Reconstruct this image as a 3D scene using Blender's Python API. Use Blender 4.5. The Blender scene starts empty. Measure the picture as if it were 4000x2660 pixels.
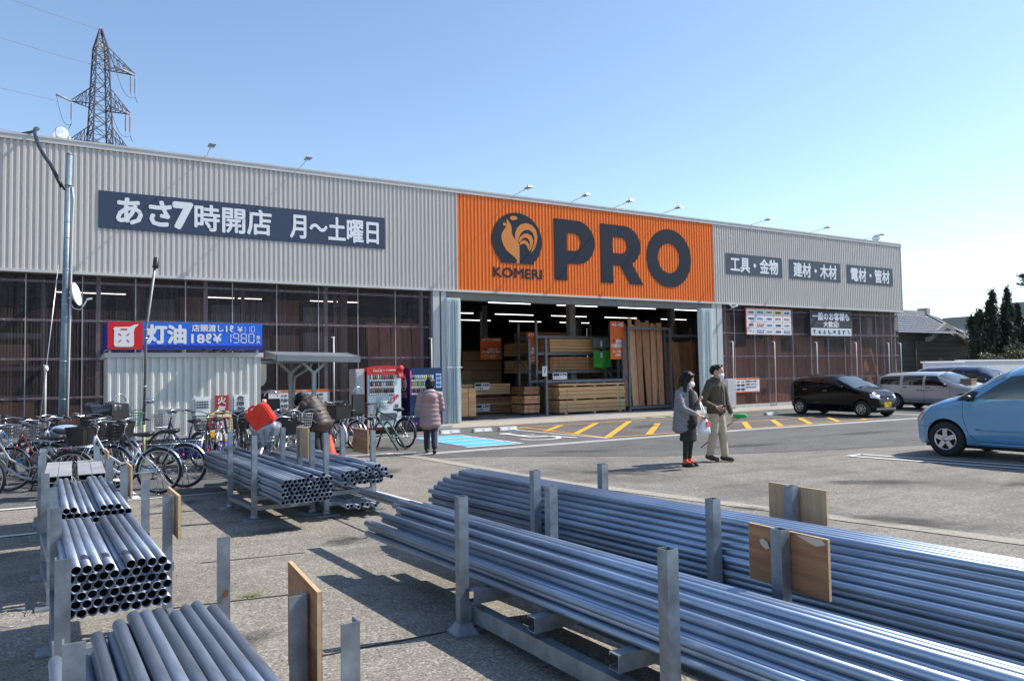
import bpy, bmesh, math, random
from mathutils import Vector, Matrix
R = math.radians
random.seed(11)
SC = bpy.context.scene
COL = SC.collection
V = Vector

# ------------------------------------------------------------------ camera
yaw, pit, rol, CAMH = R(30.7053), R(2.449), R(-0.9172), 1.6649
c_, s_ = math.cos(yaw), math.sin(yaw)
fw = V((s_*math.cos(pit), c_*math.cos(pit), math.sin(pit)))
rt = V((c_, -s_, 0)); up = rt.cross(fw)
rt, up = rt*math.cos(rol)+up*math.sin(rol), up*math.cos(rol)-rt*math.sin(rol)
cam_d = bpy.data.cameras.new('camera'); cam = bpy.data.objects.new('camera', cam_d); COL.objects.link(cam)
M = Matrix((rt, up, -fw)).transposed().to_4x4(); M.translation = V((0, 0, CAMH))
cam.matrix_world = M
cam_d.sensor_width = 36; cam_d.lens = 26.04; cam_d.clip_start = 0.05; cam_d.clip_end = 3000
SC.camera = cam
# ------------------------------------------------------------------ light
LDIR = V((-0.90, 0.215, -0.97)).normalized()          # the way sunlight travels
SUNV = -LDIR
elev = math.asin(SUNV.z); az = math.atan2(SUNV.x, SUNV.y)   # from +Y towards +X
W = bpy.data.worlds.new('World'); SC.world = W; W.use_nodes = True
wn = W.node_tree
sky = wn.nodes.new('ShaderNodeTexSky'); sky.sky_type = 'NISHITA'; sky.sun_disc = False
sky.sun_elevation = elev; sky.sun_rotation = az; sky.air_density = 1.0; sky.dust_density = 0.35; sky.ozone_density = 1.7
bg = wn.nodes['Background']; bg.inputs[1].default_value = 0.15
wn.links.new(sky.outputs[0], bg.inputs[0])
sl = bpy.data.lights.new('sun', 'SUN'); sl.energy = 4.6; sl.angle = R(0.5); sl.color = (1.0, 0.94, 0.85)
so = bpy.data.objects.new('sun', sl); COL.objects.link(so)
so.rotation_euler = LDIR.to_track_quat('-Z', 'Y').to_euler()
vs = SC.view_settings; vs.view_transform = 'Standard'; vs.look = 'None'; vs.exposure = 0.5; vs.gamma = 1.0
SC.cycles.max_bounces = 7; SC.cycles.transparent_max_bounces = 12
SC.cycles.caustics_reflective = False; SC.cycles.caustics_refractive = False

# ------------------------------------------------------------------ materials
def mat(name, col, rough=0.6, metal=0.0, var=0.0, sc=4.0, bump=0.0, bsc=60.0, rnd=0.0, spec=0.5, coat=0.0, stretch=None,
        emit=0.0, alpha=1.0, col2=None, detail=4.0):
    m = bpy.data.materials.new(name); m.use_nodes = True; nt = m.node_tree; N = nt.nodes; L = nt.links
    b = N['Principled BSDF']
    b.inputs['Roughness'].default_value = rough; b.inputs['Metallic'].default_value = metal
    b.inputs['Specular IOR Level'].default_value = spec; b.inputs['Coat Weight'].default_value = coat
    b.inputs['Coat Roughness'].default_value = 0.05
    b.inputs['Alpha'].default_value = alpha
    c = (*col, 1)
    b.inputs['Base Color'].default_value = c
    if emit:
        b.inputs['Emission Color'].default_value = c; b.inputs['Emission Strength'].default_value = emit
    src = None
    tc = N.new('ShaderNodeTexCoord'); vec = tc.outputs['Object']
    if stretch:
        mp = N.new('ShaderNodeMapping'); mp.inputs['Scale'].default_value = stretch; L.new(vec, mp.inputs[0]); vec = mp.outputs[0]
    if var or col2:
        no = N.new('ShaderNodeTexNoise'); no.inputs['Scale'].default_value = sc; no.inputs['Detail'].default_value = detail
        no.inputs['Roughness'].default_value = 0.62
        L.new(vec, no.inputs['Vector'])
        mr = N.new('ShaderNodeMapRange'); mr.inputs[1].default_value = 0.3; mr.inputs[2].default_value = 0.7
        L.new(no.outputs[0], mr.inputs[0])
        mx = N.new('ShaderNodeMix'); mx.data_type = 'RGBA'
        if col2: mx.inputs[6].default_value = c; mx.inputs[7].default_value = (*col2, 1)
        else:
            mx.inputs[6].default_value = (*[k*(1-var) for k in col], 1); mx.inputs[7].default_value = (*[min(1, k*(1+var)) for k in col], 1)
        L.new(mr.outputs[0], mx.inputs[0]); src = mx.outputs[2]
        rm = N.new('ShaderNodeMapRange'); rm.inputs[3].default_value = max(0.02, rough-0.1); rm.inputs[4].default_value = min(1, rough+0.1)
        L.new(no.outputs[0], rm.inputs[0]); L.new(rm.outputs[0], b.inputs['Roughness'])
    if rnd:
        oi = N.new('ShaderNodeObjectInfo'); hs = N.new('ShaderNodeHueSaturation')
        m2 = N.new('ShaderNodeMapRange'); m2.inputs[3].default_value = 1-rnd; m2.inputs[4].default_value = 1+rnd
        L.new(oi.outputs['Random'], m2.inputs[0]); L.new(m2.outputs[0], hs.inputs['Value'])
        if src: L.new(src, hs.inputs['Color'])
        else: hs.inputs['Color'].default_value = c
        src = hs.outputs[0]
    if src: L.new(src, b.inputs['Base Color'])
    if bump:
        n2 = N.new('ShaderNodeTexNoise'); n2.inputs['Scale'].default_value = bsc; n2.inputs['Detail'].default_value = 3
        L.new(vec, n2.inputs['Vector'])
        bp = N.new('ShaderNodeBump'); bp.inputs['Strength'].default_value = bump; bp.inputs['Distance'].default_value = 0.02
        L.new(n2.outputs[0], bp.inputs['Height']); L.new(bp.outputs[0], b.inputs['Normal'])
    return m

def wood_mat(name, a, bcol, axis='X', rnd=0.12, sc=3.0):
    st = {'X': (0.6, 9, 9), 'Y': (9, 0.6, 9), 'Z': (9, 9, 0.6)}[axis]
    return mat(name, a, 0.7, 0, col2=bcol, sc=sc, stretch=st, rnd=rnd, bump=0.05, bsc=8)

m_galv = mat('galvanised_steel', (0.255, 0.29, 0.335), 0.46, 0.60, var=0.28, sc=9, rnd=0.10, bump=0.03, bsc=90)
m_pipe = mat('galvanised_pipe', (0.255, 0.295, 0.36), 0.50, 0.62, var=0.30, sc=2.2, stretch=(9, 1.1, 9), rnd=0.32)
m_pipeb = mat('bright_pipe', (0.29, 0.365, 0.475), 0.41, 0.78, var=0.20, sc=1.8, stretch=(6, 0.9, 6), rnd=0.22)
m_bore_shade = mat('pipe_bore_shade', (0.006, 0.006, 0.007), 0.9, spec=.1)  # black colour standing in for the shade inside the pipes
m_band = mat('dark_print_band', (0.06, 0.065, 0.13), 0.4, 0.5, var=0.3)
m_channel = mat('zinc_channel', (0.62, 0.63, 0.62), 0.45, 0.7, var=0.15, sc=5, rnd=0.08)
m_rust = mat('rust', (0.16, 0.06, 0.025), 0.9, 0, var=0.5, sc=30)
m_panel = mat('grey_cladding', (0.57, 0.54, 0.505), 0.34, 0.0, var=0.035, sc=0.9, stretch=(3, 1, 0.35), spec=0.5)
m_orange = mat('orange_cladding', (0.86, 0.195, 0.014), 0.38, 0.0, var=0.05, sc=0.9, stretch=(3, 1, 0.35))
m_trim = mat('grey_trim', (0.55, 0.54, 0.53), 0.45, 0.0, var=0.06, sc=3)
m_frame = mat('frame_paint', (0.50, 0.51, 0.51), 0.5, 0.0, var=0.06, sc=2)
m_girt = mat('girt_paint', (0.34, 0.34, 0.36), 0.55, 0.0, var=0.12, sc=4)
m_navy = mat('navy_sign', (0.045, 0.066, 0.112), 0.65, var=0.05, spec=.25)
m_slate = mat('slate_sign', (0.075, 0.098, 0.130), 0.65, var=0.05, spec=.25)
m_dark = mat('dark_ink', (0.03, 0.035, 0.05), 0.6)
m_white = mat('white_paint', (0.78, 0.79, 0.80), 0.5, var=0.03)
m_letter = mat('letter_white', (0.74, 0.76, 0.79), 0.5)
m_rooster = mat('rooster_orange', (0.60, 0.20, 0.028), 0.5)
m_black = mat('black_plastic', (0.018, 0.018, 0.02), 0.45, var=0.2)
m_rubber = mat('rubber', (0.022, 0.022, 0.023), 0.85, var=0.2)
m_chrome = mat('chrome', (0.50, 0.51, 0.53), 0.24, 1.0, var=0.1)
m_alu = mat('aluminium', (0.60, 0.61, 0.62), 0.35, 0.9, var=0.1)
m_red = mat('red_paint', (0.55, 0.025, 0.015), 0.45, var=0.08)
m_blue = mat('blue_sign', (0.012, 0.135, 0.70), 0.45, var=0.03)
m_dblue = mat('deep_blue_sign', (0.008, 0.02, 0.30), 0.45)
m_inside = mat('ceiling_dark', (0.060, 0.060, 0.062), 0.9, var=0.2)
m_floor = mat('shop_floor', (0.26, 0.265, 0.27), 0.6, var=0.15, sc=2)
m_tube = mat('lit_tube', (1.0, 0.98, 0.94), 0.5, emit=2.4)
m_rackp = mat('rack_paint', (0.16, 0.165, 0.18), 0.5, 0.2, var=0.15)
m_curt = mat('curtain_vinyl', (0.70, 0.77, 0.77), 0.30, var=0.08, sc=2, stretch=(8, 8, 0.4))
m_conc = mat('block_concrete', (0.50, 0.49, 0.47), 0.9, var=0.15, sc=9, bump=0.1)
m_yellow = mat('yellow_line', (0.72, 0.36, 0.03), 0.75, var=0.16, sc=14)
m_line = mat('white_line', (0.72, 0.71, 0.68), 0.75, var=0.18, sc=13)
m_cyan = mat('blue_line', (0.10, 0.44, 0.72), 0.7, var=0.12, sc=10)
m_glass = mat('car_glass', (0.012, 0.016, 0.018), 0.03, 0, spec=0.8)
m_glassl = mat('windscreen_glass', (0.06, 0.085, 0.10), 0.04, 0, spec=1.0)
m_lamp = mat('headlamp', (0.62, 0.66, 0.68), 0.08, 0.35, coat=1.0, var=0.2, sc=12)
m_skin = mat('skin', (0.56, 0.33, 0.23), 0.55, var=0.08, sc=20)
m_hair = mat('black_hair', (0.010, 0.009, 0.009), 0.38, var=0.4, sc=60, stretch=(4, 4, 0.5), bump=.5, bsc=14, spec=.22)
m_mask = mat('white_mask', (0.80, 0.80, 0.82), 0.8)
m_ply = wood_mat('plywood', (0.44, 0.225, 0.115), (0.23, 0.095, 0.042), 'Y', 0.1, 2.4)
m_ply2 = wood_mat('pale_plywood', (0.55, 0.38, 0.24), (0.40, 0.25, 0.14), 'Z', 0.1)
m_plyedge = wood_mat('plywood_edge', (0.62, 0.44, 0.24), (0.50, 0.33, 0.17), 'X')
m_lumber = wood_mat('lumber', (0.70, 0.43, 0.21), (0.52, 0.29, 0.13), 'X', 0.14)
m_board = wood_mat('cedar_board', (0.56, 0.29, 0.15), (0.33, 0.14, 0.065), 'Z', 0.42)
m_board2 = wood_mat('pink_cedar', (0.62, 0.34, 0.20), (0.46, 0.20, 0.11), 'Z', 0.2)
m_board3 = wood_mat('yellow_cedar', (0.64, 0.43, 0.21), (0.44, 0.25, 0.11), 'Z', 0.2)
m_brownsheet = wood_mat('brown_sheet', (0.44, 0.21, 0.12), (0.30, 0.13, 0.075), 'Z', 0.22)
m_card = mat('cardboard', (0.32, 0.20, 0.12), 0.85, var=0.1, rnd=0.2)

def plastic_wall_mat():
    m = bpy.data.materials.new('smoked_corrugated_plastic'); m.use_nodes = True; nt = m.node_tree; N = nt.nodes; L = nt.links
    out = N['Material Output']; p = N['Principled BSDF']
    tc = N.new('ShaderNodeTexCoord'); sep = N.new('ShaderNodeSeparateXYZ'); L.new(tc.outputs['Object'], sep.inputs[0])
    w = N.new('ShaderNodeTexWave'); w.wave_type = 'BANDS'; w.bands_direction = 'X'; w.inputs['Scale'].default_value = 4.9
    w.inputs['Distortion'].default_value = 0; L.new(tc.outputs['Object'], w.inputs[0])
    mp = N.new('ShaderNodeMapping'); mp.inputs['Scale'].default_value = (13, 1, 0.18); L.new(tc.outputs['Object'], mp.inputs[0])
    no = N.new('ShaderNodeTexNoise'); no.inputs['Scale'].default_value = 1.2; no.inputs['Detail'].default_value = 7; no.inputs['Roughness'].default_value = .75; L.new(mp.outputs[0], no.inputs[0])
    p.inputs['Base Color'].default_value = (0.105, 0.082, 0.092, 1); p.inputs['Roughness'].default_value = 0.42
    bp = N.new('ShaderNodeBump'); bp.inputs['Strength'].default_value = 0.9; bp.inputs['Distance'].default_value = 0.02
    L.new(w.outputs[0], bp.inputs['Height']); L.new(bp.outputs[0], p.inputs['Normal'])
    t = N.new('ShaderNodeBsdfTransparent'); t.inputs[0].default_value = (0.82, 0.72, 0.73, 1)
    mr = N.new('ShaderNodeMapRange'); mr.inputs[1].default_value = 0.3; mr.inputs[2].default_value = 0.72
    mr.inputs[3].default_value = 0.10; mr.inputs[4].default_value = 0.50; L.new(no.outputs[0], mr.inputs[0])
    mx = N.new('ShaderNodeMixShader'); L.new(mr.outputs[0], mx.inputs[0]); L.new(t.outputs[0], mx.inputs[1]); L.new(p.outputs[0], mx.inputs[2])
    L.new(mx.outputs[0], out.inputs[0]); return m
m_smoke = plastic_wall_mat()

def ground_mat(name, base, dark, pale, grain=70.0, patch=0.35, stone=0.55, bump=0.35, crack=0.0):
    m = bpy.data.materials.new(name); m.use_nodes = True; nt = m.node_tree; N = nt.nodes; L = nt.links
    b = N['Principled BSDF']; b.inputs['Roughness'].default_value = 0.92; b.inputs['Specular IOR Level'].default_value = 0.25
    tc = N.new('ShaderNodeTexCoord'); vec = tc.outputs['Object']
    def noise(sc, det=5, ro=0.6, v=vec):
        n = N.new('ShaderNodeTexNoise'); n.inputs['Scale'].default_value = sc; n.inputs['Detail'].default_value = det
        n.inputs['Roughness'].default_value = ro; L.new(v, n.inputs[0]); return n.outputs[0]
    def rng(x, a, b_, c=0, d=1):
        r = N.new('ShaderNodeMapRange'); r.inputs[1].default_value = a; r.inputs[2].default_value = b_; r.inputs[3].default_value = c; r.inputs[4].default_value = d
        L.new(x, r.inputs[0]); return r.outputs[0]
    def mix(f, a, b_, mode='MIX'):
        x = N.new('ShaderNodeMix'); x.data_type = 'RGBA'; x.blend_type = mode
        L.new(f, x.inputs[0]) if not isinstance(f, float) else setattr(x.inputs[0], 'default_value', f)
        for s, k in ((6, a), (7, b_)):
            if isinstance(k, tuple): x.inputs[s].default_value = (*k, 1)
            else: L.new(k, x.inputs[s])
        return x.outputs[2]
    g = rng(noise(grain, 3, 0.7), 0.35, 0.66)
    c = mix(g, tuple(k*0.72 for k in base), tuple(k*1.26 for k in base))
    vo = N.new('ShaderNodeTexVoronoi'); vo.inputs['Scale'].default_value = grain*1.25; L.new(vec, vo.inputs[0])
    hs = N.new('ShaderNodeSeparateColor'); L.new(vo.outputs['Color'], hs.inputs[0])
    c = mix(rng(hs.outputs[0], 0.80, 0.90, 0, stone), c, pale)
    c = mix(rng(hs.outputs[1], 0.84, 0.94, 0, stone), c, dark)
    p1 = rng(noise(0.45, 6, 0.6), 0.46, 0.66)
    c = mix(rng(p1, 0, 1, 0, patch), c, dark)
    mp = N.new('ShaderNodeMapping'); mp.inputs['Rotation'].default_value = (0, 0, 0.5); mp.inputs['Scale'].default_value = (0.5, 2.6, 1); L.new(vec, mp.inputs[0])
    c = mix(rng(noise(0.9, 6, 0.65, mp.outputs[0]), 0.5, 0.74, 0, patch*1.1), c, dark)
    c = mix(rng(noise(2.6, 5, 0.6), 0.52, 0.75, 0, 0.35), c, pale)
    L.new(c, b.inputs['Base Color'])
    bp = N.new('ShaderNodeBump'); bp.inputs['Strength'].default_value = bump; bp.inputs['Distance'].default_value = 0.012
    L.new(g, bp.inputs['Height']); L.new(bp.outputs[0], b.inputs['Normal'])
    return m
m_ground = ground_mat('worn_asphalt', (0.225, 0.208, 0.185), (0.10, 0.094, 0.086), (0.37, 0.345, 0.31), 30, 0.66)
m_asph = ground_mat('dark_asphalt', (0.135, 0.133, 0.130), (0.070, 0.070, 0.071), (0.23, 0.226, 0.215), 34, 0.45, 0.5)
m_pave = ground_mat('pavement_concrete', (0.245, 0.222, 0.188), (0.10, 0.09, 0.078), (0.44, 0.41, 0.36), 58, 0.34, 0.75)
m_kerb = ground_mat('kerb_concrete', (0.37, 0.335, 0.285), (0.22, 0.2, 0.175), (0.48, 0.45, 0.40), 60, 0.3, 0.4)
m_gutter = ground_mat('gutter_concrete', (0.42, 0.415, 0.40), (0.25, 0.25, 0.24), (0.52, 0.51, 0.5), 60, 0.3, 0.4)

# ------------------------------------------------------------------ mesh helpers
XF = {}
class MB:
    def __init__(s): s.v = []; s.f = []; s.s = []
    def add(s, vs, fs, smooth=False):
        o = len(s.v); s.v += [V(p) for p in vs]; s.f += [tuple(i+o for i in f) for f in fs]; s.s += [smooth]*len(fs); return s
    def box(s, x0, x1, y0, y1, z0, z1):
        return s.add([(x0,y0,z0),(x1,y0,z0),(x1,y1,z0),(x0,y1,z0),(x0,y0,z1),(x1,y0,z1),(x1,y1,z1),(x0,y1,z1)],
                     [(3,2,1,0),(4,5,6,7),(0,1,5,4),(1,2,6,5),(2,3,7,6),(3,0,4,7)])
    def obox(s, c, ax, ay, az):          # centre and three half-vectors
        c, ax, ay, az = V(c), V(ax), V(ay), V(az)
        P = [c-ax-ay-az, c+ax-ay-az, c+ax+ay-az, c-ax+ay-az, c-ax-ay+az, c+ax-ay+az, c+ax+ay+az, c-ax+ay+az]
        return s.add(P, [(3,2,1,0),(4,5,6,7),(0,1,5,4),(1,2,6,5),(2,3,7,6),(3,0,4,7)])
    def bar(s, p0, p1, w, h=None, upv=(0,0,1)):
        p0, p1 = V(p0), V(p1); d = p1-p0; L = d.length; d.normalize(); h = w if h is None else h
        u = V(upv)
        if abs(d.dot(u)) > 0.95: u = V((0,1,0))
        a = d.cross(u).normalized(); b = a.cross(d)
        return s.obox((p0+p1)/2, d*L/2, a*w/2, b*h/2)
    def cyl(s, p0, p1, r0, r1=None, n=12, caps=True, sm=True, fl=None):
        return s.tube([p0, p1], [r0, r0 if r1 is None else r1], n, caps=caps, sm=sm, fl=fl)
    def tube(s, pts, r, n=8, closed=False, caps=True, sm=True, fl=None):
        pts = [V(p) for p in pts]; k = len(pts)
        rs = r if isinstance(r, (list, tuple)) else [r]*k
        o = len(s.v); prev = None
        for i, p in enumerate(pts):
            a = pts[(i-1) % k] if (closed or i > 0) else p
            b = pts[(i+1) % k] if (closed or i < k-1) else p
            t = (b-a)
            if t.length < 1e-9: t = V((0,0,1))
            t.normalize()
            if prev is None:
                u = t.orthogonal().normalized()
            else:
                u = prev - t*prev.dot(t)
                if u.length < 1e-6: u = t.orthogonal()
                u.normalize()
            prev = u; w = t.cross(u)
            for j in range(n):
                an = 2*math.pi*j/n
                q = u*math.cos(an)*rs[i] + w*math.sin(an)*rs[i]
                if fl: fa = V(fl[0]).normalized(); q = q + fa*q.dot(fa)*(fl[1]-1)
                s.v.append(p+q)
        m = k if closed else k-1
        for i in range(m):
            for j in range(n):
                a = o+i*n+j; b = o+i*n+(j+1) % n; c = o+((i+1) % k)*n+(j+1) % n; d = o+((i+1) % k)*n+j
                s.f.append((a,b,c,d)); s.s.append(sm)
        if caps and not closed:
            s.f.append(tuple(o+j for j in reversed(range(n)))); s.s.append(False)
            s.f.append(tuple(o+(k-1)*n+j for j in range(n))); s.s.append(False)
        return s
    def pipe(s, p0, p1, ro, ri, n=18):
        s.tube([p0,p1], ro, n, caps=False); o = len(s.v)-2*n
        s.tube([p0,p1], ri, n, caps=False); q = len(s.v)-2*n
        s.f[-n:] = [tuple(reversed(f)) for f in s.f[-n:]]
        for e in (0, n):
            for j in range(n):
                a, b, c, d = o+e+j, o+e+(j+1) % n, q+e+(j+1) % n, q+e+j
                s.f.append((a,d,c,b) if e == 0 else (a,b,c,d)); s.s.append(False)
        return s
    def torus(s, c, ax, Rr, r, N=28, n=8, a0=0.0, a1=2*math.pi, ref=None):
        ax = V(ax).normalized(); u = V(ref) if ref else ax.orthogonal().normalized(); w = ax.cross(u); full = abs(a1-a0-2*math.pi) < 1e-6
        k = N if full else N+1
        return s.tube([V(c)+(u*math.cos(a0+(a1-a0)*i/N)+w*math.sin(a0+(a1-a0)*i/N))*Rr for i in range(k)], r, n, closed=full)
    def sphere(s, c, r, nu=12, nv=8, axes=None):
        r = (r,r,r) if not isinstance(r, (tuple,list)) else r
        ax = axes or (V((1,0,0)), V((0,1,0)), V((0,0,1))); c = V(c)
        vs = [c+V(ax[2])*r[2]]
        for i in range(1, nv):
            t = math.pi*i/nv
            for j in range(nu):
                p = 2*math.pi*j/nu
                vs.append(c+V(ax[0])*r[0]*math.sin(t)*math.cos(p)+V(ax[1])*r[1]*math.sin(t)*math.sin(p)+V(ax[2])*r[2]*math.cos(t))
        vs.append(c-V(ax[2])*r[2]); fs = []
        for j in range(nu): fs.append((0, 1+j, 1+(j+1) % nu))
        for i in range(nv-2):
            for j in range(nu):
                a = 1+i*nu+j; b = 1+i*nu+(j+1) % nu
                fs.append((a, a+nu, b+nu, b))
        L = len(vs)-1
        for j in range(nu): fs.append((L, L-nu+(j+1) % nu, L-nu+j))
        return s.add(vs, fs, True)
    def cap(s, p0, p1, r0, r1=None, n=12, fl=None):      # tapered capsule
        p0, p1 = V(p0), V(p1); r1 = r0 if r1 is None else r1; d = (p1-p0)
        if d.length < 1e-6: return s.sphere(p0, r0)
        d.normalize(); P = []; Rs = []
        for a in (-80,-55,-28): P.append(p0+d*r0*math.sin(R(a))); Rs.append(r0*math.cos(R(a)))
        P += [p0, p1]; Rs += [r0, r1]
        for a in (28,55,80): P.append(p1+d*r1*math.sin(R(a))); Rs.append(r1*math.cos(R(a)))
        return s.tube(P, Rs, n, fl=fl)
    def prism(s, poly, fn, t0, t1):        # polygon (2-D) extruded; fn(u,v,t) -> point
        n = len(poly)
        vs = [fn(u,v,t0) for u,v in poly]+[fn(u,v,t1) for u,v in poly]
        fs = [tuple(range(n)), tuple(reversed(range(n,2*n)))]+[(i, i+n, (i+1) % n+n, (i+1) % n) for i in range(n)]
        return s.add(vs, fs)
    def lathe(s, prof, c=(0,0,0), ax=(0,0,1), n=24, sm=True):   # prof: (r, h)
        ax = V(ax).normalized(); u = ax.orthogonal().normalized(); w = ax.cross(u); c = V(c); o = len(s.v)
        for r, h in prof:
            for j in range(n):
                a = 2*math.pi*j/n; s.v.append(c+ax*h+(u*math.cos(a)+w*math.sin(a))*r)
        for i in range(len(prof)-1):
            for j in range(n):
                s.f.append((o+i*n+j, o+i*n+(j+1) % n, o+(i+1)*n+(j+1) % n, o+(i+1)*n+j)); s.s.append(sm)
        return s
    def build(s, name, m, parent=None, world=False, bev=0.0, fix=True):
        me = bpy.data.meshes.new(name)
        vs = s.v
        if world and parent is not None:
            Mi = XF[parent.name]; vs = [Mi @ p for p in vs]
        me.from_pydata([tuple(p) for p in vs], [], s.f)
        me.polygons.foreach_set('use_smooth', s.s)
        if fix:
            bm = bmesh.new(); bm.from_mesh(me); bmesh.ops.recalc_face_normals(bm, faces=bm.faces)
            if bev: bmesh.ops.bevel(bm, geom=[e for e in bm.edges if e.is_manifold and e.calc_face_angle(0) > 0.6], offset=bev, segments=2, affect='EDGES')
            bm.to_mesh(me); bm.free()
        me.materials.append(m); me.update()
        return link(name, me, parent)

def link(name, me, parent=None):
    o = bpy.data.objects.new(name, me); COL.objects.link(o)
    if parent is not None:
        o.parent = parent
        p = parent
        while p.parent is not None: p = p.parent
        if p.name in XF: XF[o.name] = XF[p.name]
    return o
def tag(o, label=None, cat=None, group=None, kind=None):
    if label: o['label'] = label
    if cat: o['category'] = cat
    if group: o['group'] = group
    if kind: o['kind'] = kind
    return o
def thing(name, label, cat, loc=(0,0,0), rz=0.0, group=None):
    o = bpy.data.objects.new(name, None); COL.objects.link(o); o.empty_display_size = 0.2
    o.location = loc; o.rotation_euler = (0,0,rz)
    XF[o.name] = (Matrix.Translation(V(loc)) @ Matrix.Rotation(rz, 4, 'Z')).inverted()
    return tag(o, label, cat, group)
def struct(name, mb, m, **k): return tag(mb.build(name, m, **k), kind='structure')
def dup(root, loc, rz=None, label=None, group=None):
    r = root.copy(); COL.objects.link(r); r.location = loc
    if rz is not None: r.rotation_euler = (0,0,rz)
    if label: r['label'] = label
    if group: r['group'] = group
    for ch in list(root.children):
        c = ch.copy(); COL.objects.link(c); c.parent = r
        for g in ch.children:
            d = g.copy(); COL.objects.link(d); d.parent = c
    return r

_tx = {}
def text_geo(s):
    if s in _tx: return _tx[s]
    cu = bpy.data.curves.new('t', 'FONT'); cu.body = s; cu.size = 1; cu.resolution_u = 2
    o = bpy.data.objects.new('t', cu); COL.objects.link(o)
    dg = bpy.context.evaluated_depsgraph_get(); me = bpy.data.meshes.new_from_object(o.evaluated_get(dg))
    vs = [(v.co.x, v.co.y) for v in me.vertices]; fs = [tuple(p.vertices) for p in me.polygons]
    bpy.data.objects.remove(o); bpy.data.curves.remove(cu); bpy.data.meshes.remove(me)
    if not vs: vs = [(0,0),(1,0),(0,1)]; fs = []
    _tx[s] = (vs, fs); return _tx[s]
def lettering(mb, s, org, ux, uy, w=None, h=None, bold=0.0, lift=0.004, slant=0.0):
    vs, fs = text_geo(s); ux, uy, org = V(ux).normalized(), V(uy).normalized(), V(org); n = ux.cross(uy)
    x0 = min(p[0] for p in vs); x1 = max(p[0] for p in vs); y0 = min(p[1] for p in vs); y1 = max(p[1] for p in vs)
    ky = h/(y1-y0) if h else w/(x1-x0); kx = w/(x1-x0) if w else ky
    d = bold*ky
    offs = [(0,0)] if not bold else [(0,0),(d,0),(-d,0),(0,d),(0,-d),(d*.7,d*.7),(-d*.7,-d*.7),(d*.7,-d*.7),(-d*.7,d*.7)]
    for i, (a, b) in enumerate(offs):
        mb.add([org+ux*((x-x0)*kx+a+slant*(y-y0)*ky)+uy*((y-y0)*ky+b)+n*(lift+0.0004*i) for x, y in vs], fs)
    return mb
UX, UZ = (1,0,0), (0,0,1)

def remeshed(mb, name, m, parent, voxel=0.02, smooth=6):
    me = bpy.data.meshes.new('tmp'); me.from_pydata([tuple(p) for p in mb.v], [], mb.f)
    o = bpy.data.objects.new('tmp', me); COL.objects.link(o)
    md = o.modifiers.new('r', 'REMESH'); md.mode = 'VOXEL'; md.voxel_size = voxel; md.use_smooth_shade = True
    sm = o.modifiers.new('s', 'SMOOTH'); sm.factor = 0.5; sm.iterations = smooth
    dg = bpy.context.evaluated_depsgraph_get(); r = bpy.data.meshes.new_from_object(o.evaluated_get(dg))
    bpy.data.objects.remove(o); bpy.data.meshes.remove(me)
    r.name = name; r.materials.clear(); r.materials.append(m)
    r.polygons.foreach_set('use_smooth', [True]*len(r.polygons))
    return link(name, r, parent)

# ================================================================== SETTING
def sheet(name, pts, z, m):
    me = bpy.data.meshes.new(name); me.from_pydata([(x,y,z) for x,y in pts], [], [tuple(range(len(pts)))]); me.materials.append(m)
    return tag(link(name, me), kind='structure')
sheet('ground', [(-700,-400),(900,-400),(900,900),(-700,900)], 0.0, m_ground)
KERB = [(5.75,14.9),(6.05,13.4),(6.42,9.2),(6.80,7.6),(7.35,5.2),(8.4,0.5),(10,-6)]
sheet('concrete_pavement', [(-30,-8)]+[(10,-8)]+[(x-.22,y) for x,y in reversed(KERB)]+[(2.6,15.0),(2.4,11.45),(-30,11.9)], 0.004, m_pave)
kb = MB()
for (a,b),(c,d) in zip(KERB[:-1],KERB[1:]): kb.add([(a-.20,b,.008),(a+.06,b,.008),(c+.06,d,.008),(c-.20,d,.008)], [(0,1,2,3)])
struct('kerb_strip', kb, m_kerb)
sheet('asphalt_lane', [(-30,11.92),(2.38,11.47),(2.58,15.02),(5.70,14.92),(5.85,14.0),(6.16,13.5),(7.67,12.64),(9.87,10.87),(11.64,10.12),(14.78,9.2),(19,8.0),(60,4),(60,20.3),(-30,20.3)], 0.005, m_asph)
ap = MB(); ap.add([(-20,20.3,.006),(34.3,20.3,.006),(34.3,20.62,.10),(-20,20.62,.10)], [(0,1,2,3)]); ap.add([(-20,20.62,.10),(34.3,20.62,.10),(34.3,21.2,.10),(-20,21.2,.10)], [(0,1,2,3)])
struct('apron', ap, m_kerb)
sheet('gutter', [(6.0,14.02),(16,13.92),(26,13.35),(50,12.2),(50,12.55),(26,13.7),(16,14.25),(6.0,14.34)], 0.009, m_gutter)
# painted markings
def line(mb, p, q, w, z=0.013):
    p, q = V((*p,z)), V((*q,z)); d = (q-p).normalized(); n = V((-d.y,d.x,0))*w/2
    mb.add([p-n, q-n, q+n, p+n], [(0,1,2,3)])
wl = MB()
line(wl, (-6,11.72),(-.28,11.56),.09); line(wl, (-6,9.75),(-.28,9.6),.10)
line(wl, (0.62,14.0),(0.78,11.5),.10); line(wl, (0.50,11.44),(2.3,11.30),.06)
line(wl, (3.66,10.2),(4.0,6.9),.14)
line(wl, (4.55,14.93),(6.25,14.55),.07)
line(wl, (6.6,18.5),(8.9,18.35),.08)
line(wl, (10.95,18.3),(11.3,14.5),.09)
for x in (24.35,24.75,29.3,29.7,31.5): line(wl, (x,18.0),(x,13.9),.09)
for dx in (0,.42): line(wl, (12.42+dx,8.75),(13.0+dx,5.9),.09); 
line(wl, (12.42,8.75),(12.84,8.75),.09)
for i in range(4): line(wl, (16.4+i*.9,19.75),(17.0+i*.9,19.7),.16)
struct('parking_line', wl, m_line)
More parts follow.
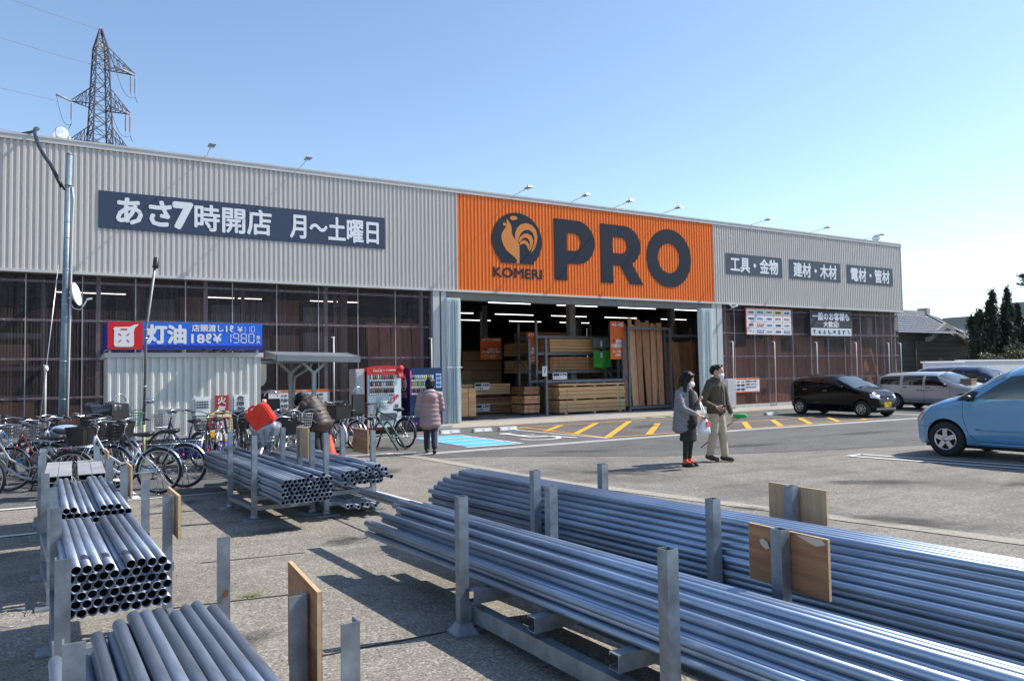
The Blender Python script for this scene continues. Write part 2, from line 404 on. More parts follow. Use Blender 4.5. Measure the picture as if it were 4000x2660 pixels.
bl = MB(); bl.add([(7.62,14.78,.013),(8.92,14.78,.013),(8.82,17.75,.013),(7.55,17.72,.013)], [(0,1,2,3)])
struct('blue_bay_marking', bl, m_cyan)
wb = MB()
for p,q in (((7.52,14.74),(8.99,14.74)),((8.99,14.70),(8.88,17.80)),((8.88,17.80),(7.5,17.78)),((7.58,15.5),(8.95,15.5)),((7.58,16.3),(8.9,16.3)),((7.56,17.05),(8.9,17.05))): line(wb, p, q, .085, .017)
struct('bay_border_marking', wb, m_line)
wc = MB()                       # wheelchair symbol, seen from the lane
def arc(mb, cx, cy, r, a0, a1, w, z=.015, n=14):
    for i in range(n):
        a, b = R(a0+(a1-a0)*i/n), R(a0+(a1-a0)*(i+1)/n)
        mb.add([(cx+(r-w)*math.cos(a),cy+(r-w)*math.sin(a),z),(cx+(r+w)*math.cos(a),cy+(r+w)*math.sin(a),z),(cx+(r+w)*math.cos(b),cy+(r+w)*math.sin(b),z),(cx+(r-w)*math.cos(b),cy+(r-w)*math.sin(b),z)], [(0,1,2,3)])
arc(wc, 10.05,17.35,.09,0,360,.085); arc(wc, 10.05,15.75,.55,-170,75,.06)
line(wc, (10.05,17.15),(10.05,16.0),.15,.0155); line(wc, (10.05,16.0),(10.6,15.95),.13,.016); line(wc, (10.6,15.95),(10.8,15.1),.13,.0165); line(wc, (10.05,16.6),(10.5,16.6),.1,.0157)
struct('wheelchair_marking', wc, m_line)
hy = MB()
x0,x1,y0,y1 = 11.35,15.6,14.62,18.95
def clipline(mb, x0,x1,y0,y1, c, sgn, w):
    P = []
    for x in (x0,x1):
        y = c+sgn*x
        if y0 <= y <= y1: P.append((x,y))
    for y in (y0,y1):
        x = (y-c)/sgn
        if x0 < x < x1: P.append((x,y))
    if len(P) >= 2: line(mb, P[0], P[1], w, .013)
for k in range(-2,6): clipline(hy, x0,x1,y0,y1, y0-x0+k*1.36, 1, .17)
for p,q in (((x0,y0),(x1,y0)),((x0,y1),(x1,y1)),((x0,y0),(x0+.25,y1))): line(hy, p, q, .10, .0165)
X0,X1,Y0,Y1 = 15.75,21.6,14.3,16.15
for k in range(0,6): clipline(hy, X0,X1,Y0,Y1, Y0-X0-.3-k*1.3, 1, .17)
for p,q in (((X0,Y0),(X1,Y0)),((X0,Y1),(X1,Y1)),((X0-.2,18.9),(21.9,18.0))): line(hy, p, q, .09, .0165)
struct('yellow_hatching', hy, m_yellow)
# pavement joints and cracks
jt = MB()
for p,q in (((-.2,10.2),(1.75,9.98)),((.6,9.17),(1.8,8.95)),((1.2,4.43),(2.4,4.38)),((2.58,9.2),(2.68,7.5)),((1.0,7.2),(1.9,7.05)),((.5,5.95),(1.6,5.75))): line(jt, p, q, .018, .0085)
rr = random.Random(4); x,y = 2.66,7.55
for i in range(16):
    nx,ny = x+rr.uniform(-.02,.07), y-rr.uniform(.05,.10); line(jt, (x,y),(nx,ny), rr.uniform(.008,.03), .009); x,y = nx,ny
x,y = 2.2,7.4
for i in range(12):
    nx,ny = x+rr.uniform(.02,.07), y+rr.uniform(-.06,.04); line(jt, (x,y),(nx,ny), rr.uniform(.006,.025), .0092); x,y = nx,ny
struct('pavement_joint', jt, mat('joint_dirt', (0.035,0.03,0.025), 0.95))
# worn dark stains on the lot
def stain_mat():
    m = bpy.data.materials.new('ground_stain'); m.use_nodes = True; nt = m.node_tree; N = nt.nodes; L = nt.links
    b = N['Principled BSDF']; b.inputs['Base Color'].default_value = (0.045,0.043,0.041,1); b.inputs['Roughness'].default_value = .9
    tc = N.new('ShaderNodeTexCoord'); oi = N.new('ShaderNodeObjectInfo')
    ad = N.new('ShaderNodeVectorMath'); L.new(tc.outputs['Object'],ad.inputs[0]); L.new(oi.outputs['Location'],ad.inputs[1])
    no = N.new('ShaderNodeTexNoise'); no.inputs['Scale'].default_value = 3.2; no.inputs['Detail'].default_value = 9; no.inputs['Roughness'].default_value = .72; L.new(ad.outputs[0],no.inputs[0])
    ln = N.new('ShaderNodeVectorMath'); ln.operation = 'LENGTH'; L.new(tc.outputs['Object'],ln.inputs[0])
    m1 = N.new('ShaderNodeMapRange'); m1.inputs[1].default_value = 1.0; m1.inputs[2].default_value = 0.2; m1.inputs[3].default_value = -.45; m1.inputs[4].default_value = .12; L.new(ln.outputs['Value'],m1.inputs[0])
    s = N.new('ShaderNodeMath'); s.operation = 'ADD'; L.new(no.outputs[0],s.inputs[0]); L.new(m1.outputs[0],s.inputs[1])
    m2 = N.new('ShaderNodeMapRange'); m2.inputs[1].default_value = .36; m2.inputs[2].default_value = .72; m2.inputs[4].default_value = .62; L.new(s.outputs[0],m2.inputs[0])
    L.new(m2.outputs[0],b.inputs['Alpha']); return m
m_stain = stain_mat(); sme = None
for i,(x,y,a,b,rz) in enumerate(((7.7,4.75,1.25,.62,-62),(9.9,6.6,1.5,.5,-35),(11.5,5.2,1.2,.4,-30),(7.6,9.6,1.3,.5,-50),(2.35,7.3,.55,.40,20),(1.9,8.2,.5,.35,0),(.9,4.9,.5,.3,30),(12.5,11.2,2.2,.45,-12),(9.0,12.6,1.8,.35,-25),(17,11.5,2.5,.5,-5),(1.2,10.7,.8,.4,10),(-.9,8.6,.9,.6,0),(4.6,12.0,1.0,.5,40),(14.5,16.8,1.5,.6,20),(6.9,6.2,.5,.25,-60))):
    me = bpy.data.meshes.new('ground_stain'); me.from_pydata([(-1,-1,0),(1,-1,0),(1,1,0),(-1,1,0)],[],[(0,1,2,3)]); me.materials.append(m_stain)
    o = link('ground_stain', me); o.location = (x,y,.0115+.0002*i); o.scale = (a,b,1); o.rotation_euler = (0,0,R(rz)); tag(o, kind='structure')
# small litter: grass tuft, wire loops
gm = mat('dry_grass', (0.16,0.17,0.035), 0.8, var=0.5, sc=30); gb = MB()
for i in range(150):
    a = rr.uniform(0,6.28); r_ = abs(rr.gauss(0,.055)); cx,cy = 1.17+r_*math.cos(a)*1.6, 5.9+r_*math.sin(a)
    h = rr.uniform(.004,.02); l = rr.uniform(.02,.05); b = rr.uniform(0,6.28)
    d = V((math.cos(b),math.sin(b),0)); n = V((-d.y,d.x,0))*.0025
    p = V((cx,cy,.006)); gb.add([p-n,p+n,p+d*l+V((0,0,h))], [(0,1,2)])
tag(gb.build('grass_tuft', gm, fix=False), kind='stuff')
wr = MB(); wr.tube([(-.36+.09*math.cos(t)*(1+.2*math.sin(3*t)),6.3+.22*math.sin(t),.012+.006*math.sin(2*t)) for t in [i*.42 for i in range(14)]], .004, 6)
tag(wr.build('wire_offcut', m_galv), 'thin loop of pale wire lying on the pavement left of the pipe racks', 'wire')
wr = MB(); wr.torus((2.98,6.6,.012), (0,0,1), .06, .004, 20, 6)
tag(wr.build('wire_ring', m_black), 'small dark wire ring lying on the pavement behind the long pipes', 'wire')

# ================================================================== STORE
F = 20.89
ZB, ZT = 4.29, 7.47
store = thing('hardware_store', 'long grey ribbed store with an orange middle panel, smoked plastic walls and open timber hall', 'building', (10,F,0))
def ribs(x0, x1, z0, z1, yv, pitch=.13, depth=.034, prof=(.055,.018,.042,.015)):
    mb = MB(); xs = []; x = x0; k = 0
    while x < x1-1e-6:
        for w,d in zip(prof, (1,0,0,1)):
            if x >= x1: break
            xs.append((x, d)); x += w*pitch/.13
    xs.append((x1,1))
    vs = []; fs = []
    # crest from x to x+.055, slope down, valley, slope up
    P = []; x = x0
    while x < x1:
        for dx,d in ((0,1),(.055,1),(.073,0),(.115,0)):
            xx = x+dx*pitch/.13
            if xx <= x1: P.append((xx, d))
        x += pitch
    P.append((x1, P[-1][1]))
    for xx,d in P: vs += [(xx, yv-depth*d, z0), (xx, yv-depth*d, z1)]
    for i in range(len(P)-1): fs.append((2*i,2*i+2,2*i+3,2*i+1))
    return mb.add(vs, fs)
XL, XR = -16.0, 34.15
for a,b,m in ((XL,10.43,m_panel),(10.43,21.66,m_orange),(21.66,XR,m_panel)):
    ribs(a,b,ZB,ZT,F).build('fascia_panel', m, store, world=True, fix=False)
mb = MB(); mb.box(XL,XR+.05,F-.075,F+.35,ZT,ZT+.045); mb.box(XL,XR+.05,F-.062,F-.036,ZT-.11,ZT); mb.build('coping', m_trim, store, world=True)
mb = MB(); mb.box(XL,XR+.03,F-.05,F+.35,ZB-.07,ZB); mb.build('flashing', m_trim, store, world=True)
for a,b in ((10.395,10.425),(21.665,21.695),(XR-.01,XR+.045)):
    mb = MB(); mb.box(a,b,F-.048,F-.001,ZB,ZT-.11); mb.build('corner_trim', m_trim, store, world=True)
# side wall, roof, back wall
mb = MB(); mb.box(XR-.12,XR,F+.02,46,4.22,ZT); mb.box(XR-.10,XR-.02,F+.35,46,.1,4.22); mb.build('side_wall', m_panel, store, world=True)
mb = MB(); mb.box(XL,XR-.13,F+.4,46,7.2,7.4); mb.build('roof', m_trim, store, world=True)
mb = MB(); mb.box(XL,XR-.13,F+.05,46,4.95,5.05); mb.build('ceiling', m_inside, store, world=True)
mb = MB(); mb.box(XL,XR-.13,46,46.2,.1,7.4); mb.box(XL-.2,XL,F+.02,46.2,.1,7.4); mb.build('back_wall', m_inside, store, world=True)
mb = MB(); mb.box(XL,XR-.13,21.2,46,-.2,.098); mb.build('floor_slab', m_floor, store, world=True)
# front wall of smoked corrugated plastic, jambs and lintel
mb = MB(); mb.add([(XL,F+.14,.30),(9.58,F+.14,.30),(9.58,F+.14,4.22),(XL,F+.14,4.22)], [(0,1,2,3)]); mb.build('plastic_wall', m_smoke, store, world=True)
mb = MB(); mb.add([(22.1,F+.14,.22),(XR-.1,F+.14,.22),(XR-.1,F+.14,4.22),(22.1,F+.14,4.22)], [(0,1,2,3)]); mb.build('plastic_wall', m_smoke, store, world=True)
mb = MB(); mb.box(XL,9.58,F+.06,F+.26,.1,.30); mb.build('plinth', m_conc, store, world=True)
mb = MB(); mb.box(22.1,XR-.1,F+.06,F+.26,.1,.22); mb.build('plinth', m_conc, store, world=True)
for a,b in ((9.58,9.80),(9.86,10.02),(21.55,21.75),(21.80,22.08)):
    mb = MB(); mb.box(a,b,F-.01,F+.28,.1,4.22); mb.build('jamb', m_frame, store, world=True)
m_lint = mat('canvas_valance', (0.20,0.20,0.195), 0.8, var=0.15, sc=2)
mb = MB(); mb.box(10.02,21.55,F+.05,F+.30,3.98,4.22); mb.build('lintel', m_lint, store, world=True)
for z in (4.04,3.10,2.16,1.22):
    for a,b in ((XL,9.58),(22.1,XR-.1)):
        mb = MB(); mb.box(a,b,F+.17,F+.23,z-.028,z+.028)
        x = a+.2
        while x < b: mb.box(x-.013,x+.013,F+.10,F+.139,z-.013,z+.013); x += .40
        mb.build('girt', m_girt, store, world=True)
for x in (-10.5,-6.5,-2.2,.55,3.05,6.3,9.3,22.5,25.0,27.75,30.5,33.0,33.9):
    mb = MB(); mb.box(x-.05,x+.05,F+.235,F+.34,.1,4.95); mb.build('post', m_girt, store, world=True)
for x in [k*1.17+.2 for k in range(-13,8)]+[22.9+k*1.17 for k in range(0,10)]:      # dark lap joints of the sheets
    mb = MB(); mb.box(x-.012,x+.012,F+.128,F+.136,.3,4.2); mb.build('sheet_joint', m_girt, store, world=True)
for px,py in ((17.4,24.6),(2,28),(9,28),(17.4,32),(26,28),(9,36),(26,36)):
    mb = MB(); mb.box(px-.14,px+.14,py-.14,py+.14,.1,4.95); mb.build('column', m_girt, store, world=True)
for y in (24.6,28,32,36,40):
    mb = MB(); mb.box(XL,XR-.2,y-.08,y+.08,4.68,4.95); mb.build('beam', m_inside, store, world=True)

m_guard = mat('guard_paint', (0.55,0.55,0.55), 0.5, var=.1)
for i,(x,zt,lb) in enumerate(((-.55,2.0,'against the smoked wall left of the steel pole'),(6.45,2.75,'between the shelter and the grey bin'),(9.52,2.75,'beside the curtain at the hall entrance, left side'),
      (22.65,2.75,'first one right of the hall entrance'),(25.1,2.75,'right of the small opening-hours board'),(27.8,2.75,'behind the black car roof'),(30.55,2.75,'behind the black car bonnet'),(33.0,2.75,'second from the building corner'),(33.95,2.75,'at the building corner'))):
    mb = MB(); mb.cyl((x,F+.01,0.1),(x,F+.01,zt),.023,n=12); mb.box(x-.05,x+.05,F+.04,F+.12,zt-.02,zt+.02)
    tag(mb.build('guard_post', m_guard), 'slim white guard pipe '+lb, 'post', 'white guard pipes along the shop wall')

# arm lamps along the roof edge
def arm_lamp():
    t = thing('arm_lamp', 'x', 'lamp', (0,0,0), 0, 'arm lamps along the roof edge')
    mb = MB(); mb.tube([(0,.25,0),(0,.05,.02),(0,-.60,.05),(0,-.80,.07)], .014, 8); mb.box(-.05,.05,.15,.32,-.02,.05); mb.build('arm', m_white, t)
    mb = MB(); mb.add([(-.07,-.78,.055),(.07,-.78,.055),(.09,-1.08,.07),(-.09,-1.08,.07),(-.05,-.80,.10),(.05,-.80,.10),(.06,-1.06,.105),(-.06,-1.06,.105)],
        [(3,2,1,0),(4,5,6,7),(0,1,5,4),(1,2,6,5),(2,3,7,6),(3,0,4,7)]); h = mb.build('lamp_head', m_alu, t)
    mb = MB(); mb.torus((0,-.90,.115), (1,0,0), .05, .009, 14, 6, 0, math.pi, (0,1,0)); mb.build('bracket', m_alu, h)
    mb = MB(); mb.obox((0,-.97,.058),(.085,0,0),(0,.14,.008),(0,0,.003)); mb.build('lens', m_glassl, h)
    return t
al = arm_lamp()
LX = [(3.02,'leftmost, above the first characters of the long sign'),(5.49,'above the middle of the long opening-time sign'),(12.58,'above the rooster emblem'),(14.87,'above the big letter P'),(16.78,'above the big letter R'),(19.08,'above the big letter O'),
      (23.89,'above the first of the three slate signs'),(27.59,'above the second of the three slate signs'),(31.39,'above the third slate sign, by the round floodlight')]
for i,(x,lb) in enumerate(LX):
    if i == 0: al.location = (x,F+.05,ZT+.045); al['label'] = 'white arm lamp '+lb
    else: dup(al, (x,F+.05,ZT+.045), 0, 'white arm lamp '+lb)
def floodlight(x, z, s, rz, lb):
    t = thing('floodlight', lb, 'floodlight', (x,F+.12,z), rz, 'round floodlights on the roof edge')
    mb = MB(); mb.lathe([(0.02,.16*s),(.14*s,.15*s),(.20*s,.05*s),(.21*s,-.03*s)], (0,0,.24*s), (0,1,0), 22); mb.build('housing', m_alu, t)
    mb = MB(); mb.lathe([(0,-.055*s),(.10*s,-.05*s),(.20*s,-.03*s)], (0,0,.24*s), (0,1,0), 22); mb.build('lens', m_lamp, t)
    mb = MB(); mb.tube([(-.23*s,0,.24*s),(-.23*s,0,0),(.23*s,0,0),(.23*s,0,.24*s)], .014, 6); mb.build('bracket', m_alu, t)
floodlight(-.27, ZT+.04, .78, R(25), 'large round floodlight on the roof edge below the lattice pylon')
floodlight(32.5, ZT+.04, .75, R(-40), 'small round floodlight at the right end of the roof edge')
def cctv(x, z, rz, lb):
    t = thing('security_camera', lb, 'camera', (x,F-.06,z), rz)
    mb = MB(); mb.cyl((0,.05,.05),(0,-.06,0),.02,n=8); mb.build('mount', m_white, t)
    mb = MB(); mb.obox((0,-.16,-.03),(.045,0,0),(0,.12,-.03),(0,.01,.04)); mb.build('body', m_white, t, bev=.008)
cctv(22.5, 4.16, R(30), 'small white security camera under the grey fascia right of the curtain')

# ------------------------------------------------------------------ big signs
def sign(name, x0, x1, z0, z1, m, label, cat='sign', group=None, y=None, th=.014):
    y = F-.036 if y is None else y
    t = thing(name, label, cat, ((x0+x1)/2, y, z0), 0, group)
    mb = MB(); mb.box(x0,x1,y-th,y,z0,z1); mb.build('board', m, t, world=True)
    return t, y-th
def put(t, name, s, x, z, y, w, h, m=m_letter, bold=0.0, lift=.005):
    mb = MB(); lettering(mb, s, (x,y,z), UX, UZ, w, h, bold, lift); return mb.build(name, m, t, world=True, fix=False)
t,y = sign('opening_sign', .52,8.01,5.40,6.335, m_navy, 'long navy banner with white Japanese opening-time characters on the grey fascia')
put(t,'lettering','あさ', .93,5.56,y,1.23,.63,bold=.035)
put(t,'lettering','7', 2.24,5.55,y,.42,.64,bold=.05)
put(t,'lettering','時開店', 2.74,5.53,y,1.95,.68,bold=.024)
put(t,'lettering','月～土曜日', 5.22,5.53,y,2.58,.67,bold=.026)
for x0,x1,s,lb in ((22.33,25.64,'工具・金物','first'),(26.11,29.5,'建材・木材','second'),(30.0,33.42,'電材・管材','third')):
    t,y = sign('department_sign', x0,x1,5.44,6.27, m_slate, 'slate banner reading '+s+', '+lb+' of the three right of the orange panel', 'sign', 'slate department banners')
    put(t,'lettering',s, x0+.26,5.55,y,(x1-x0)-.52,.60,bold=.030)
# PRO letters
pro = thing('letter_sign', 'three huge dark capital letters fixed to the orange ribbed panel', 'sign', (17.2,F-.04,4.77))
m_ink = mat('sign_ink', (0.020,0.028,0.044), 0.7, spec=.2)
def outline_letter(outer, hole, name='letter'):
    bm = bmesh.new()
    def ring(P): 
        vs = [bm.verts.new((x,0,z)) for x,z in P]; return [bm.edges.new((vs[i],vs[(i+1)%len(vs)])) for i in range(len(vs))]
    es = ring(outer)
    if hole: es += ring(hole)
    bmesh.ops.triangle_fill(bm, edges=es, use_beauty=True)
    r = bmesh.ops.extrude_face_region(bm, geom=bm.faces[:])
    bmesh.ops.translate(bm, vec=(0,-.012,0), verts=[e for e in r['geom'] if isinstance(e, bmesh.types.BMVert)])
    bmesh.ops.recalc_face_normals(bm, faces=bm.faces)
    me = bpy.data.meshes.new(name); bm.to_mesh(me); bm.free(); me.materials.append(m_ink)
    Mi = XF[pro.name]; me.transform(Mi @ Matrix.Translation(V((0,F-.038,0))))
    return link(name, me, pro)
def earc(cx,cz,rx,rz,a0,a1,n=16): return [(cx+rx*math.cos(R(a0+(a1-a0)*i/n)), cz+rz*math.sin(R(a0+(a1-a0)*i/n))) for i in range(n+1)]
outline_letter([(14.11,4.79),(14.64,4.79),(14.64,5.38),(15.05,5.38)]+earc(15.06,6.14,.78,.76,-88,88)+[(14.11,6.90)],
               [(14.64,5.83),(14.95,5.83)]+earc(14.96,6.135,.28,.305,-88,88,10)+[(14.64,6.44)])
outline_letter([(16.11,4.79),(16.64,4.79),(16.64,5.44),(16.98,5.44),(17.42,4.79),(18.04,4.79),(17.50,5.58)]+earc(17.14,6.18,.80,.72,-55,88)+[(16.11,6.90)],
               [(16.64,5.88),(17.03,5.88)]+earc(17.04,6.17,.27,.29,-88,88,10)+[(16.64,6.46)])
outline_letter(earc(19.34,5.86,1.11,1.10,0,354,59), earc(19.32,5.86,.55,.565,0,354,59))
emb = thing('rooster_emblem', 'round dark emblem with an orange rooster above a small dark wordmark', 'emblem', (12.65,F-.04,4.75))
disc = [(x,z) for x,z in earc(12.65,6.02,.965,.92,-48,228,50)]
mb = MB(); mb.prism([(12.0,5.25),(13.28,5.25)]+disc[:], lambda u,v,t: (u,t,v), F-.036, F-.050); mb.build('disc', m_ink, emb, world=True)
def roost(P, yy=F-.054):
    mb = MB(); mb.prism(P, lambda u,v,t: (u,t,v), F-.0501, yy); mb.build('rooster', m_rooster, emb, world=True)
def z3p(x,z): return (x,z)
def RP(pts):        # traced in a 0..380 x 0..395 box (x right, y down)
    return [(11.69+1.91*x/378., 6.94-1.70*y/392.) for x,y in pts]
roost(RP([(108,54),(125,72),(140,95),(147,122),(145,150),(150,172),(165,198),(180,210),(186,222),(197,228),(203,245),(204,300),(202,388),(178,392),(184,365),(166,345),(135,320),(105,295),(85,262),(72,225),(68,195),(73,168),(88,140),(102,118),(110,95),(108,75)]))
roost(RP([(185,222),(171,195),(172,160),(186,120),(215,88),(260,72),(305,85),(335,120),(345,170),(338,225),(320,268),(292,302),(300,270),(318,225),(322,180),(308,143),(282,124),(250,126),(222,146),(204,180),(197,222)]))
roost(RP([(198,225),(208,188),(235,160),(268,152),(298,168),(312,200),(306,240),(290,278),(276,290),(284,258),(285,220),(272,192),(250,184),(226,196),(208,226)]))
roost(RP([(204,250),(212,222),(240,205),(265,215),(280,240),(280,262),(272,280),(262,250),(245,232),(222,238)]))
roost(RP([(134,50),(140,32),(155,30),(165,27),(185,30),(192,40),(185,52),(170,58),(150,62)]), F-.055)
roost(RP([(82,88),(95,85),(106,92),(106,104),(96,112),(82,106)]), F-.055)
put(emb,'lettering','KOMERI', 11.72,4.77,F-.03,1.87,.32,m_ink,bold=.026,lift=.012)

# ------------------------------------------------------------------ wall boards right
t,y = sign('brand_board', 23.48,26.24,3.03,4.13, mat('board_red', (0.62,0.13,0.06), 0.5), 'white board with a grid of twenty maker names on the smoked wall', 'sign', None, F+.08, .04)
names = [['makita','HiKOKI','FUJIYA','TAJIMA','ANEX'],['MARVEL','ESTALL','OLFA','IPS','MCC'],['VESSEL','KTC','DAIKEN','KONISHI','ROXIA'],['TJ','KVK','BANDO','KITAMOTO','TOTO']]
cols = {(0,0):(.6,.03,.03),(0,1):(.02,.25,.22),(0,2):(.05,.05,.08),(0,3):(.03,.03,.03),(0,4):(.03,.1,.25),(1,0):(.03,.08,.2),(1,1):(.08,.3,.6),(1,3):(.35,.05,.06),(1,4):(.35,.03,.06),(2,0):(.35,.08,.09),(2,2):(.1,.35,.6),(2,3):(.03,.05,.1),(2,4):(.4,.35,.3),(3,0):(.1,.4,.7),(3,2):(.4,.4,.45),(3,3):(.05,.12,.3)}
bgs = {(2,1):(.5,.02,.03),(0,3):(.7,.48,.05),(3,1):(.02,.12,.5),(3,4):(.02,.2,.5)}
_im = {}
def ink(c):
    if c not in _im: _im[c] = mat('ink', c, 0.6)
    return _im[c]
mbw = MB()
for r in range(4):
    for c in range(5):
        X = 23.52+c*.543; Z = 4.10-(r+1)*.262; mbw.box(X,X+.52,y-.004,y,Z,Z+.243)
        if (r,c) in bgs: mbb = MB(); mbb.box(X+.06,X+.46,y-.007,y-.0042,Z+.05,Z+.19); mbb.build('logo', ink(bgs[(r,c)]), t, world=True)
        col = (.75,.75,.75) if (r,c) in bgs and (r,c) != (0,3) else cols.get((r,c), (.05,.05,.07))
        put(t,'lettering',names[r][c], X+.10,Z+.08,y-.005,.32,.085,ink(col),bold=.05,lift=.004)
mbw.build('panel', m_white, t, world=True)
t,y = sign('welcome_board', 27.46,30.32,3.02,4.13, m_dark, 'dark board welcoming the general public above a white strip of tool pictograms', 'sign', None, F+.08, .04)
put(t,'lettering','一般のお客様も', 27.62,3.73,y,2.52,.33,bold=.045); put(t,'lettering','大歓迎!', 28.35,3.42,y,1.05,.26,bold=.04)
mb = MB(); mb.box(27.5,30.28,y-.005,y,3.05,3.37); mb.build('strip', m_white, t, world=True)
mb = MB(); mb2 = MB()
for i in range(8):
    X = 27.56+i*.338; mb2.box(X,X+.30,y-.008,y-.0052,3.08,3.34); cx,cz = X+.15,3.21
    kinds = [[(-.08,.08),(.09,.09),(.09,.04),(.02,.03),(.03,-.09),(-.02,-.09),(-.03,.02),(-.08,.03)],[(-.09,-.04),(.03,.09),(.08,.08),(-.03,-.07),(.02,-.09),(.09,-.09),(.08,-.03),(.03,-.03)],[(-.08,-.09),(-.02,.09),(.01,.09),(.01,-.09),(.04,-.09),(.04,.05),(.09,-.09),(.06,-.09)],[(-.09,.08),(-.03,.09),(.0,-.01),(.09,-.05),(.09,-.09),(-.03,-.08),(-.07,-.02)],[(-.1,.0),(.02,.08),(.1,.07),(.08,-.05),(.02,-.02),(.0,-.08),(-.03,-.03)],[(-.05,-.09),(-.05,.09),(.05,.09),(.05,-.09)],[(-.06,-.09),(-.09,.06),(.05,.09),(.1,.05),(.02,.03),(-.01,-.09)],[(-.08,.07),(-.03,.09),(.08,-.03),(.08,-.09),(.03,-.06)]][i]
    mb.prism([(cx+a,cz+b) for a,b in kinds], lambda u,v,tt: (u,tt,v), y-.0085, y-.011); q_ = mb2.build('tile', ink((.55,.62,.68)), t, world=True); mb.build('pictogram', m_dark, q_, world=True); mb = MB(); mb2 = MB()
def hours_board(x0,x1,z0,z1,yy,lb):
    t,y = sign('hours_board', x0,x1,z0,z1, m_white, lb, 'sign', None, yy, .03)
    mo = ink((.70,.17,.03)); h = z1-z0; w = x1-x0; xm = x0+w*.5
    mb = MB(); mb.box(x0,x1,y-.004,y,z1-h*.12,z1); mb.box(x0,x1,y-.004,y,z0,z0+h*.08); mb.build('band', mo, t, world=True)
    mb = MB(); mb.box(xm-.006,xm+.006,y-.005,y-.0001,z0+h*.08,z1-h*.12); mb.build('divider', mo, t, world=True)
    bi = ink((.02,.025,.05))
    put(t,'lettering','営業時間', x0+.05,z1-h*.105,y-.004,w*.16,h*.08,m_letter,.02); put(t,'lettering','お願い', xm+.05,z1-h*.105,y-.004,w*.10,h*.08,m_letter,.02)
    put(t,'lettering','午前　午後', x0+w*.2,z0+h*.68,y,w*.26,h*.10,bi,.02)
    put(t,'lettering','月～土・祝', x0+.03,z0+h*.42,y,w*.15,h*.17,bi,.03); put(t,'lettering','7:00～8:00', x0+w*.20,z0+h*.42,y,w*.27,h*.17,bi,.035)
    put(t,'lettering','日曜日', x0+.03,z0+h*.15,y,w*.15,h*.17,bi,.03); put(t,'lettering','9:00～8:00', x0+w*.20,z0+h*.15,y,w*.27,h*.17,bi,.035)
    for k,s in enumerate(('駐車場においての事故','盗難等につきましては','責任を負いかねます。')): put(t,'lettering',s, xm+.06,z0+h*(.70-.2*k),y,w*.36,h*.115,bi,.02)
hours_board(4.63,6.33,.70,1.27,F+.06,'large white opening-hours board with orange bands behind the bike shelter posts')
hours_board(22.5,24.15,.70,1.29,F+.06,'small white opening-hours board with orange bands behind the walking man')
mb = MB(); mb.box(21.95,22.42,F-.30,F-.02,.1,1.27); t = thing('utility_box','pale grey utility cabinet against the wall behind the walking man','cabinet',(22.2,F-.15,.1))
mb.build('case', m_frame, t, world=True, bev=.01); mb = MB(); mb.box(21.98,22.39,F-.308,F-.301,.15,1.22); mb.build('door', m_trim, t, world=True)

# ------------------------------------------------------------------ gathered curtains of the hall entrance
def curtain(x0, x1, lb, cinch):
    t = thing('vinyl_curtain', lb, 'curtain', ((x0+x1)/2,F+.10,.12)); n = 90; mb = MB(); rows = []
    for k in range(15):
        z = .12+3.9*k/14
        pin = 1-.10*math.exp(-((z-1.85)/.5)**2) if cinch else 1.0
        spread = 1+.10*(z/4)
        row = []
        for i in range(n+1):
            u = i/n; x = (x0+x1)/2+(u-.5)*(x1-x0)*pin*spread
            y = F+.00+.075*math.sin(u*math.pi*15+.6*math.sin(z*.6)) + .03*math.sin(u*37+z*.3) - .05*math.sin(u*math.pi)
            row.append((x,y,z))
        rows.append(row)
    vs = [p for r in rows for p in r]; fs = [(k*(n+1)+i,k*(n+1)+i+1,(k+1)*(n+1)+i+1,(k+1)*(n+1)+i) for k in range(14) for i in range(n)]
    mb.add(vs, fs, True); mb.build('vinyl_folds', m_curt, t, world=True, fix=False)
    if cinch: mb = MB(); mb.box(x0+.0,x1+.02,F-.115,F-.10,1.83,1.86); mb.build('tie', m_white, t, world=True)
curtain(9.99,10.50,'pale blue gathered vinyl curtain beside the blue drinks machine',True)
curtain(20.85,21.52,'pale blue gathered vinyl curtain at the right side of the hall entrance',False)
# ================================================================== INSIDE THE HALL
def tube_light(x0, x1, y, lb):
    t = thing('strip_light', lb, 'ceiling light', ((x0+x1)/2,y,4.6), 0, 'lit strip lights under the hall ceiling')
    mb = MB(); mb.box(x0,x1,y-.05,y+.05,4.6,4.66); mb.build('housing', m_white, t, world=True)
    mb = MB(); mb.box(x0+.02,x1-.02,y-.02,y+.02,4.575,4.599); mb.build('tube', m_tube, t, world=True)
row = 0
ordn = ['first','second','third','fourth','fifth','sixth','seventh','eighth']
for y,xs,rn in ((27.0,[(14.9,17.0),(18.35,20.6),(21.8,24.1),(25.3,27.4)],'nearest row'),(32.3,[(14.6,17.0),(18.2,20.5),(21.6,23.9),(25.1,27.4),(29.2,31.2)],'middle row'),(36.5,[(18.2,20.3),(21.5,23.7),(25.0,27.2)],'farthest row')):
    for i,(a,b) in enumerate(xs): tube_light(a,b,y,'white strip light in the %s of the open hall ceiling, %s from the left' % (rn,ordn[i]))
for y,xs,rn in ((24.0,[(.55,2.6),(4.6,6.6),(7.4,9.2),(-3.2,-1.0)],'front row'),(29.0,[(-.5,1.6),(4.2,6.2),(8,10)],'back row')):
    for i,(a,b) in enumerate(sorted(xs)): tube_light(a,b,y,'strip light behind the smoked plastic wall, %s, %s from the left' % (rn,ordn[i]))

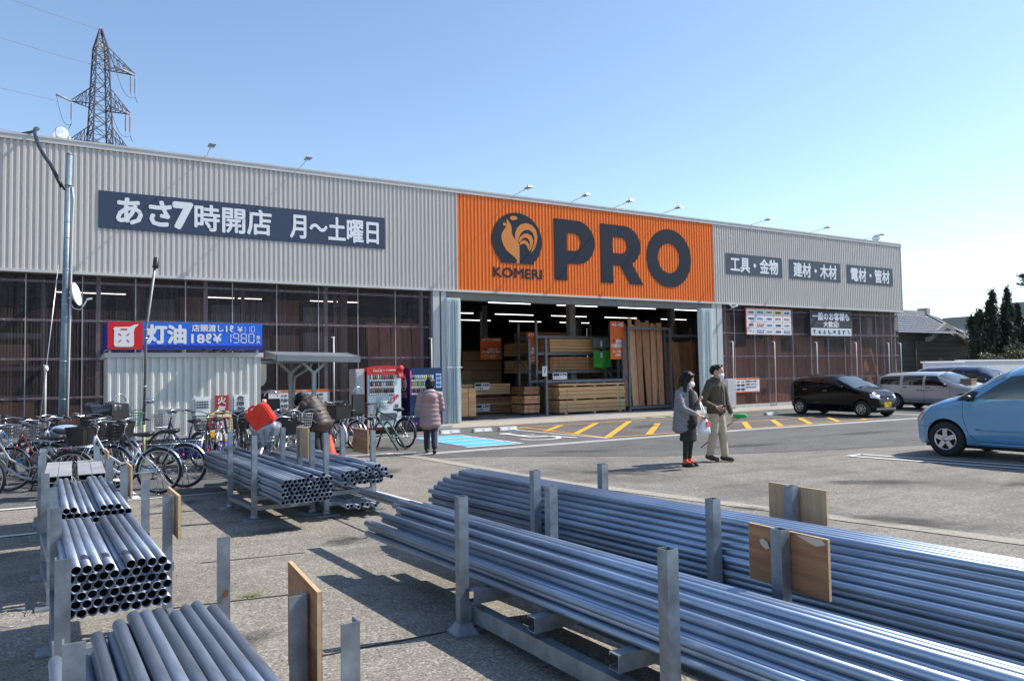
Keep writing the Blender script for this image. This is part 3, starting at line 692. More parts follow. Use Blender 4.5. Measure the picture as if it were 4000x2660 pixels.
def beams(name, x0,x1,y0,y1,z0, n, th, lb, m, cat='timber bundle', group=None, gap=.004, along='X', split=3):
    """one bundle: n layers of planks, drawn as separate boards inside one mesh"""
    t = MB()
    for k in range(n):
        for j in range(split):
            a = y0+(y1-y0)*j/split; b = y0+(y1-y0)*(j+1)/split-gap
            e = random.uniform(-.02,.02)
            t.box(x0+e,x1+e,a,b,z0+k*th,z0+(k+1)*th-max(gap,th*.09))
    return tag(t.build(name, m), lb, cat, group)
LB = 'timber bundles stacked at the hall entrance'
z = .17
for k,lb in enumerate(('lowest of the front timber stack','second from the ground in the front stack','third from the ground in the front stack','fourth from the ground in the front stack','fifth from the ground in the front stack','sixth from the ground in the front stack','thin top layer of the front stack')):
    h = .145 if k < 6 else .075
    beams('timber_bundle', 15.2,18.25,22.3,23.1,z,1 if k == 6 else 1,h,'pale timber bundle, '+lb,m_lumber,'timber bundle',LB,.008,split=4)
    z += h
    if k in (2,5): 
        for x in (15.9,16.8,17.9):
            mb = MB(); mb.box(x-.04,x+.04,22.28,23.1,z,z+.05); tag(mb.build('timber_spacer', m_lumber),'short square spacer in the front timber stack, %s gap, %s'%('upper' if k==5 else 'lower','left' if x<16 else 'right' if x>17.5 else 'middle'),'spacer','timber spacers')
        z += .05
mb = MB()
for x in (15.5,16.8,18.0): mb.box(x-.05,x+.05,22.3,23.1,.1,.165)
tag(mb.build('timber_pallet', m_lumber),'low timber skids under the pale front timber stack','pallet')
# blue-green straps
for x in (15.55,18.0):
    mb = MB(); mb.box(x-.012,x+.012,22.285,22.296,.2,1.03); tag(mb.build('packing_strap', ink((.05,.45,.36))),'thin green packing strap on the %s of the front timber stack'%('left end' if x<16 else 'right end'),'strap')
def rack_frame(name, xs, y0, y1, zt, shelves, lb, cat='rack', m=m_rackp):
    t = thing(name, lb, cat, ((xs[0]+xs[-1])/2,y0,.1))
    for x in xs:
        for y in (y0,y1):
            mb = MB(); mb.box(x-.045,x+.045,y-.04,y+.04,.1,zt); mb.build('upright', m, t, world=True)
        mb = MB(); mb.bar((x,y0,zt*.35),(x,y1,zt*.6),.03); mb.build('brace', m, t, world=True)
    for z in shelves:
        for y in (y0,y1):
            mb = MB(); mb.box(xs[0],xs[-1],y-.025,y+.025,z-.05,z+.05); mb.build('beam', m, t, world=True)
    return t
rack_frame('cantilever_rack', [14.75,18.32], 22.45,23.6,2.9,[1.30],'galvanised rack around the front timber stack')
for k,x in enumerate((15.65,16.25,16.8,17.5)):
    mb = MB(); mb.box(x-.06,x+.06,22.7,23.4,1.27,1.33); mb.box(x-.06,x+.06,22.62,22.70,1.15,1.33); tag(mb.build('rack_arm', m_galv),'grey steel arm over the front timber stack, %s from the left'%ordn[k],'rack arm','steel arms over the timber')
for k,(z0,n) in enumerate(((1.72,4),(2.42,4))):
    beams('timber_bundle', 15.9,18.3,23.9,25.0,z0,n,.13,'brown timber bundle on the rear rack, %s shelf'%('lower' if k==0 else 'upper'),m_board if k==0 else m_lumber,'timber bundle',None,.012)
    beams('timber_bundle', 15.4,17.9,25.6,26.6,z0-.1,n,.13,'shaded timber bundle deep in the hall, %s shelf'%('lower' if k==0 else 'upper'),m_lumber,'timber bundle',None,.012)
rack_frame('pallet_rack', [15.2,18.75,22.3], 23.8,25.1,3.6,[1.65,2.35,3.0],'tall pallet rack behind the front timber stack')
def hang_cover(x0,x1,z0,z1,y,m,lb):
    mb = MB(); n = 14
    P = [(x0,z1),(x1,z1)]+[(x1-(x1-x0)*i/n, z0+.10*abs(math.cos(i*math.pi/n))**.5-.05) for i in range(n+1)]
    mb.prism(P, lambda u,v,t: (u,t+.03*math.sin(u*9),v), y, y+.05); tag(mb.build('dust_cover', m), lb, 'cover')
hang_cover(17.72,18.55,1.76,2.46,23.5,ink((.05,.42,.06)),'bright green cover hanging from the timber rack')
hang_cover(17.72,18.55,2.55,2.95,23.5,ink((.16,.19,.23)),'grey-blue cover draped above the bright green one')
for x in (18.06,):
    for k,z in enumerate((2.18,2.62)):
        mb = MB(); mb.box(x-.05,x+.05,23.47,23.48,z,z+.22); tag(mb.build('tag_sheet', m_white),'small white tag on the %s cover'%('green' if k==0 else 'grey-blue'),'tag')
# leaning cedar boards
bx = 18.55
fr = rack_frame('board_rack', [18.48,20.62], 22.3,22.95,3.35,[.22,3.30],'upright steel rack holding leaning cedar boards')
rr = random.Random(9)
i = 0
desc = ['pinkish','knotty yellow','reddish','dark red','pale','brown','streaky','orange','knotted brown','dull red']
while bx < 20.5:
    w = rr.uniform(.17,.27); lean = rr.uniform(-.14,.10); h = rr.uniform(3.45,3.75); y = 22.5+rr.uniform(0,.18); mb = MB()
    x0 = bx+lean
    mb.add([(x0,y-.1,.28),(x0+w,y-.1,.28),(x0+w,y-.065,.28),(x0,y-.065,.28),(bx,y+.12,h),(bx+w,y+.12,h),(bx+w,y+.155,h),(bx,y+.155,h)], [(3,2,1,0),(4,5,6,7),(0,1,5,4),(1,2,6,5),(2,3,7,6),(3,0,4,7)])
    tag(mb.build('cedar_board', (m_board2,m_board3,m_board2,m_board,m_board3,m_board,m_board2,m_board2,m_board3,m_board)[i%10]), '%s cedar board leaning in the hall rack, %s from the left' % (desc[i%10], (ordn+['ninth','tenth','eleventh','twelfth'])[min(i,11)]), 'board', 'cedar boards leaning in the rack'); bx += w*.93; i += 1
bx = 20.75; i = 0
while bx < 22.6:
    w = rr.uniform(.2,.3); y = 22.9+rr.uniform(0,.1); h = 2.8+rr.uniform(-.04,.06); mb = MB()
    mb.add([(bx,y,.3),(bx+w,y,.3),(bx+w,y+.03,.3),(bx,y+.03,.3),(bx,y+.2,h),(bx+w,y+.2,h),(bx+w,y+.23,h),(bx,y+.23,h)], [(3,2,1,0),(4,5,6,7),(0,1,5,4),(1,2,6,5),(2,3,7,6),(3,0,4,7)])
    tag(mb.build('brown_board', m_board), 'shorter brown board standing right of the tall cedar boards, %s from the left' % ordn[min(i,7)], 'board', 'shorter boards beside the right curtain'); bx += w; i += 1
rack_frame('board_rack', [20.72,22.7], 22.75,23.3,3.4,[.22,3.05],'steel rack of shorter boards beside the right curtain')
# orange aisle banners
def banner(x0,x1,z0,z1,y,lb,nums):
    t,yy = sign('aisle_banner', x0,x1,z0,z1, mat('banner_orange',(0.75,0.14,0.02),0.6), lb, 'banner', 'orange aisle banners in the hall', y, .02)
    w = x1-x0; h = z1-z0
    for k,s in enumerate(nums): put(t,'lettering',s, x0+w*(.08+.47*k),z1-h*.13,yy,w*.38,h*.09,m_letter,.04)
    put(t,'lettering','資材', x0+w*.38,z0+h*.43,yy,w*.42,h*.09,m_letter,.04); put(t,'lettering','大量在庫!', x0+w*.05,z0+h*.31,yy,w*.9,h*.10,m_letter,.04)
    put(t,'lettering','まとめ買い', x0+w*.18,z0+h*.17,yy,w*.66,h*.06,m_letter,.03); put(t,'lettering','大歓迎', x0+w*.32,z0+h*.08,yy,w*.4,h*.06,m_letter,.03)
    mb = MB(); mb.prism([(x0+w*.12,z0+h*.48),(x0+w*.22,z0+h*.53),(x0+w*.26,z0+h*.53),(x0+w*.34,z0+h*.48),(x0+w*.26,z0+h*.49),(x0+w*.26,z0+h*.43),(x0+w*.2,z0+h*.43),(x0+w*.2,z0+h*.49)], lambda u,v,q: (u,q,v), yy-.004, yy-.008); mb.build('pictogram', m_dark, t, world=True)
banner(17.74,18.42,2.10,3.56,22.5,'orange aisle banner numbered 46 and 45 beside the tall cedar boards',('46','45'))
banner(15.3,15.8,1.98,3.22,24.6,'orange aisle banner numbered 47 and 46 deeper in the hall',('47','46'))
banner(14.5,15.5,2.2,3.1,27.0,'faded orange aisle banner at the back left of the hall',('49','48'))
def price(x,z,y,w,h,s1,s2,lb):
    t,yy = sign('price_sign', x,x+w,z,z+h, m_white, lb, 'price sign', None, y, .015)
    mb = MB(); mb.box(x+.02,x+w*.45,yy-.003,yy,z+h*.5,z+h-.02); mb.build('panel', m_dark, t, world=True)
    put(t,'lettering',s1, x+w*.5,z+h*.55,yy,w*.45,h*.33,m_dark,.05); put(t,'lettering',s2, x+.03,z+h*.15,yy,w*.5,h*.2,m_dark,.03)
price(14.93,1.38,22.3,.62,.24,'378','グリーン','black and white price sign reading 378 above the front timber stack')
price(12.9,1.02,24.5,.62,.26,'428','杉板','black and white price sign on the left timber stack')
price(12.9,.22,24.5,.62,.26,'2,280','合板','lower price sign reading 2,280 on the left timber stack')
for x,z,y,lb in ((14.55,1.50,22.4,'white notice sheet on the left upright of the front timber rack'),(11.0,1.2,23.2,'white notice sheet on the far left of the hall')):
    t,yy = sign('notice_sheet', x,x+.2,z,z+.36, m_white, lb, 'notice', None, y, .01); put(t,'lettering','7', x+.07,z+.1,yy,.06,.12,m_dark,.04); put(t,'lettering','木材', x+.03,z+.26,yy,.14,.05,m_dark,.02)
# left stacks
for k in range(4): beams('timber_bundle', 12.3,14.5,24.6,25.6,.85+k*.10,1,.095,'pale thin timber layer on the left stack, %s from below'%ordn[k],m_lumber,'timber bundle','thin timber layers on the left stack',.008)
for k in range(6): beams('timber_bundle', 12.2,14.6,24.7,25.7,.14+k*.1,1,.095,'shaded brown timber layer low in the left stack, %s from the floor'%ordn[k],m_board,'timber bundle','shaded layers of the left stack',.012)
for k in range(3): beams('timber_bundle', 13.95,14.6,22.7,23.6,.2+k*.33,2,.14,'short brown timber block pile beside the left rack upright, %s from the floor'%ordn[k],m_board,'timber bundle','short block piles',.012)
for k in range(6):
    for j in range(2):
        mb = MB(); mb.box(11.1+j*.30,11.38+j*.30,22.1,22.7,.22+k*.155,.22+k*.155+.148)
        tag(mb.build('brick_pack', m_lumber), 'pack of pale blocks on the small black pallet, %s column, %s from below'%(('left','right')[j],ordn[k]),'pack','block packs on the black pallet')
mb = MB(); mb.box(11.05,11.75,22.08,22.72,.13,.21); mb.box(11.07,11.2,22.1,22.7,.1,.13); mb.box(11.6,11.73,22.1,22.7,.1,.13)
tag(mb.build('plastic_pallet', m_black), 'small black plastic pallet inside the hall entrance','pallet')
for k,(x,y,z,w,h) in enumerate(((12.6,27.2,.1,1.6,2.0),(14.4,28.4,.1,1.9,2.6),(17.2,27.8,.1,2.2,3.4),(20.2,28.2,.1,2.2,2.4),(23.3,27.5,.1,2.4,3.0),(11.5,31,.1,2,2.6))):
    mb = MB(); n = int(h/.42)
    for q in range(n): mb.box(x+random.uniform(0,.05),x+w-random.uniform(0,.05),y,y+1,z+q*.42,z+q*.42+.40)
    tag(mb.build('carton_stack', m_card), 'dim stack of brown cartons deep in the hall, %s from the left'%ordn[k],'cartons','carton stacks deep in the hall')
# ---- things seen dimly through the smoked walls
rack_frame('storage_rack', [-2.6,-.62], 21.5,22.5,4.1,[.55,1.25,1.95,2.75],'grey steel storage rack behind the smoked wall at the far left')
for k,(x,z,w,h,mm) in enumerate(((-2.4,.63,1.6,.5,m_card),(-2.3,1.32,1.3,.4,m_black),(-2.5,2.03,1.6,.5,m_card),(-.2,.2,.8,.8,m_card),(.0,1.3,.7,.45,m_black))):
    mb = MB(); mb.box(x,x+w,21.6,22.3,z,z+h); mb.box(x+.03,x+w-.03,21.58,21.6,z+h*.3,z+h*.6); tag(mb.build('storage_box', mm), 'dim box behind the far left wall, %s'%('on the lower rack shelf','on the middle rack shelf','on the upper rack shelf','on the floor beside the rack','dark one near the steel pole')[k],'box')
for k in range(5):
    x = 7.75+k*.36; mb = MB(); mb.obox((x+.17,21.55,1.7),(.172,0,0),(0,.02,0),(.05*(k%3-1),.12,1.55)); tag(mb.build('reddish_board', m_brownsheet), 'reddish board leaning behind the smoked wall left of the curtain, %s from the left'%ordn[k],'board','boards behind the smoked wall left of the curtain')
k = 0; x = 22.4
while x < 33.4:
    w = rr.uniform(.7,1.25); h = rr.choice((2.4,2.75,2.9,3.0,2.2)); 
    mb = MB(); mb.obox((x+w/2,21.5,.15+h/2),(w/2-.008,0,0),(0,.025,0),(rr.uniform(-.03,.03),.10,h/2)); tag(mb.build('sheet_stack', m_brownsheet), 'brown board sheet standing behind the right smoked wall, %s from the left'%(ordn+['ninth','tenth','eleventh','twelfth','thirteenth','fourteenth'])[min(k,13)],'sheet','board sheets behind the right smoked wall'); x += w; k += 1
for k,(x0,x1,z0,z1) in enumerate(((22.7,23.4,3.2,4.0),(26.9,27.4,3.2,3.9),(30.5,31.5,3.3,3.8),(32.6,33.0,3.1,4.0))):
    mb = MB(); mb.box(x0,x1,21.7,22.2,z0,z1); mb.box(x0+.03,x1-.03,21.68,21.7,z0+.1,z1-.1); tag(mb.build('upper_carton', m_card if k<2 else m_frame), 'dim carton near the top of the right smoked wall, %s from the left'%ordn[k],'carton','cartons high behind the right smoked wall')
rack_frame('storage_rack', [22.6,25.4,28.2,31.0,33.5], 21.75,22.6,4.3,[1.9,3.05,3.95],'grey storage rack behind the right smoked wall')
rack_frame('storage_rack', [1.5,4.2,6.9], 22.2,23.2,4.2,[1.2,2.2,3.2],'grey storage rack behind the smoked wall above the kerosene shed')
for k in range(6):
    x = 1.7+k*.85; mb = MB(); mb.box(x,x+.72,22.25,22.95,2.26,2.26+.5+.1*(k%3)); mb.box(x,x+.72,22.25,22.95,3.26,3.26+.45+.1*((k+1)%3)); tag(mb.build('carton_stack', ink(((.10,.10,.12),(.2,.13,.09),(.16,.17,.2))[k%3])), 'dim carton pair on the storage rack behind the shed, %s from the left'%ordn[k],'cartons','cartons on the rack behind the shed')
# ================================================================== PYLON AND POLES
m_tower = mat('tower_steel', (0.060,0.055,0.072), 0.6, 0.3, var=0.3, sc=1.5)
PX, PY = 2.35, 90.0
py_ = thing('power_pylon', 'tall dark steel lattice pylon with stepped arms rising behind the shop roof', 'pylon', (PX,PY,0), R(16))
def hw(z):
    for (a,wa),(b,wb) in zip(((0,3.2),(26.6,.98),(35.4,.66),(37.2,.58),(39.4,.08)),((26.6,.98),(35.4,.66),(37.2,.58),(39.4,.08),(99,.05))):
        if z <= b: return wa+(wb-wa)*(z-a)/(b-a)
mb = MB(); lv = [0,6,11,15.5,19.5,22.5,25,26.7,28.1,29.5,30.8,32.2,33.7,35.3,36.3,37.2,38.2,39.4]
cn = [(-1,-1),(1,-1),(1,1),(-1,1)]
for z0,z1 in zip(lv[:-1],lv[1:]):
    a,b = hw(z0),hw(z1)
    for k in range(4):
        p,q = cn[k],cn[(k+1)%4]
        mb.bar((p[0]*a,p[1]*a,z0),(p[0]*b,p[1]*b,z1),.13)
        mb.bar((p[0]*a,p[1]*a,z0),(q[0]*b,q[1]*b,z1),.055); mb.bar((q[0]*a,q[1]*a,z0),(p[0]*b,p[1]*b,z1),.055)
        mb.bar((p[0]*b,p[1]*b,z1),(q[0]*b,q[1]*b,z1),.05)
mb.build('lattice_mast', m_tower, py_)
def parm(z, side, L, rise):
    mb = MB(); h = hw(z); h2 = hw(z+rise); tip = V((side*L,0,z))
    for y in (-1,1):
        mb.bar((side*h,y*h,z),tip,.08); mb.bar((side*h2,y*h2,z+rise),tip+V((0,0,.15)),.07)
        for k in range(1,5):
            f = k/5; a = V((side*h,y*h,z)).lerp(tip,f); b = V((side*h2,y*h2,z+rise)).lerp(tip,f); b0 = V((side*h2,y*h2,z+rise)).lerp(tip,f-.2)
            mb.bar(a,b,.04); mb.bar(a,b0,.04)
    for k in range(0,5):
        a = V((side*h,h,z)).lerp(tip,k/5); b = V((side*h,-h,z)).lerp(tip,(k+1)/5); mb.bar(a,b,.05)
    arm = mb.build('cross_arm', m_tower, py_)
    return tip
m_insu = mat('insulator', (0.32,0.30,0.31), 0.4)
for z,side,L,rise in ((35.3,1,3.55,2.2),(30.8,1,3.05,2.1),(30.8,-1,2.75,2.1),(26.7,1,2.95,2.0),(26.7,-1,2.75,2.0)):
    tip = parm(z,side,L,rise)
    for off in ((.15,0) if side > 0 else (0,)):
        mb = MB(); mb.lathe([(.02,0)]+[(.12 if k%2 else .07,-.25-.14*k) for k in range(12)]+[(.03,-2.1),(.01,-2.6)], tip+V((-off*3,0,0)), (0,0,1), 8)
        mb.build('insulator', m_insu, py_)
    mb = MB(); t2 = tip+V((side*1.5,-.2,.25)) if side < 0 else tip+V((-2.3,-.5,.25))
    mb.cyl(tip,t2,.11,.11,8); mb.build('insulator', m_insu, py_)
    mb = MB(); mb.tube([tip+V((0,0,-2.4))+V((side*.25*math.sin(k*.5),0,-.6*math.sin(k*.5))) for k in range(7)], .03, 5)
    a = t2; b = tip+V((0,0,-2.4)); mb.tube([a.lerp(b,k/8)+V((0,0,-1.3*math.sin(math.pi*k/8))) for k in range(9)], .025, 5); mb.build('jumper_wire', m_tower, py_)
mb = MB(); mb.box(-.3,.3,-.36,-.32,37.0,37.7); mb.build('number_plate', m_conc, py_)
m_wire = mat('wire', (0.16,0.16,0.19), 0.6)
def wire(pts, r, lb):
    mb = MB(); mb.tube(pts, r, 5); return tag(mb.build('overhead_wire', m_wire), lb, 'wire', 'overhead wires')
def sag(a, b, s, n=16): 
    a,b = V(a),V(b); return [a.lerp(b,k/n)+V((0,0,-4*s*(k/n)*(1-k/n))) for k in range(n+1)]
for z,x,lb in ((39.3,2.3,'topmost faint wire running left from the pylon tip'),(35.3,2.0,'faint wire running left from the upper pylon arm'),(30.9,-1.9,'faint wire running left from the middle pylon arm'),(26.8,-1.0,'lowest faint wire running left from the pylon just above the roof')):
    wire(sag((x,90,z),(-60,40,z+2),3.5), .020, lb)
for k,(z,lb) in enumerate(((9.2,'topmost'),(7.7,'second'),(7.0,'third'),(6.3,'lowest'))):
    wire(sag((30,42,z-1.2),(130,62,z+5.0),.8), .034, lb+' of the four wires in the sky above the tiled house')
# main steel pole with dish
PO = V((-.17,16.0,0)); 
t = thing('steel_pole', 'tall weathered blue-grey steel pole with a cable conduit in front of the shop wall', 'pole', PO)
m_pole = mat('weathered_pole', (0.20,0.265,0.315), 0.5, 0.35, var=0.45, sc=3.2, stretch=(1,1,.6), bump=.04)
mb = MB(); mb.cyl((0,0,0),(.09,.0,5.86),.068,.054,20); mb.build('shaft', m_pole, t)
mb = MB(); mb.cyl((.09,0,5.86),(.09,0,5.90),.058,.04,20)
for z in (5.28,): mb.torus((.085,0,z),(0,0,1),.062,.012,20,6); 
mb.build('cap', m_pole, t)
mb = MB(); mb.tube([(.14,-.04,5.25),(.165,-.04,5.0),(.15,-.04,4.6),(.115,-.04,2.0),(.09,-.04,.1)],.017,8); mb.build('conduit', m_trim, t)
for z in (5.25,4.6,4.3,3.7,3.05,2.0,1.3):
    mb = MB(); mb.torus((.09*z/5.86,0,z),(0,0,1),.068-.014*z/5.86+.003,.005,18,5); mb.build('clamp_band', m_alu, t)
mb = MB(); a = V((-.02,0,5.35)); b = V((-.55,4.9,7.55)); P = [a+V((0,-.04,-.12)),a+V((-.06,-.05,0)),a+V((-.15,.2,.25))]
P += [a.lerp(b,k/12)+V((-.25*math.sin(math.pi*k/12),0,.10+.45*math.sin(math.pi*k/12)*(k/12))) for k in range(2,12)]+[b+V((-.15,0,.05)),b+V((-.5,.3,.0)),b+V((-.75,.4,-.1))]
mb.tube(P, .035, 8); mb.tube([p+V((.04,0,-.05)) for p in P[:9]], .018, 6); mb.build('power_cable', m_black, t)
t = thing('satellite_dish', 'white satellite dish seen edge-on on the steel pole', 'dish', PO+V((.05,0,3.1)))
mb = MB(); prof = [(0.0,.0),(.09,.009),(.16,.035),(.215,.07),(.22,.074)]; mb.lathe(prof+[(.215,.08),(.15,.045),(.0,.01)], (.11,-.03,.13), (.93,-.30,.20), 26); mb.build('reflector', m_white, t)
mb = MB(); mb.tube([(.08,-.03,-.02),(.13,-.05,-.12),(.24,-.10,-.15),(.30,-.13,-.06),(.34,-.15,.03)], .011, 8); mb.tube([(0,0,.05),(.14,-.03,.10)],.03,8); mb.build('feed_arm', m_alu, t)
mb = MB(); mb.obox((.38,-.165,.05),(.05,-.015,.008),(0,.022,0),(0,0,.02)); mb.build('receiver', m_white, t, bev=.008)
t = thing('guy_wire', 'thin slanting guy wire with a white ball insulator left of the steel pole', 'wire', (-.5,20.5,.1))
mb = MB(); mb.tube([(-.70,20.55,.1),(-.53,20.6,1.92),(-.31,20.7,4.4)], .010, 6); mb.build('strand', m_alu, t, world=True)
mb = MB(); mb.sphere((-.53,20.6,1.92),(.05,.05,.075)); mb.build('insulator', m_white, t, world=True)
# leaning thin pole
t = thing('leaning_pole', 'thin dark leaning pipe pole with a small black cap in front of the kerosene shed', 'pole', (1.22,16.3,0))
m_thin = mat('pole_paint', (0.16,0.155,0.15), 0.6, .2, var=.3)
mb = MB(); mb.cyl((0,0,.0),(.0,0,.75),.028,n=10); mb.build('base_pipe', ink((.38,.44,.22)), t)
mb = MB(); mb.tube([(0,0,.75),(.03,0,2.6),(.18,0,3.85)],.026,10); mb.build('shaft', m_thin, t)
for z,x in ((1.5,.012),(2.45,.028),(2.62,.032)):
    mb = MB(); mb.torus((x,0,z),(0,0,1),.03,.012,14,6); mb.build('clamp', m_alu, t)
mb = MB(); mb.lathe([(.0,.22),(.05,.2),(.055,.06),(.06,.0),(.0,-.01)], (.19,0,3.86), (.1,0,1), 14); mb.build('cap', m_black, t)
mb = MB(); mb.tube([(.035,-.03,2.6),(.12,-.06,3.3),(.18,-.05,3.8)],.010,6); mb.build('cable', m_white, t)

# ================================================================== KEROSENE SHED
SX0,SX1,SY0,SY1 = .62,3.70,17.5,19.45
shed = thing('kerosene_shed', 'pale ribbed metal kerosene shed with a flat roof on a rough block footing', 'shed', (2.1,18.5,0))
m_shed = mat('shed_metal', (0.66,0.655,0.61), 0.38, var=.05, sc=1.2)
P = []; x = SX0; vs = []; fs = []
while x < SX1-.01:
    for dx,d in ((0,0),(.018,1),(.060,1),(.078,0),(.145,0),(.150,1),(.157,1),(.162,0)):
        if x+dx <= SX1: P.append((x+dx,d))
    x += .162
for xx,d in P: vs += [(xx,SY0-.026*d,.40),(xx,SY0-.026*d,2.10)]
fs = [(2*i,2*i+2,2*i+3,2*i+1) for i in range(len(P)-1)]
mb = MB(); mb.add(vs,fs); mb.build('front_wall', m_shed, shed, world=True, fix=False)
mb = MB(); mb.box(SX0,SX0+.03,SY0+.01,SY1,.4,2.1); mb.box(SX1-.03,SX1,SY0+.01,SY1,.4,2.1); mb.box(SX0+.03,SX1-.03,SY1-.03,SY1,.4,2.1); mb.build('side_wall', m_shed, shed, world=True)
mb = MB(); mb.box(SX0-.05,SX1+.05,SY0-.06,SY1+.05,2.10,2.20); mb.build('roof_edge', m_trim, shed, world=True)
mb = MB(); mb.box(SX0-.03,SX1+.03,SY0-.04,SY0+.05,.36,.41); mb.build('sill', m_trim, shed, world=True)
mb = MB(); mb.box(SX0+.04,SX1-.04,SY0+.03,SY1-.03,0,.36); mb.build('footing', mat('rubble',(0.16,0.15,0.14),.95,var=.6,sc=14,bump=.6,bsc=14), shed, world=True)
mb = MB(); mb.box(1.66,2.0,SY0-.04,SY0-.002,.42,1.0); mb.build('hatch', m_shed, shed, world=True); mb = MB(); mb.box(1.62,2.03,SY0-.055,SY0-.002,.98,1.01); mb.build('hatch_hood', m_trim, shed, world=True)
for x in (SX0+.02,1.25,2.05,2.75,SX1-.10):
    mb = MB(); mb.box(x,x+.05,SY0-.02,SY0+.03,2.20,2.30); mb.build('sign_bracket', m_trim, shed, world=True)
mb = MB(); n = 16; mb.add([p for i in range(n+1) for p in ((2.45+i*.05,SY0-.27,2.225+.035*abs((i%4)-2)/1.0*.8),(2.45+i*.05,SY0+1.2,2.30+.035*abs((i%4)-2)/1.0*.8))], [(2*i,2*i+2,2*i+3,2*i+1) for i in range(n)]); mb.build('corrugated_eave', ink((.12,.11,.10)), shed, world=True, fix=False)
ks,y = sign('kerosene_sign', SX0,SX1+.01,2.27,2.85, m_blue, 'blue and red kerosene price sign on the shed roof', 'sign', None, SY0-.03, .10)
mb = MB(); mb.box(SX0-.02,SX0-.0,SY0-.13,SY1-.1,2.27,2.85); mb.build('side_board', m_dblue, ks, world=True)
mb = MB(); mb.box(SX0+.005,1.27,y-.006,y-.0002,2.275,2.845); mb.build('red_panel', ink((.58,.008,.012)), ks, world=True)
mb = MB(); mb.box(1.275,SX1+.005,y-.005,y-.0002,2.275,2.36); mb.build('band', m_dblue, ks, world=True)
can = [(.72,2.70),(.76,2.74),(.80,2.73),(1.03,2.74),(1.10,2.78),(1.18,2.80),(1.185,2.775),(1.14,2.74),(1.115,2.70),(1.10,2.64),(1.105,2.37)]+earc(1.05,2.375,.055,.055,0,-90,5)+earc(.79,2.375,.055,.055,-90,-180,5)+[(.735,2.45),(.74,2.66)]
mb = MB(); mb.prism(can, lambda u,v,q: (u,q,v), y-.0062, y-.010); mb.build('can_symbol', m_letter, ks, world=True)
mb = MB()
mb.box(.86,.98,y-.013,y-.0102,2.67,2.70)
for a,b in (((.82,2.60),(.87,2.55)),((1.02,2.60),(.97,2.55)),((.82,2.42),(.87,2.47)),((1.02,2.42),(.97,2.47))): mb.bar((a[0],y-.0115,a[1]),(b[0],y-.0115,b[1]),.003,.022,(0,0,1))
mb.build('can_slot', ink((.58,.008,.012)), ks, world=True)
put(ks,'lettering','灯油', 1.36,2.40,y,.74,.38,bold=.05)
put(ks,'lettering','店頭渡し', 2.23,2.66,y,.64,.15,bold=.03); put(ks,'lettering','1ℓ', 2.93,2.66,y,.15,.14,bold=.03); put(ks,'lettering','¥', 3.17,2.66,y,.11,.12,bold=.02)
put(ks,'lettering','18ℓ', 2.22,2.41,y,.40,.20,bold=.035); put(ks,'lettering','¥', 2.66,2.42,y,.17,.19,bold=.03); put(ks,'lettering','税', 3.58,2.50,y,.08,.08,bold=.03); put(ks,'lettering','込', 3.58,2.41,y,.08,.08,bold=.03)
SEG = {'0':'abcdef','1':'bc','8':'abcdefg','9':'abcdfg'}
def seg(mb, ch, x, z, w, h, yv):
    q = w*.09
    L = {'a':((q,h),(w-q,h)),'b':((w,h-q),(w,h/2+q)),'c':((w,h/2-q),(w,q)),'d':((q,0),(w-q,0)),'e':((0,h/2-q),(0,q)),'f':((0,h-q),(0,h/2+q)),'g':((q,h/2),(w-q,h/2))}
    for s in SEG[ch]:
        a,b = L[s]; mb.bar((x+a[0],yv,z+a[1]),(x+b[0],yv,z+b[1]),.004,w*.17,(0,1,0) if a[0]==b[0] else (0,0,1)) if a[0]!=b[0] else mb.box(x+a[0]-w*.085,x+a[0]+w*.085,yv-.002,yv+.002,z+min(a[1],b[1]),z+max(a[1],b[1]))
mb = MB()
for k,ch in enumerate('110'): seg(mb,ch,3.27+k*.10,2.66,.065,.125,y-.004)
for k,ch in enumerate('1980'): seg(mb,ch,2.92+k*.165,2.42,.11,.20,y-.004)
mb.build('price_digits', m_letter, ks, world=True)
for x0,x1,z0,z1,m,lb,rows in ((2.315,2.60,.64,1.235,m_white,'white rules board with small print on the shed front',None),(2.71,3.0,.72,1.255,ink((.42,.04,.03)),'dark red fire warning sign on the shed front','火気厳禁'),(3.12,3.40,.45,1.26,m_white,'white hazardous-goods sign with vertical writing on the shed front','危険物一般取扱所')):
    t,yy = sign('shed_notice', x0,x1,z0,z1, m, lb, 'sign', None, SY0-.03, .015)
    if rows is None:
        for c in range(5): put(t,'lettering','取扱責任', x0+.02+c*.052,z1-.13,yy,.04,.04,m_dark,.02); put(t,'lettering','給油所規', x0+.02+c*.052,z1-.19,yy,.04,.04,m_dark,.02); put(t,'lettering','危険取扱', x0+.02+c*.052,z1-.25,yy,.04,.04,m_dark,.02)
        put(t,'lettering','市町', x0+.12,z0+.03,yy,.10,.05,m_dark,.02)
    else:
        n = len(rows); st = .2 if n == 4 else .118; hh = .16 if n == 4 else .10
        for i,ch in enumerate(rows):
            zz = z1-.03-hh-i*st
            if zz > z0: put(t,'lettering',ch, x0+.06,zz,yy,(x1-x0)-.12,hh if ch!='一' else .014,m_letter if n==4 else m_dark,.03)
t = thing('stand_sign','yellow framed standing kerosene sign with red panel in front of the shed','sign',(2.72,16.9,0),R(4))
m_yel = mat('yellow_plastic',(.72,.62,.26),.5)
mb = MB(); mb.prism([(-.26,0),(-.26,.88),(-.23,.93),(.23,.93),(.26,.88),(.26,0),(.19,0),(.19,.10),(-.19,.10),(-.19,0)], lambda u,v,q: (u,q,v), -.03, .03); mb.build('frame', m_yel, t, bev=.01)
mb = MB(); mb.box(-.21,.21,-.038,-.031,.12,.82); mb.build('panel', m_white, t)
mb = MB(); mb.box(-.20,.20,-.044,-.0385,.56,.81); mb.build('red_panel', ink((.58,.03,.02)), t)
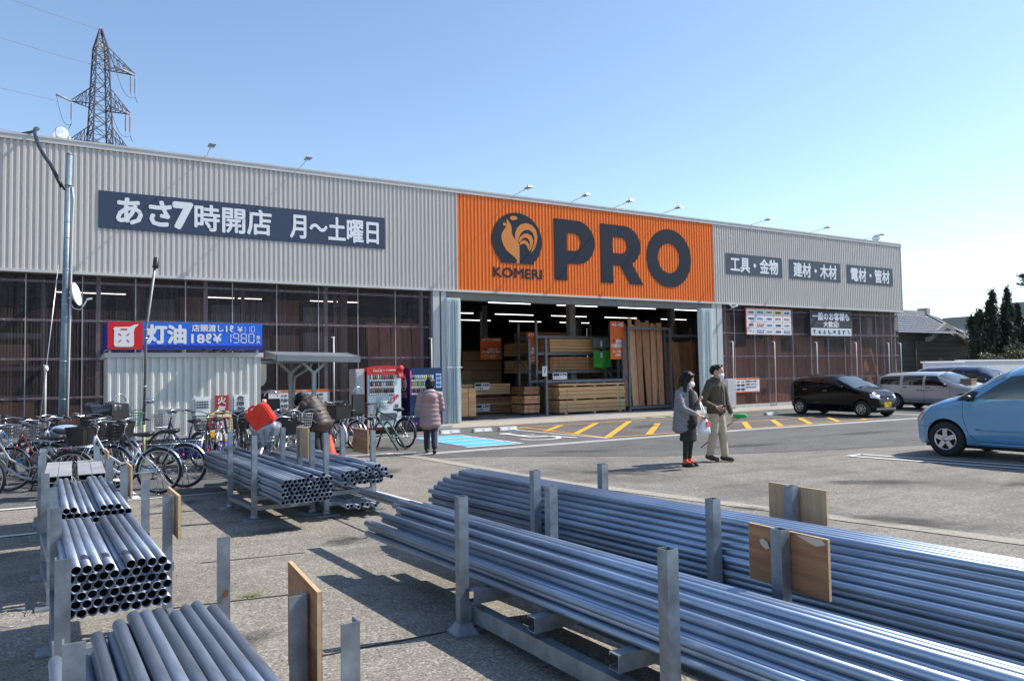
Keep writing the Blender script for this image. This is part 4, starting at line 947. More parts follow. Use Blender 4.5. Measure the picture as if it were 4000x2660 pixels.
mb = MB(); lettering(mb,'灯油',(-.17,-.044,.59),UX,UZ,.34,.18,.05); mb.build('lettering', m_letter, t, fix=False)
mb = MB(); mb.box(-.20,-.04,-.044,-.0385,.16,.52); mb.box(.03,.2,-.044,-.0385,.16,.34); mb.build('patch', ink((.75,.5,.05)), t)
mb = MB(); mb.box(-.10,.10,-.034,.034,.875,.905); mb.build('handle_slot', m_dark, t)
mb = MB(); mb.cyl((1.75,16.4,.16),(3.0,16.55,.16),.155,n=20); tag(mb.build('tarpaulin_roll', mat('blue_tarp',(.01,.025,.30),.5,var=.3,sc=6,bump=.2,bsc=9)), 'blue rolled tarpaulin lying in front of the kerosene shed', 'tarpaulin')

# ================================================================== BIKE SHELTER
sh = thing('bike_shelter','small grey carport-style bike shelter with two Y-shaped posts','shelter',(5.0,18.2,0))
m_shel = mat('shelter_steel',(.34,.35,.36),.5,.2,var=.12); m_roof = mat('shelter_roof',(.20,.215,.235),.5,.2,var=.1)
mb = MB(); P8 = [(4.10,17.6,2.09),(6.04,17.6,2.04),(6.2,19.2,2.18),(4.2,19.2,2.22)]
mb.add([V(p) for p in P8]+[V(p)+V((0,0,.07)) for p in P8], [(3,2,1,0),(4,5,6,7),(0,1,5,4),(1,2,6,5),(2,3,7,6),(3,0,4,7)]); mb.build('roof', m_roof, sh, world=True)
mb = MB(); mb.bar((4.08,17.57,2.08),(6.08,17.57,2.03),.05,.13); mb.bar((6.07,17.57,2.05),(6.22,19.2,2.2),.05,.13); mb.bar((4.08,17.57,2.10),(4.18,19.2,2.23),.05,.13); mb.build('fascia', m_roof, sh, world=True)
for (x,yv) in ((5.02,17.85),(4.75,19.0)):
    mb = MB(); mb.box(x-.045,x+.045,yv-.045,yv+.045,0,1.78); mb.build('post', m_shel, sh, world=True)
    mb = MB(); mb.bar((x,yv,1.72),(x-.32,yv,2.02),.06); mb.build('brace', m_shel, sh, world=True)
    mb = MB(); mb.bar((x,yv,1.72),(x+.32,yv,2.0),.06); mb.build('brace', m_shel, sh, world=True)
    mb = MB(); mb.box(x-.85,x+.85,yv-.035,yv+.035,1.98,2.05); mb.build('beam', m_shel, sh, world=True)
mb = MB(); mb.tube([(5.02,17.98,1.98),(5.0,18.1,1.86),(4.82,18.85,1.62),(4.82,18.92,1.5),(4.82,18.92,.1)],.028,8); mb.build('downpipe', m_shel, sh, world=True)
mb = MB(); mb.prism([(3.78,1.95),(3.95,1.95)]+earc(3.78,1.62,.17,.20,0,-90,6), lambda u,v,q: (u,q,v), 18.05, 18.12); t = tag(mb.build('air_vent_hood', ink((.5,.49,.42))),'cream curved hood between the kerosene shed and the bike shelter','hood')

# ================================================================== VENDING MACHINES
def vending(x0,x1,yf,z0,z1,body,name,lb,style):
    t = thing(name, lb, 'vending machine', ((x0+x1)/2,yf,z0)); yb = yf+.72
    mb = MB(); mb.box(x0,x1,yf+.06,yb,z0,z1); mb.build('cabinet', body[0], t, world=True, bev=.012)
    mb = MB(); mb.box(x0+.01,x1-.01,yf,yf+.06,z0+.05,z1-.01); d = mb.build('door', body[1], t, world=True, bev=.012)
    w = x1-x0; h = z1-z0; wx0 = x0+w*.05; wx1 = x0+w*(.80 if style == 'white' else .72); wz0 = z0+h*.55; wz1 = z0+h*.88
    mb = MB(); mb.box(wx0,wx1,yf-.006,yf-.0005,wz0,wz1); mb.build('display_back', ink((.30,.45,.55) if style=='white' else (.40,.42,.44)), t, world=True)
    rr = random.Random(3 if style=='white' else 5)
    pal = [(.05,.05,.06),(.55,.55,.55),(.1,.35,.45),(.5,.04,.04),(.25,.12,.05),(.08,.2,.45),(.5,.35,.15)] if style=='white' else [(.15,.35,.05),(.45,.5,.1),(.2,.45,.65),(.4,.55,.65),(.1,.05,.04),(.55,.5,.3)]
    n = 11 if style=='white' else 10
    for r in range(3):
        zr = wz0+.03+(wz1-wz0)*(2-r)/3
        for c in range(n):
            xx = wx0+.03+(wx1-wx0-.06)*(c+.5)/n; hh = .135 if r < 2 else .11; col = rr.choice(pal) if r < 2 else rr.choice([(.06,.035,.02),(.2,.1,.05),(.04,.04,.05),(.25,.2,.15)])
            mb = MB(); mb.lathe([(.0,0),(.024,0),(.024,hh*.62),(.014,hh*.82),(.014,hh),(0,hh)] if r==0 or (r==1 and style=='white') else [(0,0),(.025,0),(.025,hh*.9),(.02,hh),(0,hh)], (xx,yf-.032,zr+.025), (0,0,1), 10)
            mb.build('drink', ink(col), t, world=True)
        mb = MB(); mb.box(wx0,wx1,yf-.062,yf-.0062,zr-.02,zr+.02)
        sh_ = mb.build('shelf_strip', m_letter, t, world=True)
        mb = MB()
        for c in range(n): xx = wx0+.03+(wx1-wx0-.06)*(c+.5)/n; mb.box(xx-.018,xx+.018,yf-.066,yf-.0625,zr-.012,zr+.008)
        mb.build('button_row', m_dark, sh_, world=True)
    return t,wx0,wx1,wz0,wz1,d
redm = (m_white,m_white)
t,a,b,c,d,door = vending(7.02,8.03,19.7,.14,1.86,(mat('machine_red',(.55,.012,.02),.4),mat('machine_white',(.68,.72,.76),.35)),'drinks_machine','white-fronted drinks machine with a red top panel','white')
mb = MB(); mb.prism([(7.0,1.66),(7.0,1.86)]+[(7.0+1.05*k/8,1.86+.05*math.sin(math.pi*k/8)) for k in range(1,9)]+[(8.05,1.66)], lambda u,v,q:(u,q,v), 19.66, 19.69); mb.build('top_panel', ink((.60,.02,.02)), t, world=True)
put(t,'lettering','Coca-Cola',7.18,1.73,19.66,.26,.085,m_letter,.01); put(t,'lettering','ピープル自動販売機',7.48,1.75,19.66,.36,.05,m_letter,.02)
mb = MB(); mb.lathe([(0,-.02),(.08,-.02),(.09,0),(0,0)],(8.0,19.655,1.82),(0,1,0),16); mb.box(7.9,8.07,19.63,19.66,1.55,1.73); mb.build('badge', ink((.60,.03,.03)), t, world=True)
put(t,'lettering','当り',7.93,1.60,19.63,.11,.07,m_letter,.02)
mb = MB(); mb.box(7.28,7.64,19.685,19.699,.72,1.03); mb.build('take_out_panel', ink((.45,.55,.60)), t, world=True)
mb = MB(); mb.lathe([(0,-.006),(.15,-.006),(.15,0)],(7.46,19.684,.88),(0,1,0),20); mb.build('sticker', ink((.6,.66,.68)), t, world=True)
mb = MB(); mb.box(7.40,7.85,19.67,19.699,.38,.58); mb.build('delivery_flap', ink((.08,.09,.10)), t, world=True)
for (x,z,r_) in ((7.76,.94,.055),(7.84,1.02,.04),(7.9,1.05,.03)):
    mb = MB(); mb.torus((x,19.69,z),(0,1,0),r_,.014,16,6); mb.build('red_ring', ink((.6,.03,.02)), t, world=True)
mb = MB(); mb.box(7.66,7.76,19.685,19.699,1.06,1.09); mb.box(7.83,7.93,19.685,19.699,.72,.82); mb.build('coin_panel', ink((.12,.13,.14)), t, world=True)
blm = mat('machine_navy',(.003,.022,.105),.35,var=.05)
t,a,b,c,d,door = vending(8.27,9.32,19.7,.12,1.83,(blm,blm),'drinks_machine','navy blue drinks machine with a white lettered side','navy')
mb = MB(); lettering(mb,'BOSS',(8.262,20.32,.98),(0,-1,0),UZ,.46,.15,.02); mb.build('lettering', m_letter, t, world=True, fix=False)
mb = MB(); lettering(mb,'COFFEE',(8.262,20.24,1.58),(0,-1,0),UZ,.30,.06,.02); mb.build('lettering', m_letter, t, world=True, fix=False)
mb = MB(); P=[(8.262,20.09+.17*math.cos(k*.3142),1.38+.20*math.sin(k*.3142)) for k in range(20)]; mb.tube(P,.018,6,closed=True); mb.build('emblem_ring', m_letter, t, world=True)
mb = MB(); mb.box(8.262,8.268,20.01,20.17,1.27,1.49); mb.build('emblem_centre', m_letter, t, world=True)
mb = MB(); mb.box(8.29,8.335,19.69,19.699,1.05,1.75); mb.build('pink_strip', ink((.60,.12,.30)), t, world=True)
mb = MB(); mb.box(9.10,9.27,19.69,19.699,1.25,1.66); mb.build('payment_panel', ink((.55,.62,.72)), t, world=True)
for z in (1.30,1.43,1.55):
    mb = MB(); mb.box(9.12,9.25,19.684,19.689,z,z+.08); mb.build('payment_icon', ink((.03,.15,.45)), t, world=True)
mb = MB(); mb.box(9.08,9.30,19.66,19.699,1.08,1.14); mb.box(9.10,9.30,19.68,19.699,.98,1.06); mb.build('coin_slot', m_alu, t, world=True)
mb = MB(); mb.torus((9.15,19.69,.93),(0,1,0),.14,.035,20,6,R(-80),R(80),(0,0,-1)); mb.build('swoosh', ink((.5,.54,.58)), t, world=True)
mb = MB(); mb.box(8.40,8.9,19.675,19.699,.42,.62); mb.build('delivery_flap', ink((.06,.07,.09)), t, world=True)
mb = MB(); mb.box(9.12,9.22,19.69,19.699,.40,.50); mb.box(9.05,9.24,19.69,19.699,.17,.23); mb.build('sticker', m_letter, t, world=True)
mb = MB(); mb.box(9.0,9.55,19.55,19.8,.06,.16); tag(mb.build('concrete_block', m_conc, bev=.01), 'grey concrete block at the foot of the navy drinks machine', 'block')
t = thing('recycling_bin','tall plain grey bin cabinet left of the white drinks machine','bin',(6.85,19.9,.1))
mb = MB(); mb.box(6.70,6.96,19.75,20.3,.1,1.82); mb.build('case', m_trim, t, world=True, bev=.01); mb = MB(); mb.box(6.73,6.93,19.74,19.749,.2,1.75); mb.build('door', m_frame, t, world=True)
# wheel stops
ws = None
for i,(x,yv,lb) in enumerate(((8.62,18.45,'left one of the three beside the blue bay'),(9.6,18.40,'middle one of the three beside the blue bay'),(10.42,18.38,'right one of the three beside the yellow hatching'),(20.9,17.9,'dark one behind the black car'))):
    if ws is None:
        ws = thing('wheel_stop','white concrete wheel stop, '+lb,'wheel stop',(x,yv,.005),0,'wheel stops')
        mb = MB(); mb.prism([(-.09,0),(-.065,.11),(.05,.11),(.09,0)], lambda u,v,q:(q,u,v), 0, .60); mb.build('block', m_conc, ws, bev=.012)
        mb = MB(); mb.obox((.15,-.079,.055),(.10,0,0),(.0,.0015,.0),(0,.009,.035)); mb.build('reflector', m_letter, ws); mb = MB(); mb.obox((.44,-.079,.055),(.10,0,0),(.0,.0015,.0),(0,.009,.035)); mb.build('reflector', m_letter, ws)
    else: dup(ws, (x,yv,.005), 0, ('white' if i<3 else 'grey')+' concrete wheel stop, '+lb)
def cone(x,y,lb):
    t = thing('traffic_cone', lb, 'cone', (x,y,0.006)); m = ink((.80,.075,.015))
    mb = MB(); mb.lathe([(.13,.03),(.03,.42),(.0,.42)],n=18); mb.build('cone_body', m, t); mb = MB(); mb.box(-.17,.17,-.17,.17,0,.03); mb.build('base', m, t, bev=.008)
cone(4.60,15.2,'orange traffic cone in front of the stooping person'); cone(5.62,16.5,'orange traffic cone beside the purple bicycle')

# ================================================================== PIPE RACKS
def angle_post(parent, x, y, z0, z1, sx, sy, name='post'):
    w=.062; th=.006; mb = MB()
    mb.prism([(0,0),(sx*w,0),(sx*w,sy*th),(sx*th,sy*th),(sx*th,sy*w),(0,sy*w)], lambda u,v,q:(x+u,y+v,q), z0, z1)
    return mb.build(name, m_galv, parent, world=True)
def square_post(parent, x, y, z0, z1, w=.065):
    mb = MB(); h=w/2; i=h-.005; P=[(-h,-h),(h,-h),(h,h),(-h,h)]; Q=[(-i,-i),(i,-i),(i,i),(-i,i)]
    vs=[(x+a,y+b,z) for z in (z0,z1) for a,b in P]+[(x+a,y+b,z) for z in (z1,z1-.35) for a,b in Q]
    fs=[(0,1,5,4),(1,2,6,5),(2,3,7,6),(3,0,4,7),(4,5,9,8),(5,6,10,9),(6,7,11,10),(7,4,8,11),(8,9,13,12),(9,10,14,13),(10,11,15,14),(11,8,12,15),(12,13,14,15),(3,2,1,0)]
    mb.add(vs,fs); p = mb.build('post', m_galv, parent, world=True, fix=False)
    mb = MB(); k=.075; mb.add([(x-k,y-k,.006),(x+k,y-k,.006),(x+k,y+k,.006),(x-k,y+k,.006),(x-k,y-k,.02),(x+k,y-k,.02),(x+k,y+k,.02),(x-k,y+k,.02),(x-h-.004,y-h-.004,.08),(x+h+.004,y-h-.004,.08),(x+h+.004,y+h+.004,.08),(x-h-.004,y+h+.004,.08)],
        [(0,1,5,4),(1,2,6,5),(2,3,7,6),(3,0,4,7),(4,5,9,8),(5,6,10,9),(6,7,11,10),(7,4,8,11),(8,9,10,11)]); mb.build('foot', m_galv, p, world=True)
    return p
def rust_spot(post, x, y, z, s=.03):
    mb = MB(); P=[(s*.5*math.cos(a)*random.uniform(.7,1.2), s*math.sin(a)*random.uniform(.7,1.3)) for a in [k*.628 for k in range(10)]]
    mb.prism(P, lambda u,v,q:(x+u,y+q,z+v), 0, -.0015); mb.build('rust_patch', m_rust, post, world=True)
_pm = {}
def scaffold_pipe(x, y0, L, z, tilt, m, lb, grp, r=.0243, zt=0.0, roll=0.0, band=None, short=False):
    key = (round(L,2), m.name, r, band)
    if key not in _pm:
        o = thing_pipe(L, r, m, band); _pm[key] = o
        o.location = (x,y0,z); o.rotation_euler = (math.atan(zt),0,-math.atan(tilt)); tag(o,lb,'pipe',grp); return o
    src = _pm[key]; o = src.copy(); COL.objects.link(o)
    for ch in src.children: c = ch.copy(); COL.objects.link(c); c.parent = o
    o.location = (x,y0,z); o.rotation_euler = (math.atan(zt),0,-math.atan(tilt)); tag(o,lb,'pipe',grp); return o
def thing_pipe(L, r, m, band):
    mb = MB(); mb.pipe((0,0,0),(0,L,0),r,r-.0025,18); o = mb.build('scaffold_pipe', m, None, fix=False)
    mb = MB(); mb.cyl((0,.03,0),(0,L-.03,0),r-.0028,n=14); mb.build('bore_shade', m_bore_shade, o)  # solid black core, added as painted shade behind the open pipe ends
    if band:
        mb = MB(); mb.tube([(0,band,0),(0,band+.11,0)],r+.0006,18,caps=False); mb.build('print_band', m_band, o)
    return o
def pile(name, x0, y0, L, z0, rows, tilt, m, lb, grp, jit=.02, bands=0.0, seed=1, zt=0.0, x_slope=0.0):
    rr = random.Random(seed)
    for r,cols in enumerate(rows):
        for c in cols:
            x = x0+c*.0492+(.0246 if r%2 else 0)+rr.uniform(-.001,.001)
            bd = .16 if rr.random() < bands else None
            scaffold_pipe(x, y0+rr.uniform(-jit,jit), L, z0+r*.0425, tilt+rr.uniform(-.004,.004), m, lb, grp, band=bd, zt=zt)
# left row of racks
def left_rack(posts, lb, zb, ply=None):
    cx = sum(p[0] for p in posts)/len(posts); cy = sum(p[1] for p in posts)/len(posts)
    t = thing('pipe_rack', lb, 'rack', (cx,cy,0), 0, 'steel racks under the pipes'); P = []
    for (x,y,sx,sy) in posts:
        p = angle_post(t,x,y,.02,.875,sx,sy); P.append(p)
        mb = MB(); mb.box(x-.07,x+.09,y-.08,y+.08,.006,.02); mb.build('foot', m_galv, p, world=True)
    (xa,ya),(xb,yb) = posts[0][:2],posts[1][:2]
    ys = sorted(set(round(p[1],1) for p in posts))
    by = sorted(posts, key=lambda p:p[1])
    for pr,dy in ((by[:2],.05),(by[2:],-.02)):
        yv = (pr[0][1]+pr[1][1])/2+dy
        mb = MB(); mb.box(min(p[0] for p in pr)+.0,max(p[0] for p in pr)-.0,yv-.025,yv+.025,zb-.06,zb); mb.build('beam', m_galv, t, world=True)
    for k in (0,1):
        sel = sorted([p for p in posts if (p[0] < cx) == (k == 0)], key=lambda p:p[1])
        if len(sel) > 1:
            for zz in ((zb-.10,.12) if k == 0 else (.12,)):
                mb = MB(); mb.bar((sel[0][0]+(.02 if k==0 else -.02),sel[0][1],zz),(sel[-1][0]+(.02 if k==0 else -.02),sel[-1][1],zz),.04); mb.build('rail', m_galv, t, world=True)
    return t,P
r1,P1 = left_rack([(-.02,2.62,1,1),(.735,2.72,-1,1),(.05,1.25,1,1),(.80,2.33,-1,1)],'nearest left steel rack, at the bottom edge of the picture',.455)
r2,P2 = left_rack([(-.06,3.85,1,1),(.68,3.91,-1,1),(-.11,5.40,1,1),(.585,5.47,-1,1)],'second left steel rack, holding the large pile of open-ended short pipes',.455)
r3,P3 = left_rack([(-.15,6.44,1,1),(.53,6.49,-1,1),(-.22,7.43,1,1),(.44,7.60,-1,1)],'third left steel rack, behind the second short pipe pile',.455)
r4,P4 = left_rack([(-.30,9.2,1,1),(.355,8.36,-1,1),(-.31,10.1,1,1),(.285,10.02,-1,1)],'farthest left steel rack, holding flat zinc channels',.455)
rust_spot(P1[0],.0,2.61,.56,.035); rust_spot(P2[1],.66,3.905,.60,.022)
def plywood(p, q, z0, z1, th, lb, m=m_ply):
    """board between two ground points p and q"""
    p,q = V((*p,0)),V((*q,0)); d = (q-p); n = V((-d.y,d.x,0)).normalized()*th
    mb = MB(); c = (p+q)/2+V((0,0,(z0+z1)/2)); mb.obox(c, d/2, n/2, (0,0,(z1-z0)/2)); o = mb.build('plywood_board', m)
    o2 = tag(o, lb, 'board', 'plywood price boards on the posts')
    mb = MB(); 
    for zz in (z1+.0005,): mb.obox(V((c.x,c.y,zz)), d/2, n*.5, (0,0,.0005))
    mb.obox(p+V((0,0,(z0+z1)/2)), d.normalized()*.0006, n*.5, (0,0,(z1-z0)/2)); mb.obox(q+V((0,0,(z0+z1)/2)), d.normalized()*.0006, n*.5, (0,0,(z1-z0)/2))
    mb.build('edge', m_plyedge, o)
    mb = MB(); s = n*.5+n.normalized()*.0012; mb.obox(c-s, d/2*.995, n.normalized()*.0008, (0,0,(z1-z0)/2*.995)); mb.build('black_face', m_black, o)
    return o
def ply_stain(o, c, P, m):
    mb = MB(); mb.prism(P, lambda u,v,q:(c[0]+q,c[1]+u,c[2]+v), 0, -.0012); return mb.build('stain', m, o)
plywood((.752,2.62),(.775,3.12),.49,.905,.016,'brown plywood board on the nearest left post, at the bottom edge')
plywood((.615,5.36),(.60,5.86),.60,.885,.016,'plywood board seen edge-on at the second left rack',m_ply2)
plywood((.475,7.66),(.455,8.16),.58,.86,.016,'plywood board seen edge-on at the third left rack',m_ply2)
plywood((.375,10.0),(.36,10.6),.50,.80,.016,'plywood board seen edge-on at the farthest left rack',m_ply2)
GL = 'dark grey scaffold pipe in the '
full = list(range(9))
# pile 1
pile('p1',.02,1.75,1.62,.49,[[0,1,2,3,4],[0,1,2,3,4],[0,2,3,4,5,6,7],[3,4,5,6,7,8],[3,4,5,6,7,8],[4,5,6,7,8,9,9.98,10.9]],-.045,m_pipe,GL+'nearest left pile at the bottom edge','pipes of the nearest left pile',.05,.0,21)
# pile 2
pile('p2',.00,4.36,1.52,.49,[list(range(10)),list(range(9)),list(range(10)),list(range(9)),list(range(10)),[0,1,2,3,5,6,7,8]],-.05,m_pipe,GL+'second left pile, with open round ends','pipes of the second left pile',.012,.35,5)
# pile 3
pile('p3',-.08,6.58,2.0,.50,[list(range(10)),list(range(9)),list(range(10)),list(range(10)),[1,2,6,7,8]],-.035,m_pipe,GL+'third left pile, near the bicycles','pipes of the third left pile',.015,.0,6)
# channels
for k in range(2):
    for j in range(3):
        x = -.24+k*.30; z = .52+j*.062; mb = MB()
        for q in range(2):
            xx = x+q*.125
            mb.prism([(0,0),(.12,0),(.12,.055),(.10,.055),(.10,.05),(.115,.05),(.115,.005),(.005,.005),(.005,.05),(.02,.05),(.02,.055),(0,.055)], lambda u,v,p_: (xx+u,p_,z+.055-v), 8.75, 10.25)
        tag(mb.build('zinc_channel_pair', m_channel), 'pair of pale flat zinc channels on the farthest left rack, %s bundle, %s layer' % (('left','right')[k],('bottom','middle','top')[j]), 'channel','zinc channels on the farthest left rack')
# middle racks
def mid_rack(posts, lb, zb):
    cx = sum(p[0] for p in posts)/4; cy = sum(p[1] for p in posts)/4
    t = thing('pipe_rack', lb, 'rack', (cx,cy,0), 0, 'steel racks under the pipes')
    for (x,y) in posts:
        mb = MB(); mb.box(x-.03,x+.03,y-.03,y+.03,.02,.975); p = mb.build('post', m_galv, t, world=True, bev=.003)
        mb = MB(); mb.box(x-.13,x+.13,y-.09,y+.09,.006,.018); mb.cyl((x,y,.018),(x,y,.07),.055,.035,14); mb.build('foot', m_galv, p, world=True)
    for i in range(4):
        (a,b),(c,d) = posts[i],posts[(i+1)%4]
        for zz in ((.14,.26) if i%2 == 0 else (.14,)):
            mb = MB(); e = V((c-a,d-b,0)).normalized()*.03; mb.bar(V((a,b,zz))+e,V((c,d,zz))-e,.05); mb.build('rail', m_galv, t, world=True)
    return t
mid_rack([(1.82,8.96),(2.50,8.99),(2.42,10.1),(1.73,9.95)],'middle steel rack on plate feet holding long pipes',.28)
mid_rack([(2.60,8.75),(3.20,8.80),(3.12,9.75),(2.54,9.70)],'right-hand middle steel rack by the white ground line',.28)
pile('m1',1.93,8.05,3.9,.325,[list(range(11)),list(range(11)),list(range(11)),list(range(11)),list(range(11)),[0,1,2,3,4,5,7,8,9,10],[6,9]],-.055,m_pipe,'long grey scaffold pipe in the left middle pile','pipes of the left middle pile',.03,0,8)
pile('m2',2.72,8.45,3.3,.405,[[0,1,2,3,4,5,6,7,8,9,10],[0,1,2,3,8,9,10,11],[0,1,2,3,4,5,6,7,8,9,10,11],[0,1,2,3,4,5,6,7,9,10],[5,8,9]],-.06,m_pipe,'grey scaffold pipe in the upper tier of the right middle pile','upper pipes of the right middle pile',.10,0,9)
pile('m3',2.76,8.40,3.0,.14,[[0,1,2,4,5,6,7,8,10,11],[9,10]],-.06,m_pipe,'grey scaffold pipe in the lower tier under the right middle pile','lower pipes of the right middle pile',.12,0,10)
plywood((3.16,8.85),(3.13,9.3),.68,.98,.016,'brown plywood board on the right-hand middle rack',m_ply)
plywood((2.56,9.35),(2.53,9.8),.62,1.0,.016,'pale plywood board between the two middle racks',m_ply2)
# right-hand racks A and B
def big_rack(posts, lb, zb):
    cx = sum(p[0] for p in posts)/4; cy = sum(p[1] for p in posts)/4
    t = thing('pipe_rack', lb, 'rack', (cx,cy,0), 0, 'steel racks under the pipes')
    for (x,y) in posts: square_post(t,x,y,.02,.875)
    (x0,y0),(x1,y1),(x2,y2),(x3,y3) = posts    # near-left far, near-left near, right near, right far
    for (a,b,c,d) in ((x0,y0,x1,y1),(x3,y3,x2,y2)):
        mb = MB(); o = .10 if a == x0 else -.10
        mb.bar((a+o,b+.05,.12),(c+o,d-.9,.12),.07,.10); mb.build('skid', m_galv, t, world=True)
    for f in (.06,.42,.80):
        p = V((x0,y0,.21)).lerp(V((x1,y1,.21)),f); q = V((x3,y3,.21)).lerp(V((x2,y2,.21)),f); mb = MB(); d = (q-p)
        s = d.normalized(); n = V((-s.y,s.x,0)); p -= s*.02*(-1); 
        mb.prism([(0,0),(.075,0),(.075,-.02),(.07,-.02),(.07,-.005),(.005,-.005),(.005,-.08),(.07,-.08),(.07,-.065),(.075,-.065),(.075,-.085),(0,-.085)], lambda u,v,w_: p+n*u+V((0,0,.085+v))+s*w_, .0, d.length)
        mb.build('crossbeam', m_galv, t, world=True)
    return t
big_rack([(2.155,4.30),(2.275,2.51),(3.0,2.50),(2.86,4.32)],'near right steel rack with square posts under the long bright pipes',.3)
big_rack([(3.20,5.06),(3.375,3.31),(4.155,3.36),(3.895,5.08)],'far right steel rack with square posts holding the tall pipe stack',.3)
pa = []
RA = [list(range(0,12)),list(range(0,11)),list(range(0,11)),[1,2,3,4,5,6,7,8,9],[2,3,4,5,6,7,8,9],[3,4,5,6,7,8],[5,6,7]]
rr = random.Random(31)
for r,cols in enumerate(RA):
    for c in cols:
        if r in (1,) and 2 < c < 9: continue
        if r == 2 and 3 < c < 8: continue
        x = 2.155+c*.0515+(.026 if r%2 else 0); ye = 6.15-.045*c*(1 if r>1 else .3)+rr.uniform(-.20,.10)
        if r <= 2 and c == 0: ye = 6.12+rr.uniform(-.03,.03)
        if r < 3 and c > 1: ye -= .3
        scaffold_pipe(x+.085*(6.1-0.6)*1.0, ye-5.6, 5.6, .325+r*.0425+rr.uniform(-.003,.003), -.085+rr.uniform(-.004,.004), m_pipeb, 'long bright galvanised pipe in the near right pile','pipes of the near right pile')
for k,(dx,dz) in enumerate(((0,.0),(.05,-.045))):
    scaffold_pipe(2.94+dx*.4, 1.5, 5.6, .53+dz, -.085, m_pipeb, 'one of the pair of longer pipes sticking out behind the near right pile','pair of longer pipes')
rr = random.Random(41)
for r in range(10):
    for c in range(8):
        c0 = 0 if r < 6 else (r-5)*.5
        if c < c0 or (r < 7 and c > 2) or (r == 9 and c > 6): continue
        x = 3.06+c*.0492+(.0246 if r%2 else 0)
        scaffold_pipe(x+.110*6, 6.80-6.0+rr.uniform(-.04,.04)-(.0 if r<6 else .09*(r-5)), 6.0, .335+r*.0425, -.110+rr.uniform(-.001,.001), m_pipeb,'long bright galvanised pipe in the tall far right stack','pipes of the tall far right stack')
pb = plywood((3.045,2.26),(3.055,2.74),.575,.86,.016,'stained brown plywood board on the near right post')
wt = ink((.62,.50,.40)); ds = ink((.17,.065,.025))
ply_stain(pb,(3.036,2.63,.775),[(-.035,-.02),(-.01,-.028),(.02,-.01),(.03,.012),(.01,.025),(-.02,.012)],wt)
ply_stain(pb,(3.036,2.34,.845),[(-.07,-.01),(-.02,-.028),(.05,-.008),(.10,.008),(.05,.012),(-.05,.012)],wt)
plywood((4.215,3.13),(4.225,3.60),.55,.865,.016,'pale brown plywood board on the far right post',m_ply2)
# ================================================================== BICYCLES
WR = .33
m_rim = mat('bike_rim', (0.36,0.365,0.38), 0.35, 0.9, var=.1)
_bm = {}
def cached(key, fn, name, m, parent):
    if key not in _bm: _bm[key] = fn().build(name, m, None, fix=False); o = _bm[key]; o.parent = parent
    else: o = _bm[key].copy(); COL.objects.link(o); o.parent = parent
    p = parent
    while p.parent is not None: p = p.parent
    XF[o.name] = XF[p.name]
    return o
def tyre_mb(): 
    mb = MB(); mb.torus((0,0,0),(0,1,0),WR-.018,.018,36,8); return mb
def rim_mb():
    mb = MB(); mb.torus((0,0,0),(0,1,0),WR-.045,.011,32,6); mb.cyl((0,-.045,0),(0,.045,0),.02,n=10); return mb
def spoke_mb():
    mb = MB()
    for k in range(18):
        a = k*2*math.pi/18; sgn = .03 if k%2 else -.03; b = a+(.35 if (k//2)%2 else -.35)
        mb.cyl((.02*math.cos(b),sgn,.02*math.sin(b)),((WR-.045)*math.cos(a),0,(WR-.045)*math.sin(a)),.0016,n=4,caps=False)
    return mb
def wheel(parent, name, x, turn=0.0):
    mb_ = cached('tyre', tyre_mb, name, m_rubber, parent); mb_.name = name; mb_.location = (x,0,WR); mb_.rotation_euler = (0,random.uniform(0,3),turn)
    cached('rim', rim_mb, 'rim', m_rim, mb_); cached('spoke', spoke_mb, 'spokes', m_alu, mb_)
    return mb_
_paint = {}
def paint(c):
    if c not in _paint: _paint[c] = mat('bike_paint', c, 0.3, 0.2, coat=.6)
    return _paint[c]
